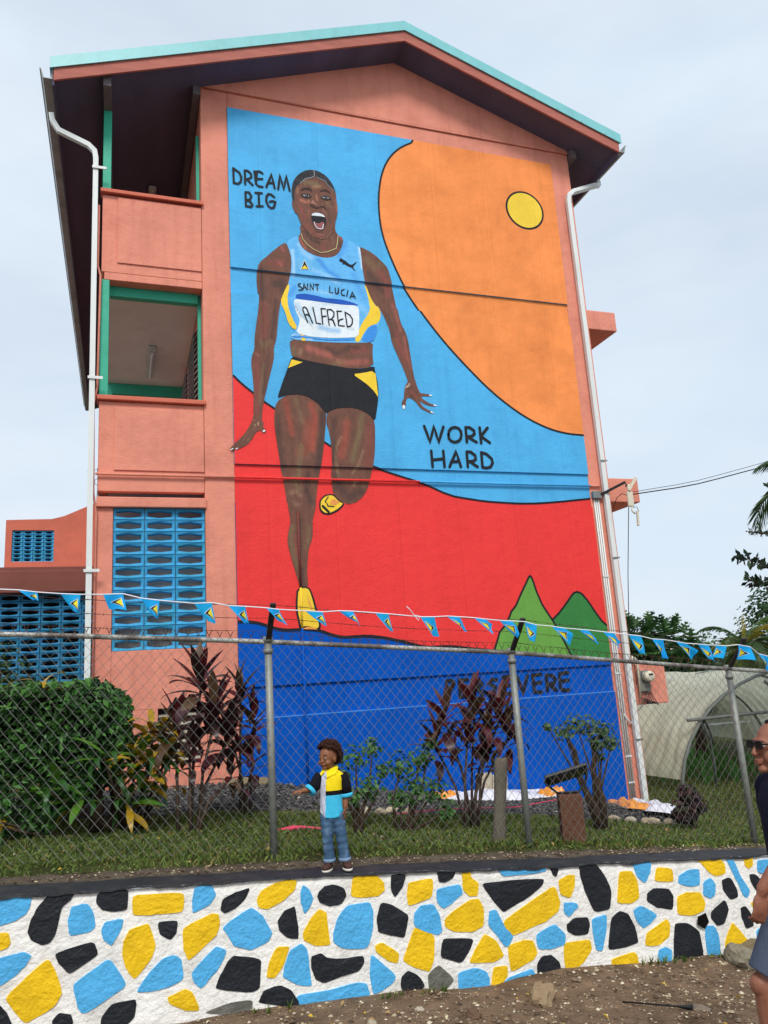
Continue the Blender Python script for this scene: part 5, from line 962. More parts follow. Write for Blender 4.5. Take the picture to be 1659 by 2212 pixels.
for i, (A_, B_, C_, D_) in enumerate(FQ):
    rnd_ = random.Random(i); ph = rnd_.uniform(0, 6); am = rnd_.uniform(.015, .04)
    def fp(u, v, off=0.0):
        t = Vector(A_).lerp(Vector(B_), u); b = Vector(D_).lerp(Vector(C_), u); p = t.lerp(b, v)
        return (p.x, 6.395 - off + am*math.sin(ph+u*4+v*2)*v - .02*v, p.y + .004*math.sin(ph+u*5)*v)
    fl = MB().grid(7, 7, lambda u, v: fp(u, v)).build('flag', m_flag, bunt, smooth=True)
    rev = i >= 11 or i == 10
    X = (lambda u: 1-u) if rev else (lambda u: u)
    def tri(a, b, c, off, nm, m):
        s = MB(); n = 5; idx = {}
        for r in range(n+1):
            for k in range(n+1-r):
                w1, w2 = r/n, k/n; w0 = 1-w1-w2; u = a[0]*w0+b[0]*w1+c[0]*w2; v = a[1]*w0+b[1]*w1+c[1]*w2; idx[r, k] = len(s.v); s.v.append(fp(X(u), v, off))
        for r in range(n):
            for k in range(n-r):
                s.f.append((idx[r, k], idx[r+1, k], idx[r, k+1])); s.mi.append(0)
                if k < n-r-1: s.f.append((idx[r+1, k], idx[r+1, k+1], idx[r, k+1])); s.mi.append(0)
        s.build(nm, m, fl, smooth=True)
    tri((.22, .52), (.88, .20), (.88, .84), .002, 'flag_border', m_fw); tri((.27, .52), (.85, .24), (.85, .80), .0035, 'flag_triangle', m_fk); tri((.50, .52), (.85, .27), (.85, .77), .005, 'flag_triangle', m_fy)

# ------------------------------------------------------------------ planting helpers
def leaf_mesh(name, m, wd=.16, droop=.5, fold=.25, segs=6, tip=1.0):
    s = MB(); 
    for i in range(segs+1):
        t = i/segs; ww = wd*math.sin(math.pi*min(1, t*.94+.03))**.8 * (1-.25*t); x = t*math.cos(droop*t*t); z = -droop*t*t*.62
        s.v += [(x, ww, z+ww*fold), (x, 0, z), (x, -ww, z+ww*fold)]
    for i in range(segs):
        a = i*3; s.f += [(a, a+1, a+4, a+3), (a+1, a+2, a+5, a+4)]; s.mi += [0, 0]
    return s.mesh(name, m, True)
def place_leaf(me, par, base, yaw, pitch, scale, roll=0.0, name='leaf'):
    o = bpy.data.objects.new(name, me); COL.objects.link(o); o.parent = par
    o.location = Vector(base) - Vector(par.location); o.rotation_euler = Euler((roll, -pitch, yaw), 'XYZ'); o.scale = (scale,)*3
    return o
def leaf_cloud(s, pos, nrm, size, nm=1, asp=.5):
    """one folded two-triangle leaf"""
    n = Vector(nrm).normalized(); t = n.cross(Vector((random.uniform(-1, 1), random.uniform(-1, 1), random.uniform(-1, 1))))
    if t.length < .1: t = n.orthogonal()
    t.normalize(); b = n.cross(t); p = Vector(pos); L_ = size*random.uniform(.7, 1.25); W_ = L_*asp
    s.cur = random.randrange(nm); e = n*L_*.12
    s.add([p-t*L_*.5, p+b*W_*.5+e, p+t*L_*.5-e*1.2, p-b*W_*.5+e], [(0, 1, 2), (0, 2, 3)])
def greens(prefix, cols, tr=.25, rough=.5): return [mat(prefix + str(i), c, rough, .2, 20, 0, 40, .35, trans=tr) for i, c in enumerate(cols)]
m_bark = mat('bark', '4a3d32', .95, .3, 6, .8, 30, .1, dirt=.5, dscale=8, dcol='2a211a')
m_hedge = greens('hedge_leaf', ['294c1e', '3a6628', '1b3415', '588a40'])

# clipped hedge at the left
hed = thing('hedge_bush', 'big clipped dark green hedge bush at the left behind the fence', 'bush', (-1.2, 8.6, lawn(-1.2, 8.6)))
s = MB()
def hedge_pt():
    while True:
        x, y, z = random.uniform(-3.6, .10), random.uniform(7.75, 9.5), random.uniform(.3, 1.82)
        top = 1.70 - .02*(x+.5) + .05*fbm(x*1.7, y*1.7) + .05*fbm(x*6, y*6); bot = .42 + .14*fbm(x*2, y*2, 4) + max(0, (x+.6))*.75
        fr_ = 7.9 + .14*fbm(x*1.6, z*1.6, 2) + .09*fbm(x*5, z*5, 2) + max(0, (z-1.5))*.4; rt = .06 - 2.2*max(0, z-1.42)**2 - .5*max(0, z-1.6) + .12*fbm(y*2, z*2, 7) + .07*fbm(y*6, z*6, 7) - max(0, 1.0-z)*.5
        if not (bot < z < top and y > fr_ and x < rt): continue
        dd = min(top-z, y-fr_, rt-x)
        if random.random() < math.exp(-dd*9) + .04: return (x, y, z), (0.25 if rt-x < .2 else 0, -1 if y-fr_ < .25 else -.2, 1.0 if top-z < .25 else .45)
for _ in range(19000):
    p, n = hedge_pt(); n = Vector(n)+Vector((random.gauss(0, .5), random.gauss(0, .5), random.gauss(0, .5))); leaf_cloud(s, p, n, .062 + .06*random.random()**3, 4)
s.build('crown', m_hedge, hed)
core = MB().grid(24, 12, lambda u, v: (-3.5+3.42*u + .05*fbm(u*9, v*9), 8.12+.05*fbm(u*12, v*12, 3), .62+.36*u+(.95-.36*u)*v)); core.grid(24, 8, lambda u, v: (-3.5+3.42*u, 8.12+1.2*v, 1.57+.04*fbm(u*9, v*9))); core.build('inner_shade_sheets', mat('hedge_core_shade', '16200f', 1, .3, 8, .5, 20, .05), hed)  # near-black sheets inside the hedge: deep interior shade painted as colour
for bx, by in ((-.22, 8.15), (-.05, 8.3), (-1.5, 8.4), (-1.7, 8.3)):
    z0 = lawn(bx, by); MB().tube([(bx, by, z0-.05), (bx+.02, by+.02, z0+.25), (bx-.06, by+.08, z0+.6), (bx-.12, by+.2, z0+1.0)], [.075, .055, .05, .03], 8).build('trunk', m_bark, hed, smooth=True)

# croton with yellow-blotched leaves in front of the hedge end
m_cro = [mat('croton_green', '4a7a28', .4, .25, 6, 0, 40, .5, dirt=.5, dscale=9, dcol='8a8a1e', trans=.2), mat('croton_yellow', 'b58f18', .4, .25, 6, 0, 40, .5, dirt=.7, dscale=8, dcol='3f5a18', trans=.2), mat('croton_dark', '2f5a20', .4, .25, 6, 0, 40, .5, trans=.2)]
cro = thing('croton_bush', 'croton bush with long green and yellow blotched leaves beside the hedge', 'bush', (.12, 8.1, lawn(.12, 8.1)))
lm = [leaf_mesh('leaf', m_cro[i % 3], .105+.02*(i % 2), .4+.25*(i % 3), .18) for i in range(6)]
for (cx, cy, cz, n, ye) in ((.12, 8.05, .98, 32, .25), (.30, 8.1, 1.15, 32, .45), (.42, 8.05, .95, 30, .55), (.26, 7.98, .9, 26, .3), (-.05, 7.95, .80, 22, .15), (.20, 7.95, .70, 20, .3), (-.35, 7.85, .62, 18, .1), (-.15, 7.8, 1.0, 14, .1), (.05, 7.9, .55, 14, .2), (-.6, 7.8, .75, 12, .05), (-.75, 8.1, 1.70, 5, .9), (-1.25, 7.8, .62, 10, .05), (-1.0, 7.8, .5, 8, .3), (.42, 8.2, .72, 9, .7)):
    MB().tube([(.1+.3*(cx-.1), 8.15, lawn(.1, 8.1)-.03), ((cx+.1)/2, (cy+8.1)/2, cz*.6), (cx, cy, cz)], [.02, .014, .01], 6).build('stem', m_bark, cro, smooth=True)
    for k in range(n):
        yaw = random.uniform(0, 6.28); pit = random.uniform(-.35, 1.1); me = lm[(1 if random.random() < ye else random.choice((0, 2))) + (3 if random.random() < .5 else 0)]
        place_leaf(me, cro, (cx+random.gauss(0, .03), cy+random.gauss(0, .03), cz+random.gauss(0, .04)), yaw, pit, random.uniform(.24, .40), random.uniform(-.5, .5))

# red ti plants
m_ti = [mat('ti_leaf_maroon', '421d24', .38, .3, 6, 0, 40, .5, trans=.22), mat('ti_leaf_dark', '35201f', .38, .3, 6, 0, 40, .5, trans=.15), mat('ti_leaf_red', '622428', .38, .3, 6, 0, 40, .5, trans=.28), mat('ti_leaf_bronze', '5a4430', .42, .3, 6, 0, 40, .45, trans=.2)]
ti_l = [leaf_mesh('leaf', m_ti[i % 4], .135+.02*(i % 3), .25+.32*((i//4) % 3), .2, 7) for i in range(12)]
m_stem = mat('ti_stem', '5a4a40', .9, .3, 8, .5, 30, .15)
def ti_plant(label, base, crowns, group='red ti plants behind the fence'):
    t = thing('ti_plant', label, 'plant', base, group)
    for (x, y, z, n, ln, ww) in crowns:
        bx = base[0]+(x-base[0])*.18+random.gauss(0, .05); by = base[1]+random.gauss(0, .04); p0 = Vector((bx, by, base[2]-.04)); p2 = Vector((x, y, z)); p1 = p0.lerp(p2, .5)+Vector((-(x-bx)*.18, 0, .03))
        MB().tube([p0, p1, p2, p2+Vector((0, 0, .12))], [.017, .014, .012, .006], 6).build('stem', m_stem, t, smooth=True)
        for k in range(n):
            f = k/n; pit = 1.35-1.5*f+random.gauss(0, .12); yaw = k*2.4+random.gauss(0, .3)
            j = random.choice((0, 0, 1, 1, 2, 3)) if ww == 0 else random.choice((0, 2, 2, 3, 1))
            place_leaf(ti_l[j + 4*(0 if f < .35 else 1 if f < .7 else 2)], t, (x+random.gauss(0, .012), y+random.gauss(0, .012), z+.13-.26*f), yaw, pit, ln*random.uniform(.8, 1.15), random.uniform(-.3, .3))
    return t
ti_plant('dark maroon ti plant in front of the coral wall', (.57, 7.9, lawn(.57, 7.9)), [(.74, 8.0, 1.55, 26, .42, 0), (.50, 7.95, 1.12, 20, .36, 0), (.98, 8.0, 1.02, 22, .38, 0), (.86, 7.85, 1.28, 18, .36, 0), (.62, 7.85, .92, 16, .3, 0), (1.02, 7.95, .70, 14, .3, 0)])
ti_plant('small dark ti plant partly hidden behind the left steel fence post', (1.22, 8.6, lawn(1.22, 8.6)), [(1.22, 8.6, 1.42, 18, .36, 0), (1.36, 8.62, 1.12, 16, .32, 0), (1.12, 8.62, 1.02, 14, .32, 0), (1.33, 8.6, .72, 12, .28, 0)])
ti_plant('reddish ti plant in front of the blue painted wall', (3.46, 7.75, lawn(3.46, 7.75)), [(3.24, 7.75, 1.06, 16, .34, 1), (3.56, 7.7, 1.12, 18, .38, 1), (3.90, 7.75, 1.08, 18, .38, 1), (3.12, 7.75, .80, 16, .34, 1), (3.45, 7.7, .86, 16, .36, 1), (3.72, 7.7, .92, 20, .36, 1), (3.95, 7.75, .84, 16, .34, 1), (3.62, 7.7, .62, 12, .30, 1)])

# green shrubs beside the child
m_shr = greens('shrub_leaf', ['4d7a34', '3c6a2c', '5f8a48', '2f5524'], .3)
def shrub(label, base, lobes, n, size, name='green_shrub', mats=None, grp='green shrubs behind the fence'):
    t = thing(name, label, 'shrub', base, grp); s = MB()
    for (x, y, z, r) in lobes:
        p0 = Vector(base)+Vector((random.gauss(0, .03), 0, -.03)); MB().tube([p0, p0.lerp(Vector((x, y, z)), .5)+Vector((random.gauss(0, .05), 0, 0)), (x, y, z)], [.02, .014, .006], 6).build('stem', m_bark, t, smooth=True)
        for k in range(int(n*r/.2)):
            v = Vector((random.gauss(0, 1), random.gauss(0, 1), random.gauss(0, 1))).normalized()*r*random.random()**.45
            leaf_cloud(s, (x+v.x, y+v.y, z+v.z*.9), v+Vector((0, -.3, .5))*r, size, 4, .75)
    s.build('crown', mats or m_shr, t); return t
shrub('loose green shrub right beside the child in front of the blue wall', (2.17, 7.6, lawn(2.17, 7.6)), [(2.22, 7.7, .80, .15), (2.42, 7.75, .88, .12), (2.05, 7.65, .62, .12), (2.35, 7.65, .52, .15), (2.15, 7.6, .45, .10), (1.98, 7.7, .72, .09), (2.5, 7.7, .66, .1)], 105, .058)
shrub('spreading green shrub between the child and the reddish ti plant', (2.62, 7.6, lawn(2.6, 7.6)), [(2.70, 7.7, .68, .18), (2.92, 7.7, .72, .15), (2.80, 7.65, .45, .2), (3.02, 7.65, .42, .18), (2.62, 7.6, .38, .12), (3.12, 7.6, .22, .12), (3.02, 7.7, .86, .08)], 105, .058)
tre = shrub('small twisted tree with a flat green top by the floodlight', (4.92, 7.7, lawn(4.92, 7.7)), [(4.62, 7.7, .86, .12), (4.78, 7.7, .93, .13), (4.95, 7.7, .90, .14), (5.12, 7.7, .82, .14), (5.22, 7.72, .68, .11), (4.98, 7.65, .72, .11), (4.42, 7.7, .93, .05), (5.05, 7.7, .56, .07)], 95, .06, 'small_tree', greens('twisted_tree_leaf', ['3d5a34', '4d6a40', '2c4426', '5d7a50'], .25), None)
z0 = lawn(4.92, 7.7)
for pts, r in (([(4.95, 7.7, z0-.05), (4.9, 7.7, z0+.25), (4.78, 7.72, z0+.5), (4.72, 7.7, z0+.85), (4.62, 7.7, z0+1.05)], [.05, .042, .035, .028, .012]), ([(4.98, 7.7, z0-.05), (5.0, 7.68, z0+.3), (4.93, 7.7, z0+.6), (5.0, 7.7, z0+.9), (5.12, 7.7, z0+1.05)], [.045, .04, .034, .024, .01])):
    MB().tube(pts, r, 8).build('trunk', m_bark, tre, smooth=True)
m_dk = greens('dark_shrub_leaf', ['3a2228', '2a1c1e', '4a2c2c', '33301e'], .15)
shrub('low dark purple shrub on the lawn at the right', (6.12, 7.7, lawn(6.12, 7.7)), [(6.08, 7.7, lawn(6.1, 7.7)+.22, .17), (6.2, 7.7, lawn(6.1, 7.7)+.28, .16), (6.12, 7.68, lawn(6.1, 7.7)+.40, .13)], 150, .085, 'dark_shrub', m_dk, None)

# ------------------------------------------------------------------ building wing at the back left
m_coral_b = mat('coral_wing_paint', 'cf7460', .85, .1, .8, .3, 40, .2, dirt=.4, dscale=1.1, dcol='9a5648')
m_brown = mat('brown_coral_beam', '7e4f46', .85, .15, 1, .3, 40, .2, dirt=.4, dscale=1.5, dcol='5a3832')
m_block_b = mat('blue_wing_block', '2f80ac', .75, .12, 4, .4, 45, .25, dirt=.4, dscale=5, dcol='1c5272', rnd=.1)
wing = thing('school_wing', 'lower coral wing with blue breeze block screens behind the drainpipe at left', 'building', (-3, 18, 0))
bw2, bh2 = .385, .148
bm2 = breeze(bw2, bh2).mesh('breeze_block', m_block_b); bm3 = breeze(.21, .0865, .06).mesh('breeze_block', m_block)
for r in range(16):
    for c in range(8):
        o = link('breeze_block', bm2, wing); o.location = (-.42-bw2*(c+.5), 17.0, 1.30+bh2*(r+.5))
w_ = MB(); w_.box(-9, -3.52, 17.0, 17.2, -.2, 3.67); w_.box(-3.52, -.40, 17.0, 17.2, -.2, 1.29); w_.build('wall', m_coral_b, wing)
MB().box(-9, -.40, 16.78, 17.25, 3.672, 4.12).build('roof_beam', m_brown, wing, bevel=.02)
MB().box(-9, -.40, 16.85, 24, 4.125, 4.2).build('flat_roof', m_brown, wing)
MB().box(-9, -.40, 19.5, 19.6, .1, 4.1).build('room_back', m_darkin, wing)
up = MB(); XA, XB, ZA, ZB = -2.29, -1.45, 4.50, 5.195
up.prism([(-2.42, 4.2), (-.42, 4.2), (-.42, ZA), (-2.42, ZA)], 18, 18.2); up.prism([(-2.42, ZA), (XA, ZA), (XA, ZB), (-2.42, ZB)], 18, 18.2)
up.prism([(XB, ZA), (-.42, ZA), (-.42, ZB), (XB, ZB)], 18, 18.2); up.prism([(-2.42, ZB), (-.42, ZB), (-.42, 5.92), (-.75, 5.76), (-1.25, 5.52), (-1.5, 5.45), (-2.42, 5.42)], 18, 18.2)
up.build('upper_wall', m_coral_b, wing)
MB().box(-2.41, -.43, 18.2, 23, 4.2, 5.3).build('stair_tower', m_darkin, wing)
for r in range(8):
    for c in range(4):
        o = link('breeze_block', bm3, wing); o.location = (XA+.21*(c+.5), 18.03, ZA+.0866*(r+.5))
s = MB(); a = Vector((-.52, 16.6, 5.9)); s.tube([a+Vector((-.02, 0, -.6)), a, a+Vector((-.01, 0, .35))], .012, 5); s.tube([a+Vector((-.22, 0, .28)), a+Vector((.06, 0, .33))], .005, 4); s.tube([a+Vector((.07*math.cos(t/2), 0, .05+.07*math.sin(t/2))) for t in range(13)], .006, 4)
tag(s.build('roof_aerial', m_metal), 'thin looped aerial on the wing roof beside the white drainpipe', 'aerial')

# ------------------------------------------------------------------ shade tunnel (greenhouse) at the right
m_film = mat('tunnel_film', 'f4f7e0', .4, .06, 1.5, .5, 7, .4, dirt=.3, dscale=1.2, dcol='d2d8a8', stretch=(.6, 2.2, .6), trans=.4, alpha=.78)
m_hoop = mat('tunnel_hoop', '6d736e', .6, .15, 6, .1, 30, .4)
gh = thing('greenhouse_tunnel', 'pale plastic covered arched greenhouse tunnel behind the fence at right', 'greenhouse', (12.4, 16, -.8))
GX, GW, GZ, GH = 12.45, 2.98, -.85, 2.12
def arc(a, r=1.0): return (GX - GW*r*math.cos(a), GZ + GH*r*math.sin(a))
def film(u, v):
    a = math.pi*(.045+.91*u); y = 12.0 + 9*v; x, z = arc(a, 1.01 + .012*fbm(u*9, y*.7) + .006*math.sin(y*4+u*5) - .02*abs(math.sin(math.pi*(y-12)/2))**.5 + .005*math.sin(y*21+3*fbm(u*4, y)) + .004*fbm(u*30, y*9))
    return (x, y, z)
MB().grid(60, 240, film).build('plastic_film', m_film, gh, smooth=True)
for y in (12.0, 14.0, 16.0, 18.0, 21.0):
    MB().tube([(arc(math.pi*k/20)[0], y, arc(math.pi*k/20)[1]) for k in range(21)], .032, 8).build('hoop', m_hoop, gh, smooth=True)
for z, x in ((.47, 9.75), ): MB().tube([(x, 11.96, z), (GX+2.6, 11.96, z+.05)], .03, 8).build('cross_bar', m_hoop, gh, smooth=True)
MB().tube([(10.05, 12.0, .45), (10.5, 12.35, .1), (10.75, 12.6, -.4), (10.8, 12.7, -.95)], .03, 8).build('brace', m_hoop, gh, smooth=True)
MB().tube([(11.7, 12.0, 1.05), (12.4, 12.1, .55)], .03, 8).build('brace', m_hoop, gh, smooth=True)
MB().grid(20, 30, lambda u, v: (GX-2.4+4.8*u, 20.9+.05*math.sin(u*40), GZ+.45+(GH*math.sqrt(max(0, 1-((u-.5)*1.62)**2))-.5)*v)).build('end_film', m_film, gh, smooth=True)
for k, y in enumerate((13.0, 15.5)):
    s = MB(); 
    for q in range(60):
        p = Vector((10.4+3.6*random.random(), y+random.random()*1.5, -.95)); d = Vector((random.gauss(0, .3), random.gauss(0, .3), 1))*random.uniform(.3, .8); b = d.cross(Vector((0, 1, 0))).normalized()*.03
        s.add([p-b, p+b, p+d*.6+b*1.6+Vector((0, 0, 0)), p+d+Vector((random.gauss(0, .2), 0, -.15)), p+d*.6-b*1.6], [(0, 1, 2, 3, 4)])
    tag(s.build('seedling_bed', mat('seedling_leaf', '3d6a28', .6, .3, 5, 0, trans=.3), kind='stuff'), 'tall green plants growing inside the tunnel' if k == 0 else 'green plants at the back inside the tunnel', 'plants')

# ------------------------------------------------------------------ trees behind
m_bf = greens('breadfruit_leaf', ['36582e', '466c3a', '28462a', '587e48'], .25)
def lobed(s, p, d, up, L_, nm=4):
    """deeply lobed leaf: midrib plus paired lobes"""
    d = Vector(d).normalized(); x = d.cross(Vector(up)).normalized(); n = x.cross(d); p = Vector(p); s.cur = random.randrange(nm)
    for k in range(4):
        t0 = .12+.2*k; m0 = p + d*L_*t0 - n*L_*.12*t0*t0; m1 = p + d*L_*(t0+.16) - n*L_*.12*(t0+.16)**2; w_ = L_*.42*math.sin(math.pi*min(.92, t0+.16))
        for sg in (-1, 1):
            tip = (m0+m1)/2 + x*sg*w_ + d*L_*.13 - n*w_*.2
            s.add([m0-d*.02*L_, m1+d*.03*L_, tip+d*.03*L_, tip-d*.06*L_], [(0, 1, 2, 3)] if sg > 0 else [(0, 3, 2, 1)])
    e = p+d*L_*.82-n*L_*.09; s.add([e-x*L_*.07, e+x*L_*.07, p+d*L_*1.05-n*L_*.16], [(0, 1, 2)])
def big_tree(name, label, base, crowns, n, L_, mats, lob=True, asp=.45):
    t = thing(name, label, 'tree', base, 'trees behind the greenhouse'); s = MB(); b = Vector(base)
    c0 = sum((Vector(c[:3]) for c in crowns), Vector())/len(crowns)
    MB().tube([b+Vector((0, 0, -.2)), b.lerp(c0, .35)+Vector((.1, 0, 0)), b.lerp(c0, .75)], [.2, .15, .09], 9).build('trunk', m_bark, t, smooth=True)
    for (x, y, z, r) in crowns:
        c = Vector((x, y, z)); MB().tube([b.lerp(c0, .45), (b.lerp(c0, .5)+c)/2+Vector((0, 0, -.1)), c], [.09, .06, .02], 6).build('limb', m_bark, t, smooth=True)
        for k in range(int(n*r*r)):
            v = Vector((random.gauss(0, 1), random.gauss(0, 1), random.gauss(0, 1))).normalized(); q = c + v*r*random.random()**.4
            if lob: lobed(s, q, v+Vector((0, 0, random.uniform(-.3, .5))), (random.gauss(0, .3), random.gauss(0, .3), 1), L_*random.uniform(.7, 1.2))
            else: leaf_cloud(s, q, v+Vector((0, -.3, .5)), L_, 4, asp)
    s.build('crown', mats, t); return t
big_tree('breadfruit_tree', 'tree with large deeply lobed leaves behind the greenhouse beside the building', (14.2, 18.6, -1.1), [(13.4, 18.2, 1.9, .6), (14.0, 18.5, 2.2, .5), (14.7, 18.3, 2.0, .55), (15.2, 18.2, 1.6, .5), (13.9, 18.2, 1.3, .8), (14.9, 18.1, 1.0, .8), (12.7, 18.2, 1.7, .6), (13.2, 18.3, 2.35, .35), (14.45, 18.3, 2.35, .35)], 210, .46, m_bf)
m_dg = greens('dark_tree_leaf', ['2c4a28', '3c5e32', '203a1e', '4c6c40'], .22)
big_tree('leafy_tree', 'dark leafy tree mass at the right edge behind the greenhouse', (17.2, 17.4, -1.2), [(17.2, 17.2, 2.4, .9), (16.7, 17.4, 1.5, .9), (17.6, 17.3, 3.0, .7), (16.4, 17.2, .7, 1.0), (17.6, 17.0, 1.0, 1.1)], 620, .17, m_dg, False, .4)
big_tree('leafy_tree', 'rounded dark green tree seen between the lobed tree and the palm', (18.5, 24, -1.2), [(18.2, 24, .9, 1.4), (19.6, 24, .8, 1.4), (16.6, 24, .8, 1.2), (21, 24, 1.1, 1.5)], 330, .24, m_dg, False)
m_pf = [mat('palm_leaf_green', '4c6832', .5, .25, 4, 0, trans=.25), mat('palm_leaf_dark', '38522a', .5, .25, 4, 0, trans=.2), mat('palm_leaf_yellow', 'a59a3c', .5, .25, 4, 0, trans=.3)]
def frond(par, base, yaw, pitch, L_, droop, m, nl=30, wl=.30):
    s = MB(); pts = []; p = Vector(base); a = pitch
    for k in range(13):
        pts.append(p.copy()); p = p + Vector((math.cos(yaw)*math.cos(a), math.sin(yaw)*math.cos(a), math.sin(a)))*(L_/12); a -= droop/12*(1+k*.12)
    s.tube(pts, [.02*(1-.07*k)*L_/1.6 for k in range(13)], 4, False)
    side = Vector((-math.sin(yaw), math.cos(yaw), 0))
    for k in range(nl):
        t = .1+.9*k/nl; i = min(11, int(t*12)); q = pts[i].lerp(pts[i+1], t*12-i); d = (pts[i+1]-pts[i]).normalized(); ll = L_*wl*(math.sin(math.pi*min(1, t*.85+.12))*.8+.25)
        for sg in (-1, 1):
            tip = q + side*sg*ll*.62 + d*ll*.62 - Vector((0, 0, ll*(.25+.25*random.random()))); mid = q.lerp(tip, .5)+Vector((0, 0, ll*.08)); w2 = d*.016*L_
            s.add([q-w2*.5, q+w2*.5, mid+w2, tip, mid-w2], [(0, 1, 2, 3, 4)])
    return s.build('frond', m, par)
def palm(label, base, top, n, L_, m=None, spikes=3, yaws=None, seed=1):
    t = thing('palm_tree', label, 'tree', base, 'palms at the right'); R_ = random.Random(seed)
    b, c = Vector(base), Vector(top); MB().tube([b-Vector((0, 0, .2)), b.lerp(c, .5)+Vector((.06, 0, 0)), c], [.16, .12, .10], 10).build('trunk', m_bark, t, smooth=True)
    for k in range(n):
        y = (k*2.4+R_.uniform(-.3, .3)) if not yaws else yaws[k % len(yaws)]+R_.uniform(-.2, .2); f = k/n
        frond(t, c, y, 1.25-1.5*f, L_*R_.uniform(.85, 1.1), 1.1+1.0*f, m_pf[2] if R_.random() < .15 else m_pf[k % 2])
    for k in range(spikes): frond(t, c, R_.uniform(0, 6), 1.5, L_*.6, .15, m_pf[2], 18, .12)
    return t
palm('coconut palm with a yellow new shoot behind the greenhouse', (15.6, 16.6, -1.1), (15.45, 16.3, 1.75), 15, 1.5)
palm('short palm low behind the greenhouse roof', (14.3, 17.2, -1.1), (14.2, 17.0, .75), 12, 1.1, spikes=1, seed=4)
palm('low palm in the middle distance to the right of the pole', (17.0, 18, -1.1), (16.8, 17.8, 1.0), 12, 1.4, spikes=1, seed=7)
palm('tall palm whose frond tips hang in at the right edge', (11.3, 9.4, -1.0), (11.1, 9.2, 4.1), 16, 1.75, spikes=1, seed=9)
# off-frame tree reaching in with two leafy branches
bt = thing('almond_tree', 'tree at the right edge reaching in with thin leafy branches', 'tree', (8.9, 7.9, -.6)); s = MB()
m_al = greens('branch_leaf', ['1f3020', '2a3f28', '182618', '36502f'], .15)
MB().tube([(8.9, 7.9, -.8), (8.8, 7.8, 1.0), (8.75, 7.7, 2.2), (8.9, 7.8, 3.6)], [.12, .10, .08, .05], 9).build('trunk', m_bark, bt, smooth=True)
for pts in ([(8.75, 7.7, 2.0), (7.9, 7.3, 2.40), (7.2, 7.15, 2.62), (6.80, 7.08, 2.70)], [(8.75, 7.7, 1.9), (7.9, 7.3, 2.15), (7.3, 7.2, 2.38), (6.92, 7.12, 2.42)], [(8.0, 7.3, 2.9), (7.5, 7.2, 2.98), (7.05, 7.1, 2.99)], [(8.75, 7.7, 2.3), (8.0, 7.4, 3.3), (7.6, 7.2, 3.6)], [(8.8, 7.75, 2.8), (9.4, 7.4, 3.6), (9.8, 7.3, 4.0)], [(8.8, 7.75, 1.6), (8.1, 7.5, 1.75), (7.55, 7.35, 1.72)]):
    P_ = [Vector(p) for p in pts]; MB().tube(P_, [.03, .014, .008, .004][:len(P_)], 5).build('branch', m_bark, bt, smooth=True)
    small = pts[-1][2] == 2.99 and .5 or 1.0
    for k in range(len(P_)-1):
        if k == 0 and len(P_) > 3: rng_ = (.55, 1)
        else: rng_ = (0, 1)
        for q in range(60):
            t = random.uniform(*rng_); c = P_[k].lerp(P_[k+1], t); v = Vector((random.gauss(-.3, .5), random.gauss(0, .6), random.gauss(.1, .8))).normalized()
            L_ = .098*small*random.uniform(.7, 1.2); x = v.cross(Vector((random.gauss(0, 1), random.gauss(0, 1), .3))).normalized()*L_*.22; s.cur = random.randrange(4); b = c+Vector((random.gauss(0, .012), random.gauss(0, .012), random.gauss(0, .012)))
            s.add([b, b+v*L_*.6+x, b+v*L_, b+v*L_*.6-x], [(0, 1, 2, 3)])
for k in range(1500):
    v = Vector((random.gauss(0, 1), random.gauss(0, 1), random.gauss(0, 1))).normalized()*random.random()**.4; leaf_cloud(s, (10.6+1.0*v.x, 8.2+.8*v.y, 3.7+1.0*v.z), v, .1, 4)
s.build('crown', m_al, bt)
# left background tree against the block screen
big_tree('feathery_tree', 'small feathery dark tree in front of the wing screen at far left', (-2.3, 13.4, .3), [(-1.75, 13.3, 2.05, .42), (-2.1, 13.2, 1.75, .6), (-1.5, 13.3, 1.75, .35), (-2.7, 13.3, 2.2, .6)], 900, .11, m_dg, False, .3)['group'] = 'trees by the wing'
# wooded hill far off with a few houses
m_hill = mat('wooded_hill_haze', '4d5c50', .95, .3, .06, 0, 10, .05, dirt=.7, dscale=.12, dcol='66756c')  # distance haze painted in: greens shifted to bluish grey
s = MB()
def hill_fn(u, v):
    x = 90+330*u; y = 250+140*v; h = 5 + 6.5*math.exp(-((x-216)/24)**2) + 5*max(0, (x-215)/130)
    return (x, y, -2 + (h*min(1, v*3.2)) + 2.2*fbm(x*.09, y*.09)*min(1, v*5) + 1.1*abs(fbm(x*.35, y*.35)))
s.grid(150, 40, hill_fn); structure(s.build('hill', m_hill, smooth=False))
for i, (hx, hy, hz, c, lab) in enumerate(((203, 262, 5.0, 'd8d4c8', 'white house lowest on the wooded hill'), (214, 264, 8.4, 'c9d2d6', 'pale blue house near the top of the wooded hill'), (209, 262, 7.0, 'cfc4b4', 'cream house halfway up the wooded hill'), (221, 266, 6.6, 'dcdcd4', 'white house at the right of the wooded hill'))):
    t = thing('hill_house', lab, 'house', (hx, hy, hz), 'houses on the far hill'); MB().box(hx-2.2, hx+2.2, hy-2, hy+2, hz-2, hz+1.2).build('wall', mat('house_wall' + str(i), c, .9), t)
    MB().prism([(hx-2.5, hz+1.2), (hx+2.5, hz+1.2), (hx, hz+2.2)], hy-2.3, hy+2.3).build('roof', mat('house_roof', '8a5a4c', .9), t)
    for q in (-1, 1): MB().box(hx+q-.3, hx+q+.3, hy-2.03, hy-2.004, hz-.2, hz+.6).build('window', m_darkin, t)

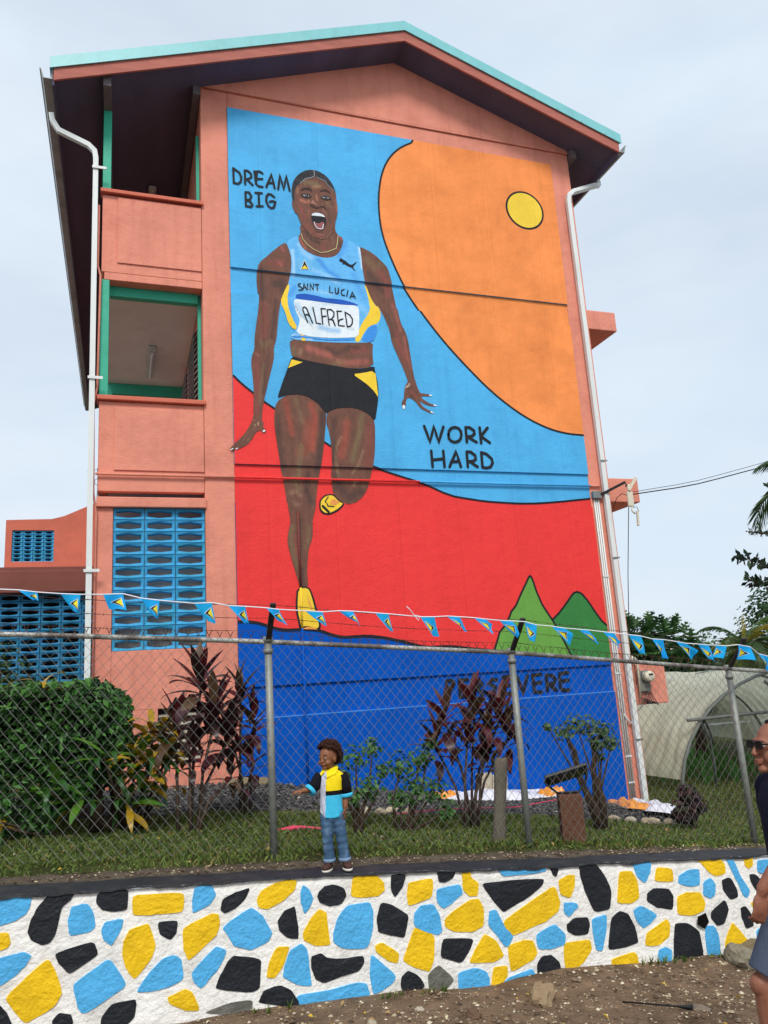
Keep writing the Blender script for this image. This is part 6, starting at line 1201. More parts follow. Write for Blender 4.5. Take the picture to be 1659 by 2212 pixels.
# ------------------------------------------------------------------ fittings on the building corner
m_cable = mat('black_cable', '111214', .6, .1); m_cream = mat('cream_plastic', 'd8d2bc', .5, .08, 5, .05, 30, .4, dirt=.3, dscale=5, dcol='a59c80')
an = thing('wireless_antenna', 'cream wireless antenna boxes on a dark bracket at the building corner', 'antenna', (8.0, 10.6, 4.3))
MB().tube([(7.75, 10.93, 4.40), (8.07, 10.62, 4.56), (8.08, 10.61, 4.48)], .022, 4, True, True).build('bracket_arm', m_arm, an)
MB().box(8.04, 8.15, 10.55, 10.6, 4.12, 4.38).build('radio_box', m_cream, an, bevel=.015)
MB().obox((8.16, 10.56, 4.51), .018, .035, .15, Matrix.Rotation(math.radians(38), 3, 'Y')).build('antenna_panel', m_cream, an, bevel=.006)
MB().tube([(8.09, 10.57, 4.38), (8.08, 10.57, 4.47), (8.11, 10.57, 4.5)], .02, 8).build('antenna_mount', m_cream, an, smooth=True)
MB().tube([(8.10, 10.57, 4.12), (8.10, 10.57, 4.04), (8.15, 10.57, 4.0)], .014, 8).build('antenna_mount', m_cream, an, smooth=True)
MB().obox((8.19, 10.57, 3.92), .016, .02, .13, Matrix.Rotation(math.radians(4), 3, 'Y')).build('antenna_panel', m_cream, an, bevel=.006)
s = MB(); s.tube([(8.05, 10.6, 4.32), (7.98, 10.62, 4.36), (7.92, 10.7, 4.30), (7.90, 10.85, 4.1)], .006, 5); s.tube([(8.12, 10.57, 4.1), (8.2, 10.57, 4.12), (8.23, 10.57, 4.04), (8.19, 10.57, 3.98)], .005, 5); s.tube([(8.06, 10.6, 4.12), (8.02, 10.8, 3.0), (8.0, 10.9, 2.3), (8.02, 10.95, 1.2)], .007, 5); s.build('antenna_cable', m_cable, an)
for lab, off, r in (('thick black overhead cable running from the building corner to the right', 0, .010), ('thin upper overhead wire running from the building corner to the right', .05, .005)):
    pts = []
    for k in range(25):
        t = k/24; p = Vector((8.12, 10.58, 4.33+off*.8)).lerp(Vector((19.5, 10.4, 9.1)), t); p.z -= (1.55 - off*2.0)*4*t*(1-t)*.55; pts.append(p + Vector((0, .004*math.sin(k), .006*math.sin(k*1.7))))
    tag(MB().tube(pts, r, 5).build('overhead_cable', m_cable, smooth=True), lab, 'cable')
me_ = thing('electricity_meter', 'round grey electricity meter with loose wires at the corner by the drainpipe', 'meter', (8.24, 10.95, 1.3))
MB().box(8.09, 8.30, 10.95, 11.01, 1.08, 1.42).build('meter_base', mat('meter_grey', '7c7c74', .6, .15), me_, bevel=.012)
MB().tube([(8.22, 10.95, 1.32), (8.22, 10.90, 1.32)], .10, 20).build('meter_ring', m_metal, me_, smooth=True)
MB().tube([(8.22, 10.90, 1.32), (8.22, 10.83, 1.32), (8.22, 10.81, 1.32)], [.088, .085, .06], 20).build('meter_dial', m_cream, me_, smooth=True)
MB().box(8.18, 8.26, 10.806, 10.812, 1.335, 1.365).build('meter_display', m_black, me_)
MB().tube([(8.06, 10.94, 1.0), (8.08, 10.94, 1.5), (8.05, 10.94, 1.62), (8.0, 10.94, 1.66), (7.99, 10.94, 1.55)], .018, 8).build('meter_conduit', m_cream, me_, smooth=True)
s = MB()
for k in range(6): s.tube([(8.16+.02*k, 10.93, 1.08), (8.10+.05*k, 10.90, .95-.02*k), (8.2+.03*k, 10.9, .88), (8.05, 10.93, .9+.02*k)], .006, 5)
s.build('meter_wires', m_cable, me_)

# ------------------------------------------------------------------ people
def remesh(o, vox, it=3):
    r = o.modifiers.new('skin', 'REMESH'); r.mode = 'VOXEL'; r.voxel_size = vox; r.use_smooth_shade = True
    if it:
        s_ = o.modifiers.new('smooth', 'SMOOTH'); s_.iterations = it; s_.factor = .5
    return o
def limb(s, pts, rs, n=12):
    s.tube(pts, rs, n)
    for p, r in zip(pts, rs): s.ball(p, r*.99, nu=10, nv=6)
def hand(s, wrist, d, nrm, L_, curl=.35, spread=.12, thumb=1):
    """palm plus five bent fingers; d = wrist-to-knuckle direction, nrm = out of the back of the hand, thumb side = +/- x"""
    d = Vector(d).normalized(); nrm = (Vector(nrm) - d*Vector(nrm).dot(d)).normalized(); x = d.cross(nrm)*thumb; w0 = Vector(wrist)
    M = Matrix((x, d, nrm)).transposed(); pc = w0 + d*L_*.27
    s.ball(pc, L_*.215, L_*.29, L_*.095, 12, 8, M); s.ball(w0, L_*.15, L_*.15, L_*.12, 10, 6, M)
    for i, (off, ln) in enumerate(((.155, .42), (.055, .47), (-.05, .43), (-.145, .34))):
        p = w0 + d*L_*.50 + x*off*L_; a = curl*.6; pts = [p-d*L_*.08]; r = L_*(.048 - .004*(i == 3))
        for k, f in enumerate((.45, .32, .23)):
            pts.append(p); p = p + (d*math.cos(a) - nrm*math.sin(a) + x*off*spread*4*(.5))*ln*f*L_; a += curl*1.15
        pts.append(p); limb(s, pts, [r, r, r*.95, r*.88, r*.75], 8)
    p = w0 + d*L_*.14 + x*L_*.17; q = p + (d*.55 + x*.62 - nrm*.25).normalized()*L_*.22; e = q + (d*.9 + x*.25 - nrm*.35).normalized()*L_*.22
    limb(s, [w0+d*L_*.12+x*L_*.05, p, q, e], [L_*.08, L_*.075, L_*.056, L_*.042], 8)
def head_shapes(s, c, M, k=1.0, child=False):
    P = lambda f, l, u: Vector(c) + M @ (Vector((f, l, u))*k)
    def B(f, l, u, a, b, d, nu=16, nv=10): s.ball(P(f, l, u), a*k, b*k, d*k, nu, nv, M)
    if child:
        B(-.008, 0, .012, .088, .070, .086, 24, 16); B(.030, 0, -.048, .050, .050, .046); B(.060, 0, -.082, .020, .022, .018); B(.050, 0, -.005, .036, .052, .045)
        for q in (-1, 1): B(.050, q*.034, -.042, .028, .028, .028); B(-.002, q*.070, -.022, .018, .007, .025); B(.071, q*.018, .012, .014, .024, .010)
        B(.086, 0, -.030, .011, .014, .010); limb(s, [P(.076, 0, .002), P(.083, 0, -.018), P(.089, 0, -.030)], [.007*k, .008*k, .009*k], 8)
        B(.079, 0, -.054, .011, .022, .007); B(.077, 0, -.063, .011, .020, .007)
    else:
        B(-.015, 0, .020, .098, .074, .098, 24, 16); B(.022, 0, -.062, .058, .055, .058); B(.066, 0, -.108, .022, .026, .020); B(.052, 0, .0, .040, .056, .060)
        for q in (-1, 1): B(.048, q*.036, -.048, .032, .028, .036); B(-.010, q*.076, -.020, .020, .008, .032); B(.082, q*.022, .024, .012, .026, .009); B(-.02, q*.05, -.07, .04, .02, .05)
        limb(s, [P(.086, 0, .012), P(.098, 0, -.012), P(.110, 0, -.036)], [.008*k, .010*k, .011*k], 8); B(.104, 0, -.040, .015, .018, .012)
        B(.090, 0, -.068, .013, .026, .009); B(.088, 0, -.080, .013, .024, .010)
    return P
def eyes(par, P, k, child, m_w, m_i):
    f, l, u, r = (.0735, .029, -.004, .0098) if child else (.078, .033, .004, .0125)
    for q in (-1, 1):
        e = MB().ball(P(f, q*l, u), r*k, nu=12, nv=8).build('eye', m_w, par, smooth=True); d = (P(f+.02, q*l, u)-P(f, q*l, u)).normalized()
        MB().ball(P(f, q*l, u)+d*r*k*.45, r*k*.72, nu=10, nv=8).build('iris', m_i, e, smooth=True)
m_eyew = mat('eye_white', 'b5a89e', .3, .02, bump=0); m_iris = mat('eye_dark', '1a100c', .15, .02, bump=0, spec=.6)
m_skin_c = mat('child_skin', '865639', .5, .1, 20, .12, 120, .4); m_skin_m = mat('man_skin', '8f5c46', .5, .12, 14, .2, 110, .4, dirt=.3, dscale=24, dcol='6a3c2e')
m_lip = mat('lips', '6a3430', .45, .05); m_hair_c = mat('brown_curls', '46291f', .75, .3, 30, .8, 90, .25); m_hair_m = mat('black_hair', '191412', .7, .3, 30, .6, 90, .25)

# --- the child on the wall
CX, CY = 1.60, 6.235
ch = thing('person', 'small child with curly hair in a colour block shirt standing on the wall', 'person', (CX, CY, h_cap(CX)+.012), None, math.radians(-14.4))
yaw = math.radians(180+50); FWD = Vector((math.cos(yaw), math.sin(yaw), -.03)).normalized(); UP = Vector((.02, 0, 1)); LFT = UP.cross(FWD).normalized(); UP = FWD.cross(LFT)
HM = Matrix((FWD, LFT, UP)).transposed(); HC = Vector((-.028, -.005, .845))
HK = .94; b = MB(); P = head_shapes(b, HC, HM, HK, True)
limb(b, [(-.018, .008, .70), (-.02, .006, .745), (-.022, .004, .79)], [.04, .033, .034])
b.ball((-.018, .005, .60), .085, .055, .12, 16, 10); b.ball((-.02, .005, .47), .08, .055, .12, 16, 10)
limb(b, [(-.105, .0, .675), (-.150, -.03, .612), (-.235, -.055, .606)], [.024, .026, .021]); limb(b, [(.070, .01, .672), (.098, .012, .56), (.088, -.012, .455)], [.024, .026, .02])
hand(b, (-.240, -.056, .606), (-1, -.15, -.06), (.1, -.3, 1), .098, .42, .12, -1); hand(b, (.087, -.015, .448), (-.06, -.12, -1), (1, -.2, 0), .098, .30, .1, 1)
limb(b, [(-.06, .0, .40), (-.06, -.002, .23), (-.054, .005, .06)], [.036, .026, .022]); limb(b, [(.026, .0, .40), (.046, -.002, .23), (.066, .005, .06)], [.036, .026, .022])
body = remesh(b.build('body', m_skin_c, ch, smooth=True), .0036, 2); eyes(body, P, HK, True, m_eyew, m_iris)
for q in (-1, 1):
    s = MB(); s.tube([P(.083, q*.014, .018), P(.080, q*.03, .024), P(.070, q*.046, .019)], [.003, .004, .002], 6); s.build('eyebrow', m_hair_c, body, smooth=True)
s = MB(); s.ball(P(.0855, 0, -.0545), .006, .018, .0035, 12, 6, HM); s.ball(P(.084, 0, -.0625), .006, .016, .004, 12, 6, HM); s.build('lips', m_lip, body, smooth=True)
s = MB(); R_ = random.Random(3)
for k in range(5200):
    v = Vector((R_.gauss(0, 1), R_.gauss(0, 1), R_.gauss(0, 1))).normalized(); f, l, u = v
    lim = .26 + .55*max(0, f) if f > -.05 else .26-1.2*min(1, -f*1.5)
    if abs(l) > .72 and f > -.15: lim = max(lim, .12)
    if u < lim: continue
    cl = .5+.5*math.sin(f*19+2*math.sin(l*17))*math.sin(u*18+l*15); rr = 1.04 + .30*R_.random()*(.45+.55*cl) + (.12 if u > .4 else .06); s.ball(P(-.014+.092*f*rr, .076*l*rr, .016+.090*u*rr), R_.uniform(.004, .0075), nu=5, nv=3)
for k in range(520):
    v = Vector((R_.gauss(0, 1), R_.gauss(0, 1), R_.gauss(0, 1))).normalized(); f, l, u = v
    lim = .24 + .55*max(0, f) if f > -.05 else .24-1.2*min(1, -f*1.5)
    if abs(l) > .72 and f > -.15: lim = max(lim, .1)
    if u < lim: continue
    rr = R_.uniform(1.12, 1.30) + (.06 if u > .4 else 0); c0 = P(-.014+.092*f*rr, .076*l*rr, .016+.090*u*rr); d = (HM @ v).normalized(); e1 = d.orthogonal().normalized(); e2 = d.cross(e1); ph = R_.uniform(0, 6); cr_ = R_.uniform(.005, .009)
    s.tube([c0 + d*(-.012+.0035*q) + (e1*math.cos(ph+q*1.1)+e2*math.sin(ph+q*1.1))*cr_ for q in range(9)], .0026, 4, False)
hair = s.build('hair', m_hair_c, body, smooth=True)
# shirt
m_lav = mat('shirt_pale_grey', 'c9cbdc', .85, .05, 8, .25, 90, .15); m_shy = mat('shirt_yellow', 'f4d81e', .8, .05, 8, .25, 90, .15); m_shk = mat('shirt_black', '15151c', .85, .1, 8, .25, 90, .15); m_shb = mat('shirt_blue', '45bde4', .8, .06, 8, .25, 90, .15)
zs = [.392, .40, .415, .43, .45, .47, .49, .51, .53, .5555, .556, .572, .5895, .590, .61, .63, .65, .67, .69, .705, .72, .735, .745]
prof = [(.392, -.020, .088, .064), (.47, -.019, .085, .064), (.56, -.018, .085, .062), (.63, -.018, .093, .064), (.68, -.018, .106, .062), (.71, -.018, .098, .056), (.73, -.018, .062, .046), (.745, -.019, .045, .041)]
s = MB(); NS = 96
def shp(z):
    for i in range(len(prof)-1):
        if z <= prof[i+1][0]:
            t = max(0, (z-prof[i][0])/(prof[i+1][0]-prof[i][0])); return [a+(b_-a)*t for a, b_ in zip(prof[i][1:], prof[i+1][1:])]
    return prof[-1][1:]
rings = []
for z in zs:
    cx, rx, ry = shp(z); ring = []
    for k in range(NS):
        a = 2*math.pi*k/NS; ca, sa = math.cos(a), math.sin(a); fold = 1+.035*math.sin(a*7+z*24)*max(0, (.66-z)*4)+.018*math.sin(a*11+z*44)+.02*fbm(ca*3, sa*3, z*22)
        x = cx + rx*fold*math.copysign(abs(ca)**.85, ca); y = .005 + ry*fold*sa; zz = z
        if z < .45: zz = z + (.45-z)/.058*(.050*max(0, abs(ca))**3 - .006)
        ring.append((x, y, zz))
    rings.append(ring)
s.loft(rings, False); s.mi = []
for i in range(len(zs)-1):
    zc_ = (zs[i]+zs[i+1])/2
    for k in range(NS):
        x = (rings[i][k][0]+rings[i+1][(k+1) % NS][0])/2; y = (rings[i][k][1]+rings[i+1][k][1])/2
        pl = -.050 - .022*(.72-zc_)/.32
        if y > .03: m_ = 3 if zc_ > .6 else 1
        elif x > .062 and zc_ < .55 and y > -.02: m_ = 1
        elif x < pl: m_ = 0
        else: m_ = 1 if zc_ > .59 else 2 if zc_ > .5555 else 3
        s.mi.append(m_)
shirt = s.build('shirt', [m_lav, m_shy, m_shk, m_shb], ch, smooth=True); so = shirt.modifiers.new('cloth', 'SOLIDIFY'); so.thickness = .004; so.offset = 1
for p0, p1, p2, nm in (((-.098, .003, .700), (-.140, -.020, .640), (-.172, -.036, .612), 0), ((.066, .008, .702), (.095, .010, .62), (.102, .012, .555), 1)):
    p0, p1, p2 = Vector(p0), Vector(p1), Vector(p2); sl = MB(); sl.tube([p0, p1.lerp(p0, .5)+Vector((0, 0, .008)), p1, p2], [.042, .043, .042, .043], 20, False).build('sleeve', m_shk, shirt, smooth=True).modifiers.new('cloth', 'SOLIDIFY').thickness = .004
    d = (p2-p1).normalized(); MB().tube([p2-d*.004, p2+d*.026], [.044, .044], 20, False).build('sleeve_cuff', m_shb, shirt, smooth=True).modifiers.new('cloth', 'SOLIDIFY').thickness = .005
for pts, m in (([(-.028, -.035, .752), (.030, -.024, .768), (.045, -.034, .738), (.024, -.058, .716), (-.048, -.068, .690), (-.052, -.066, .702)], m_shy), ([(-.040, -.032, .752), (-.072, -.020, .762), (-.098, -.042, .722), (-.092, -.054, .708), (-.066, -.062, .732)], m_shy), ([(-.060, -.061, .742), (-.067, -.066, .712), (-.050, -.074, .690), (-.047, -.072, .708)], m_lav)):
    n = len(pts); MB().add([Vector(p) for p in pts] + [Vector(p)+Vector((0, .006, 0)) for p in pts], [tuple(range(n)), tuple(range(2*n-1, n-1, -1))]+[(i, i+n, (i+1) % n+n, (i+1) % n) for i in range(n)]).build('collar', m, shirt)
MB().tube([(-.020, .03, .752), (.02, .022, .757), (.034, .0, .755), (.03, -.03, .748)], [.012, .014, .014, .012], 8).build('collar', m_shy, shirt, smooth=True)
for z in (.573, .64, .50, .44): MB().ball((-.066-.02*(.72-z)/.32+.003, -.063, z), .0045, .002, .0045).build('button', m_lav, shirt, smooth=True)
# jeans and shoes
m_jean = mat('blue_denim', '44617f', .85, .22, 9, .45, 70, .15, dirt=.55, dscale=11, dcol='7e9ab8', stretch=(1, 1, .6), thr=(.5, .66)); m_jcuf = mat('denim_cuff', '7c95b0', .85, .2, 20, .4, 70, .15)
s = MB(); s.ball((-.020, .004, .395), .084, .064, .07, 20, 12)
for x0, x1, x2 in ((-.060, -.060, -.054), (.024, .046, .066)):
    pts = []; rs = []
    for k in range(15):
        t = k/14; z = .41-.345*t; x = (x0+(x1-x0)*t*2) if t < .5 else (x1+(x2-x1)*(t-.5)*2); pts.append((x+.002*math.sin(k*2.2), -.006*math.sin(t*3.1)+.004, z)); rs.append(.056-.017*min(1, t*1.6)+.004*t+.0032*math.sin(k*2.6))
    s.tube(pts, rs, 18)
remesh(s.build('jeans', m_jean, ch, smooth=True), .0045, 2)
for x2 in (-.054, .066): MB().tube([(x2, .003, .085), (x2, .003, .060)], [.045, .0465], 18, False).build('jeans_cuff', m_jcuf, ch, smooth=True).modifiers.new('cloth', 'SOLIDIFY').thickness = .003
m_shoe = mat('brown_shoe', '4a2f28', .6, .15, 12, .2, 60, .3); m_sole = mat('white_sole', 'd9d4c6', .6, .08); m_lace = mat('navy_lace', '1c2030', .8, .1)
for x2, ya in ((-.058, -22), (.072, 14)):
    M = Matrix.Rotation(math.radians(ya), 3, 'Z'); o_ = Vector((x2, .004, 0))
    def ring(z, k=1.0, tz=0.0): return [tuple(o_ + M @ Vector((.034*k*math.sin(a)*(1+.12*math.cos(a)), -.034 - .074*k*math.cos(a)*(1 if math.cos(a) > 0 else .86), z + tz*max(0, math.cos(a))))) for a in [2*math.pi*i/24 for i in range(24)]]
    sole = MB().loft([ring(0, .96), ring(.004, 1.03), ring(.018, 1.03)]).build('shoe', m_sole, ch, smooth=True)
    MB().loft([ring(.0181, .99), ring(.032, .97, .004), ring(.048, .86, -.002), ring(.062, .62, -.016), ring(.076, .52, -.03)]).build('shoe_upper', m_shoe, sole, smooth=True)
    lc = MB()
    for k in range(4): p = o_ + M @ Vector((0, -.062+.013*k, .047+.0065*k)); q = M @ Vector((.019, 0, -.005)); lc.tube([p-q, p+Vector((0, 0, .004)), p+q], .003, 6)
    lc.build('shoe_lace', m_lace, sole, smooth=True)

# --- the man at the right edge
eye_w = Vector((3.144, 3.356, 1.089)); MR = math.radians(-18.5); MZ = -.53
rt = Vector((math.cos(MR), math.sin(MR), 0)); hc_w = eye_w + rt*.092
mn = thing('person', 'man in dark glasses, navy T-shirt and grey shorts standing at the right edge', 'person', (hc_w.x, hc_w.y, MZ), None, MR)
tilt = math.radians(6); FWD = Vector((-math.cos(tilt), -.10, math.sin(tilt))).normalized(); LFT = Vector((0, 0, 1)).cross(FWD).normalized(); UP = FWD.cross(LFT); HM = Matrix((FWD, LFT, UP)).transposed()
HC = Vector((.006, 0, 1.610)); b = MB(); P = head_shapes(b, HC, HM, 1.08, False)
limb(b, [(.03, 0, 1.38), (.018, 0, 1.46), (.012, 0, 1.54)], [.075, .060, .058]); b.ball((.03, 0, 1.22), .10, .16, .22, 18, 12); b.ball((.03, 0, .98), .11, .15, .2, 18, 12)
limb(b, [(.03, -.18, 1.38), (-.13, -.228, 1.14), (-.262, -.212, .985)], [.062, .046, .032]); limb(b, [(.03, .18, 1.38), (.06, .235, 1.10), (.0, .22, .86)], [.062, .046, .032])
hand(b, (-.270, -.212, .970), (-.28, -.0, -.95), (0, -1, 0), .185, .6, .08, -1); hand(b, (-.005, .22, .84), (-.15, 0, -1), (0, 1, 0), .19, .4, .08, 1)
limb(b, [(-.03, -.09, .92), (-.27, -.10, .52), (-.28, -.10, .09)], [.095, .060, .042]); b.ball((-.26, -.10, .33), .062, .058, .11); limb(b, [(-.285, -.10, .05), (-.41, -.11, .03)], [.042, .032])
limb(b, [(.02, .09, .92), (.04, .10, .50), (.12, .10, .09)], [.095, .060, .042]); limb(b, [(.11, .10, .05), (-.02, .11, .03)], [.042, .032]); b.ball((-.296, -.10, .535), .05, .05, .055)
body = remesh(b.build('body', m_skin_m, mn, smooth=True), .0055, 3); eyes(body, P, 1.08, False, m_eyew, m_iris)
s = MB(); s.ball(P(.097, 0, -.0685), .007, .021, .0045, 12, 6, HM); s.ball(P(.095, 0, -.0795), .007, .019, .005, 12, 6, HM); s.build('lips', mat('man_lips', '8a4c44', .45, .05), body, smooth=True)
s = MB(); R_ = random.Random(8)
for k in range(420):
    v = Vector((R_.gauss(0, 1), R_.gauss(0, 1), R_.gauss(0, 1))).normalized(); f, l, u = v
    if u < (.60 + .5*max(0, f) if f > 0 else .35-1.0*min(1, -f*1.3)): continue
    s.ball(P(-.017+.100*f, .077*l, .022+.101*u), R_.uniform(.010, .014), nu=6, nv=4)
remesh(s.build('hair', m_hair_m, body, smooth=True), .005, 1)
gl = MB(); m_lens = mat('dark_lens', '121418', .08, .02, bump=0, spec=.7)
for q in (-1, 1):
    MB().loft([[P(.100+d, q*.036+.029*math.copysign(abs(math.cos(a))**.6, math.cos(a)), .004+.016*math.copysign(abs(math.sin(a))**.6, math.sin(a))) for a in [2*math.pi*i/16 for i in range(16)]] for d in (0, .004)]).build('lens', m_lens, body)
    gl.tube([P(.102, q*.036+.030*math.copysign(abs(math.cos(a))**.6, math.cos(a)), .004+.0175*math.copysign(abs(math.sin(a))**.6, math.sin(a))) for a in [2*math.pi*i/16 for i in range(17)]], .0036, 6); gl.tube([P(.100, q*.063, .010), P(.05, q*.078, .012), P(-.012, q*.083, .006)], .0045, 6)
gl.tube([P(.104, -.009, .010), P(.106, 0, .013), P(.104, .009, .010)], .0025, 6); gl.build('glasses_frame', m_black, body, smooth=True)
m_navy = mat('navy_tshirt', '151a2c', .85, .12, 6, .3, 70, .15); m_short = mat('grey_shorts', '4c5566', .85, .12, 8, .3, 80, .15, stretch=(1, 1, .5))
s = MB(); rings = []
for z, cx, rx, ry in ((.90, .03, .125, .165), (1.0, .03, .128, .165), (1.12, .028, .128, .168), (1.24, .025, .130, .18), (1.34, .028, .125, .19), (1.41, .03, .105, .165), (1.45, .03, .08, .11), (1.475, .026, .07, .078)):
    rings.append([(cx+rx*math.cos(a)*(1+.02*math.sin(a*9+z*20)), ry*math.sin(a)*(1+.015*math.sin(a*7+z*25)), z) for a in [2*math.pi*k/48 for k in range(48)]])
s.loft(rings)
for q, ex in ((-1, -.15), (1, .03)): s.ball((.03, q*.165, 1.385), .085, .075, .075); s.tube([(.03, q*.16, 1.385), (.03+ex*.4, q*.205, 1.30), (.04+ex, q*.235, 1.15)], [.080, .078, .074], 20)
tsh = remesh(s.build('t_shirt', m_navy, mn, smooth=True), .007, 3)
s = MB(); s.ball((.02, 0, .90), .128, .168, .11, 20, 12)
for pts in ([(-.03, -.09, .92), (-.17, -.098, .71), (-.255, -.10, .57)], [(.03, .09, .92), (.04, .098, .70), (.045, .10, .54)]): s.tube([Vector(pts[0]).lerp(Vector(pts[1]), k/3) for k in range(3)]+[Vector(pts[1]).lerp(Vector(pts[2]), k/3) for k in range(4)], [.112, .108, .104, .100, .097, .094, .092], 20)
remesh(s.build('shorts', m_short, mn, smooth=True), .007, 3)
for x, y in ((-.335, -.105), (.05, .105)): MB().loft([[(x+.145*math.cos(a), y+.052*math.sin(a), z) for a in [2*math.pi*k/20 for k in range(20)]] for z in (-.0, .03, .055)]).build('shoe', m_shoe, mn, smooth=True)

# ------------------------------------------------------------------ things on the lawn
m_oldwood = mat('weathered_wood', '6a6258', .95, .25, 6, .8, 30, .1, dirt=.5, dscale=5, dcol='3f3830', stretch=(1, 1, .3))
z0 = lawn(3.36, 6.98); rings = []
for k, t in enumerate((0, .12, .3, .5, .7, .88, .97, 1.0)):
    c = Vector((3.36, 6.98, z0-.08)).lerp(Vector((3.475, 7.0, .735)), t); r = (.072, .066, .062, .060, .062, .064, .062, .05)[k]
    rings.append([c+Vector((r*(1+.07*fbm(i*.9, t*4))*math.cos(2*math.pi*i/14), r*(1+.07*fbm(i*.9, t*4, 5))*math.sin(2*math.pi*i/14), .012*math.sin(i*1.7) if k > 5 else 0)) for i in range(14)])
tag(MB().loft(rings).build('wooden_post', m_oldwood, smooth=True), 'thick leaning grey wooden post beside the middle steel fence post', 'post')
m_blk = mat('brown_block', '6b4a3a', .9, .2, 4, .6, 30, .15, dirt=.5, dscale=4, dcol='45332a')
fz = lawn(4.16, 6.95)
sb = MB().obox((4.16, 6.97, fz+.205), .11, .11, .235, Matrix.Rotation(math.radians(-24), 3, 'Z')); tag(sb.build('concrete_block', m_blk, bevel=.008), 'upright brown block standing on the grass under the floodlight', 'block')
fl = thing('flood_light', 'black floodlight tilted on a bracket on top of the brown block', 'floodlight', (4.16, 6.97, fz+.44))
FMx = Matrix.Rotation(math.radians(-24), 3, 'Z') @ Matrix.Rotation(math.radians(-14), 3, 'Y') @ Matrix.Rotation(math.radians(-28), 3, 'X'); fc = Vector((4.14, 6.95, fz+.62))
MB().obox(fc, .215, .12, .018, FMx).build('lamp_body', m_black, fl, bevel=.008)
hs = MB()
for k in range(9): hs.obox(fc + FMx @ Vector((-.17+.0425*k, .02, .028)), .005, .07, .012, FMx)
hs.build('cooling_fins', m_black, fl); MB().obox(fc + FMx @ Vector((0, 0, -.0195)), .19, .1, .002, FMx).build('lamp_glass', mat('lamp_glass', '2a3036', .1, .05, bump=0, spec=.6), fl)
Rz = Matrix.Rotation(math.radians(-24), 3, 'Z'); bz = Vector((4.16, 6.97, fz+.452))
MB().tube([fc + FMx @ Vector((-.222, 0, 0)), bz + Rz @ Vector((-.19, 0, .07)), bz + Rz @ Vector((-.11, 0, .0)), bz + Rz @ Vector((.10, 0, .0)), bz + Rz @ Vector((.17, 0, .08)), fc + FMx @ Vector((.222, 0, 0))], .012, 6).build('bracket', m_black, fl, smooth=True)

# dark gravel bed along the building
m_grav = mat('dark_gravel', '4a4848', .95, .35, 14, 1.0, 40, .15, dirt=.6, dscale=20, dcol='2a2928')
def edge(x): return interp(x, [-3, 1.03, 2.57, 4.0, 4.88, 5.84, 6.6, 7.2], [8.9, 8.81, 8.52, 8.6, 8.75, 8.2, 8.3, 8.9]) + .12*fbm(x*2.2, 4)
def heap(x): return .02 + .10*math.exp(-((x-6.1)/.7)**2)
structure(MB().grid(200, 40, lambda u, v: (-2.5+9.9*u, edge(-2.5+9.9*u)+(10.99-edge(-2.5+9.9*u))*v, lawn(-2.5+9.9*u, edge(-2.5+9.9*u)+(10.99-edge(-2.5+9.9*u))*v) - .02 + min(1, v*5)*(heap(-2.5+9.9*u)+.02*fbm(u*60, v*14)))).build('gravel_bed', m_grav, smooth=True))
def pebble(s, p, r, nm, sq=.7):
    a = random.uniform(0, 6.28); s.cur = random.randrange(nm); c = Vector(p); v = []
    for (x, y, z) in ((1, 0, 0), (.2, .95, .1), (-.95, .15, 0), (-.1, -.9, .1), (.1, .1, 1), (0, 0, -1)):
        q = Vector((x, y, z*sq))*r*random.uniform(.75, 1.25); v.append(c+Vector((q.x*math.cos(a)-q.y*math.sin(a), q.x*math.sin(a)+q.y*math.cos(a), q.z)))
    s.add(v, [(0, 1, 4), (1, 2, 4), (2, 3, 4), (3, 0, 4), (1, 0, 5), (2, 1, 5), (3, 2, 5), (0, 3, 5)])
m_pg = [mat('gravel_grey' + str(i), c, .9, .2, 30, .3, 60, .2) for i, c in enumerate(('4b4b4c', '5c5b5a', '3a3a3c', '6e6b66', '48484a', 'b9b4a8'))]
s = MB()
for _ in range(9000):
    x = random.uniform(-1.5, 7.1); e = edge(x); y = e + (10.95-e)*random.random()**1.15; pebble(s, (x, y, lawn(x, y)+heap(x)*min(1, (y-e)*2)+.005), random.uniform(.012, .026), 5 if random.random() > .04 else 6)
tag(s.build('gravel', m_pg, kind='stuff'), 'dark grey crushed gravel along the foot of the mural wall', 'gravel')
# stones edging the gravel and rocks at the wall foot: each on its own
def rock(name, label, cat, p, r, c, grp, seed, sq=(1, .8, .6), sub=2):
    bm = bmesh.new(); bmesh.ops.create_icosphere(bm, subdivisions=sub+1, radius=1)
    for v in bm.verts:
        n = v.co.copy(); f = 1+.28*noise.fractal(n*1.3+Vector((seed*3.1, 0, 0)), .9, 2, 3)+.12*noise.fractal(n*4+Vector((seed, 5, 0)), .9, 2, 2); q = n*f
        q.z = max(q.z, -.5); v.co = Vector((q.x*r*sq[0], q.y*r*sq[1], q.z*r*sq[2]))
    me = bpy.data.meshes.new(name); bm.to_mesh(me); bm.free(); me.materials.append(mat('rock_' + c, c, .95, .25, 9, .9, 35, .15, dirt=.5, dscale=9, dcol='5a4a3a'))
    o = bpy.data.objects.new(name, me); COL.objects.link(o); o.location = p; o.rotation_euler = (0, 0, seed*1.3); tag(o, label, cat, grp); return o
def wz(x, y): return road(x, y)
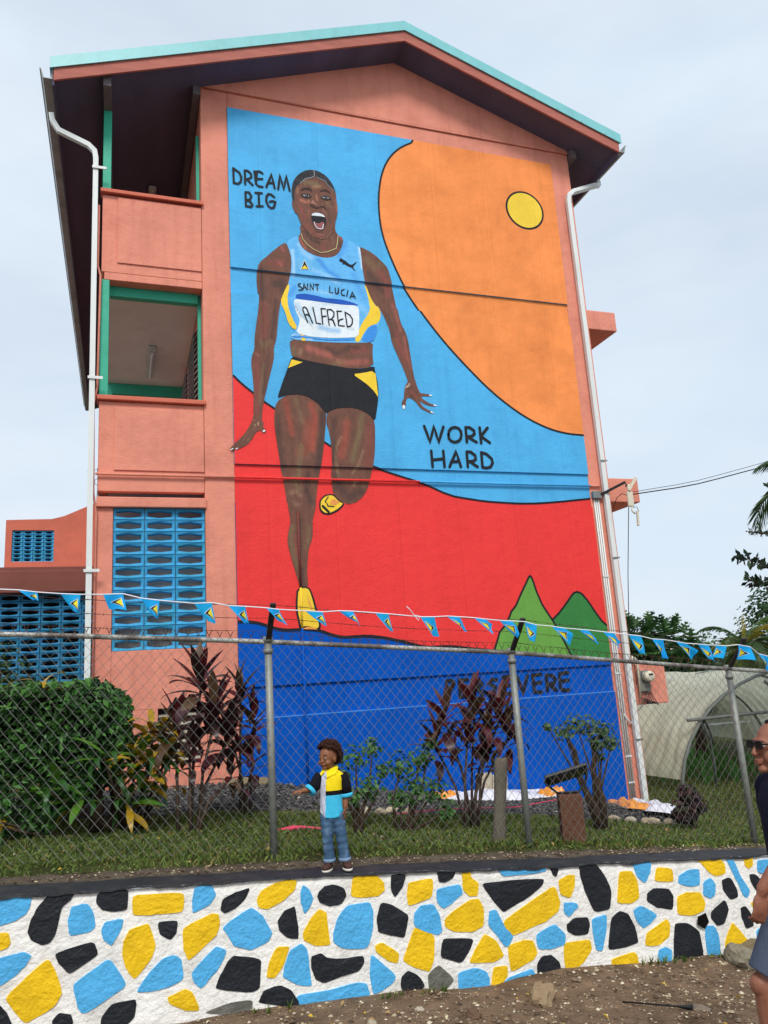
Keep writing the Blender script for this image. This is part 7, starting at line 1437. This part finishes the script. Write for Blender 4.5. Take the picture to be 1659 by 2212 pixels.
rk = [(4.98, 5.86, .165, 'large grey boulder against the wall near the man', '8a8270', (1.15, .7, .62)), (5.28, 5.98, .15, 'brown rock on top of the wall foot behind the big boulder', '7d7058', (1.2, .7, .6)), (2.95, 5.62, .115, 'tan angular rock lying near the blue stone at the wall foot', '9a8468', (1.1, .8, .75)), (2.35, 5.52, .06, 'reddish brown small rock in front of the bare grey stone', '6e5646', (1, .8, .8)), (1.30, 5.40, .07, 'pale rock lying on the gravel below the black stone', 'a59a84', (1.1, .8, .6)), (1.62, 5.55, .045, 'small pale stone right of the pale rock at the wall foot', 'b0a58e', (1, .8, .7)), (2.02, 5.72, .035, 'small whitish stone beside the black stone at the wall foot', 'b8ac98', (1, .8, .7)), (3.3, 4.9, .05, 'flat brown stone low at the bottom right of the gravel', '75604e', (1.2, .9, .5)), (3.85, 5.0, .055, 'flat grey stone on the gravel in front of the man', '8a7c6c', (1.2, .9, .5))]
for i, (x, y, r, lab, c, sq) in enumerate(rk): rock('rock', lab, 'rock', (x, y, wz(x, y)+r*.22), r, c, 'loose rocks at the wall foot', i+1, sq)
ek = [(2.55, 8.62, 'c9bda2'), (2.72, 8.55, 'b5a88e'), (2.88, 8.66, 'cbbda0'), (3.02, 8.58, 'a89a84'), (5.75, 8.30, 'cabfa8'), (5.9, 8.22, 'b8a890'), (6.05, 8.26, 'c4b59a'), (6.2, 8.2, 'a89880'), (5.6, 8.42, 'b9ab92'), (1.55, 10.7, '8a7a5e'), (1.35, 10.75, '94846a'), (1.8, 10.78, '85775f')]
EL = ['leftmost pale stone of the row edging the gravel behind the shrubs', 'second pale stone of the row edging the gravel behind the shrubs', 'third pale stone of the row edging the gravel behind the shrubs', 'rightmost pale stone of the row edging the gravel behind the shrubs', 'second stone from the left in the pile below the orange cloth', 'middle stone in the pile below the orange cloth', 'second stone from the right in the pile below the orange cloth', 'rightmost stone in the pile below the orange cloth', 'leftmost stone in the pile below the orange cloth', 'middle brown stone at the foot of the left corner column', 'leftmost brown stone at the foot of the left corner column', 'rightmost brown stone at the foot of the left corner column']
for i, (x, y, c) in enumerate(ek):
    rock('edging_stone', EL[i], 'stone', (x, y, lawn(x, y)+.04), .07 if i < 9 else .11, c, 'stones behind the shrubs' if i < 4 else 'stones below the orange cloth' if i < 9 else 'stones at the building corner', i+20, (1.1, .8, .65), 1)
# crumpled cloths
m_wc = mat('white_satin', 'dcdce4', .4, .06, 4, .2, 20, .5); m_oc = mat('orange_satin', 'e8962a', .35, .12, 4, .2, 20, .6)
def cloth(label, a, b_, wd, h, m, seed, nx=50, ny=18):
    a, b_ = Vector(a), Vector(b_); d = (b_-a); n = Vector((-d.y, d.x)).normalized()
    def fn(u, v):
        p = a + d*u + n*wd*(v-.5)*(1+.25*fbm(u*3, seed)) + n*.06*fbm(u*4, v*2, seed); e = math.sin(math.pi*v)**.5*min(1, math.sin(math.pi*u)*4+.1)
        z = lawn(p.x, p.y) + heap(p.x) + h*e*(.7+.45*fbm(u*2.6, v*1.5, seed)) + .022*e*math.sin(u*17+4*fbm(u*3, v*2, seed)) + .014*e*math.sin(v*11+u*13) + .004
        return (p.x, p.y, z)
    return tag(MB().grid(nx, ny, fn).build('crumpled_cloth', m, smooth=True), label, 'cloth', 'cloths left at the wall foot')
cloth('long white crumpled sheet lying along the blue wall', (4.15, 10.35), (6.3, 10.65), .55, .13, m_wc, 1.3, 90)
cloth('white sheet end spread over the ground beyond the building corner', (7.25, 10.3), (6.45, 8.45), .55, .13, m_wc, 2.7)
cloth('shiny orange cloth heaped at the building corner', (7.15, 10.55), (6.25, 8.75), .40, .11, m_oc, 4.1)
cloth('scrap of orange cloth beside the white sheet behind the floodlight', (5.75, 10.4), (6.15, 10.5), .22, .12, m_oc, 6.2, 24)
cloth('small bright orange cloth tucked behind the reddish ti plant', (4.05, 10.2), (4.35, 10.3), .25, .1, m_oc, 8.8, 24)
m_card = mat('cardboard', 'b8ab94', .9, .1, 5, .2)
for k, (x, lab) in enumerate(((5.0, 'tan board leaning at the wall behind the leaning wooden post'), (5.25, 'tan board leaning at the wall just right of the middle steel post'))): tag(MB().obox((x, 10.7, lawn(x, 10.7)+.2), .12, .02, .16, Matrix.Rotation(.15, 3, 'X')).build('board', m_card), lab, 'board')
m_pink = mat('pink_tape', 'e84a6a', .6, .05)
tag(MB().tube([(2.8, 8.3, .12), (3.4, 8.35, .1), (4.4, 8.6, -.02), (5.1, 8.9, -.05), (5.6, 9.1, -.1)], .006, 5).build('marking_string', m_pink, smooth=True), 'thin pink string stretched low over the gravel', 'string')
tag(MB().tube([(1.38, 7.75, .20), (1.5, 7.72, .205), (1.56, 7.7, .21), (1.66, 7.7, .205), (1.85, 7.66, .18), (2.0, 7.62, .16)], [.006, .02, .026, .016, .008, .004], 8).build('pink_strip', m_pink, smooth=True), 'bright pink strip lying on the grass left of the child', 'strip')
tag(MB().tube([(3.45, 5.35, wz(3.45, 5.35)+.02), (3.72, 5.1, wz(3.7, 5.1)+.025), (3.80, 5.02, wz(3.8, 5.0)+.02)], [.006, .006, .022], 8).build('paint_roller_rod', m_black, smooth=True), 'thin dark rod with a thick black end lying on the gravel', 'rod')
tag(MB().obox((3.45, 5.75, wz(3.45, 5.75)+.012), .03, .012, .006, Matrix.Rotation(.4, 3, 'Z')).build('paint_chip', m_stone['b']), 'small blue paint chip on the ground at the wall foot', 'chip')

# ------------------------------------------------------------------ grass, litter and loose stones
m_gr = [mat('grass_a', '667a3a', .7, .2, 9, 0, trans=.3), mat('grass_b', '7c8e48', .7, .2, 9, 0, trans=.3), mat('grass_c', '48582a', .7, .2, 9, 0, trans=.3), mat('grass_dry', '8a7a48', .8, .2, 9, 0, trans=.2)]
s = MB(); R_ = random.Random(11)
n = 0
while n < 62000:
    if R_.random() < .80: x = R_.uniform(-3.5, 7.2); y = 6.55 + (edge(x)-6.5)*R_.random()
    else: x = R_.uniform(6.6, 11.5); y = R_.uniform(6.6, 14.5)
    dn = fbm(x*1.1, y*1.1, 3) + .5*fbm(x*4, y*4)
    if y < 6.8 and R_.random() < .75-.6*fbm(x*3, y*3): continue
    if dn < -.55 and R_.random() < .85: continue
    z = lawn(x, y); h = R_.uniform(.012, .045)*(1+.9*fbm(x*2.4, y*2.4)); a = R_.uniform(0, 6.28); w_ = R_.uniform(.004, .008); dx, dy = math.cos(a)*w_, math.sin(a)*w_; lx, ly = R_.gauss(0, .025), R_.gauss(0, .025)
    s.cur = 3 if R_.random() < .10 else R_.randrange(3)
    s.add([(x-dx, y-dy, z-.01), (x+dx, y+dy, z-.01), (x+lx*.4+dx*.7, y+ly*.4+dy*.7, z+h*.7), (x+lx, y+ly, z+h)], [(0, 1, 2), (0, 2, 3)]); n += 1
tag(s.build('grass', m_gr, kind='stuff'), 'short patchy green grass on the strip behind the fence', 'grass')
m_pb = [mat('pebble' + str(i), c, .9, .2, 30, .3, 60, .2) for i, c in enumerate(('6b5847', '8a765e', 'b5a58a', '54453a', '7a6a5a', 'd2c6ae'))]
s = MB(); n = 0
while n < 17000:
    x = R_.uniform(-1.5, 6.5); y = R_.uniform(3.4, 6.08)
    big = R_.random()**5; pebble(s, (x, y, road(x, y)+.03*fbm(x*1.3, y*1.3)+.012*fbm(x*6, y*6)+.002), .006+.018*big, 6 if R_.random() < .5 else 5, .6); n += 1
for _ in range(1400):
    x = R_.uniform(-2, 7); y = R_.uniform(6.36, 6.66); pebble(s, (x, y, (h_cap(x)+h_fence(x))/2+.005), R_.uniform(.005, .014), 5, .7)
tag(s.build('loose_stones', m_pb, kind='stuff'), 'scattered small stones and chips on the brown earth', 'stones')
m_lf = [mat('fallen_leaf_yellow', 'c9a83c', .8, .2, 9, 0), mat('fallen_leaf_tan', 'a88a5c', .8, .2, 9, 0), mat('fallen_leaf_pale', 'cfc4a4', .8, .2, 9, 0)]
s = MB()
for k in range(150):
    if k < 60: x = R_.uniform(-1.5, 6.5); y = R_.uniform(6.38, 7.6); z = lawn(x, y)+.03
    else: x = R_.uniform(.4, 5.5); y = R_.uniform(4.2, 6.0); z = road(x, y)+.03
    leaf_cloud(s, (x, y, z), (R_.gauss(0, .3), R_.gauss(0, .3), 1), R_.uniform(.02, .055), 3, .5)
tag(s.build('leaf_litter', m_lf, kind='stuff'), 'scattered dry fallen leaves and scraps on the ground', 'leaves')
# weeds along the wall foot and in the weep hole
s = MB()
for k in range(34):
    x = R_.choice((1.05, 1.9, 4.25, 4.5, 4.85, 4.35, 2.3)) + R_.gauss(0, .07); y = 6.04-.05*R_.random(); b_ = Vector((x, y, road(x, y)))
    for q in range(5):
        d = Vector((R_.gauss(0, .5), R_.gauss(-.3, .3), 1)).normalized()*R_.uniform(.03, .08); w2 = Vector((.006, 0, 0)); s.cur = R_.randrange(3); s.add([b_-w2, b_+w2, b_+d*.6+w2*.8, b_+d], [(0, 1, 2, 3)])
tag(s.build('weeds', m_gr, kind='stuff'), 'small weeds sprouting along the foot of the painted wall', 'weeds')
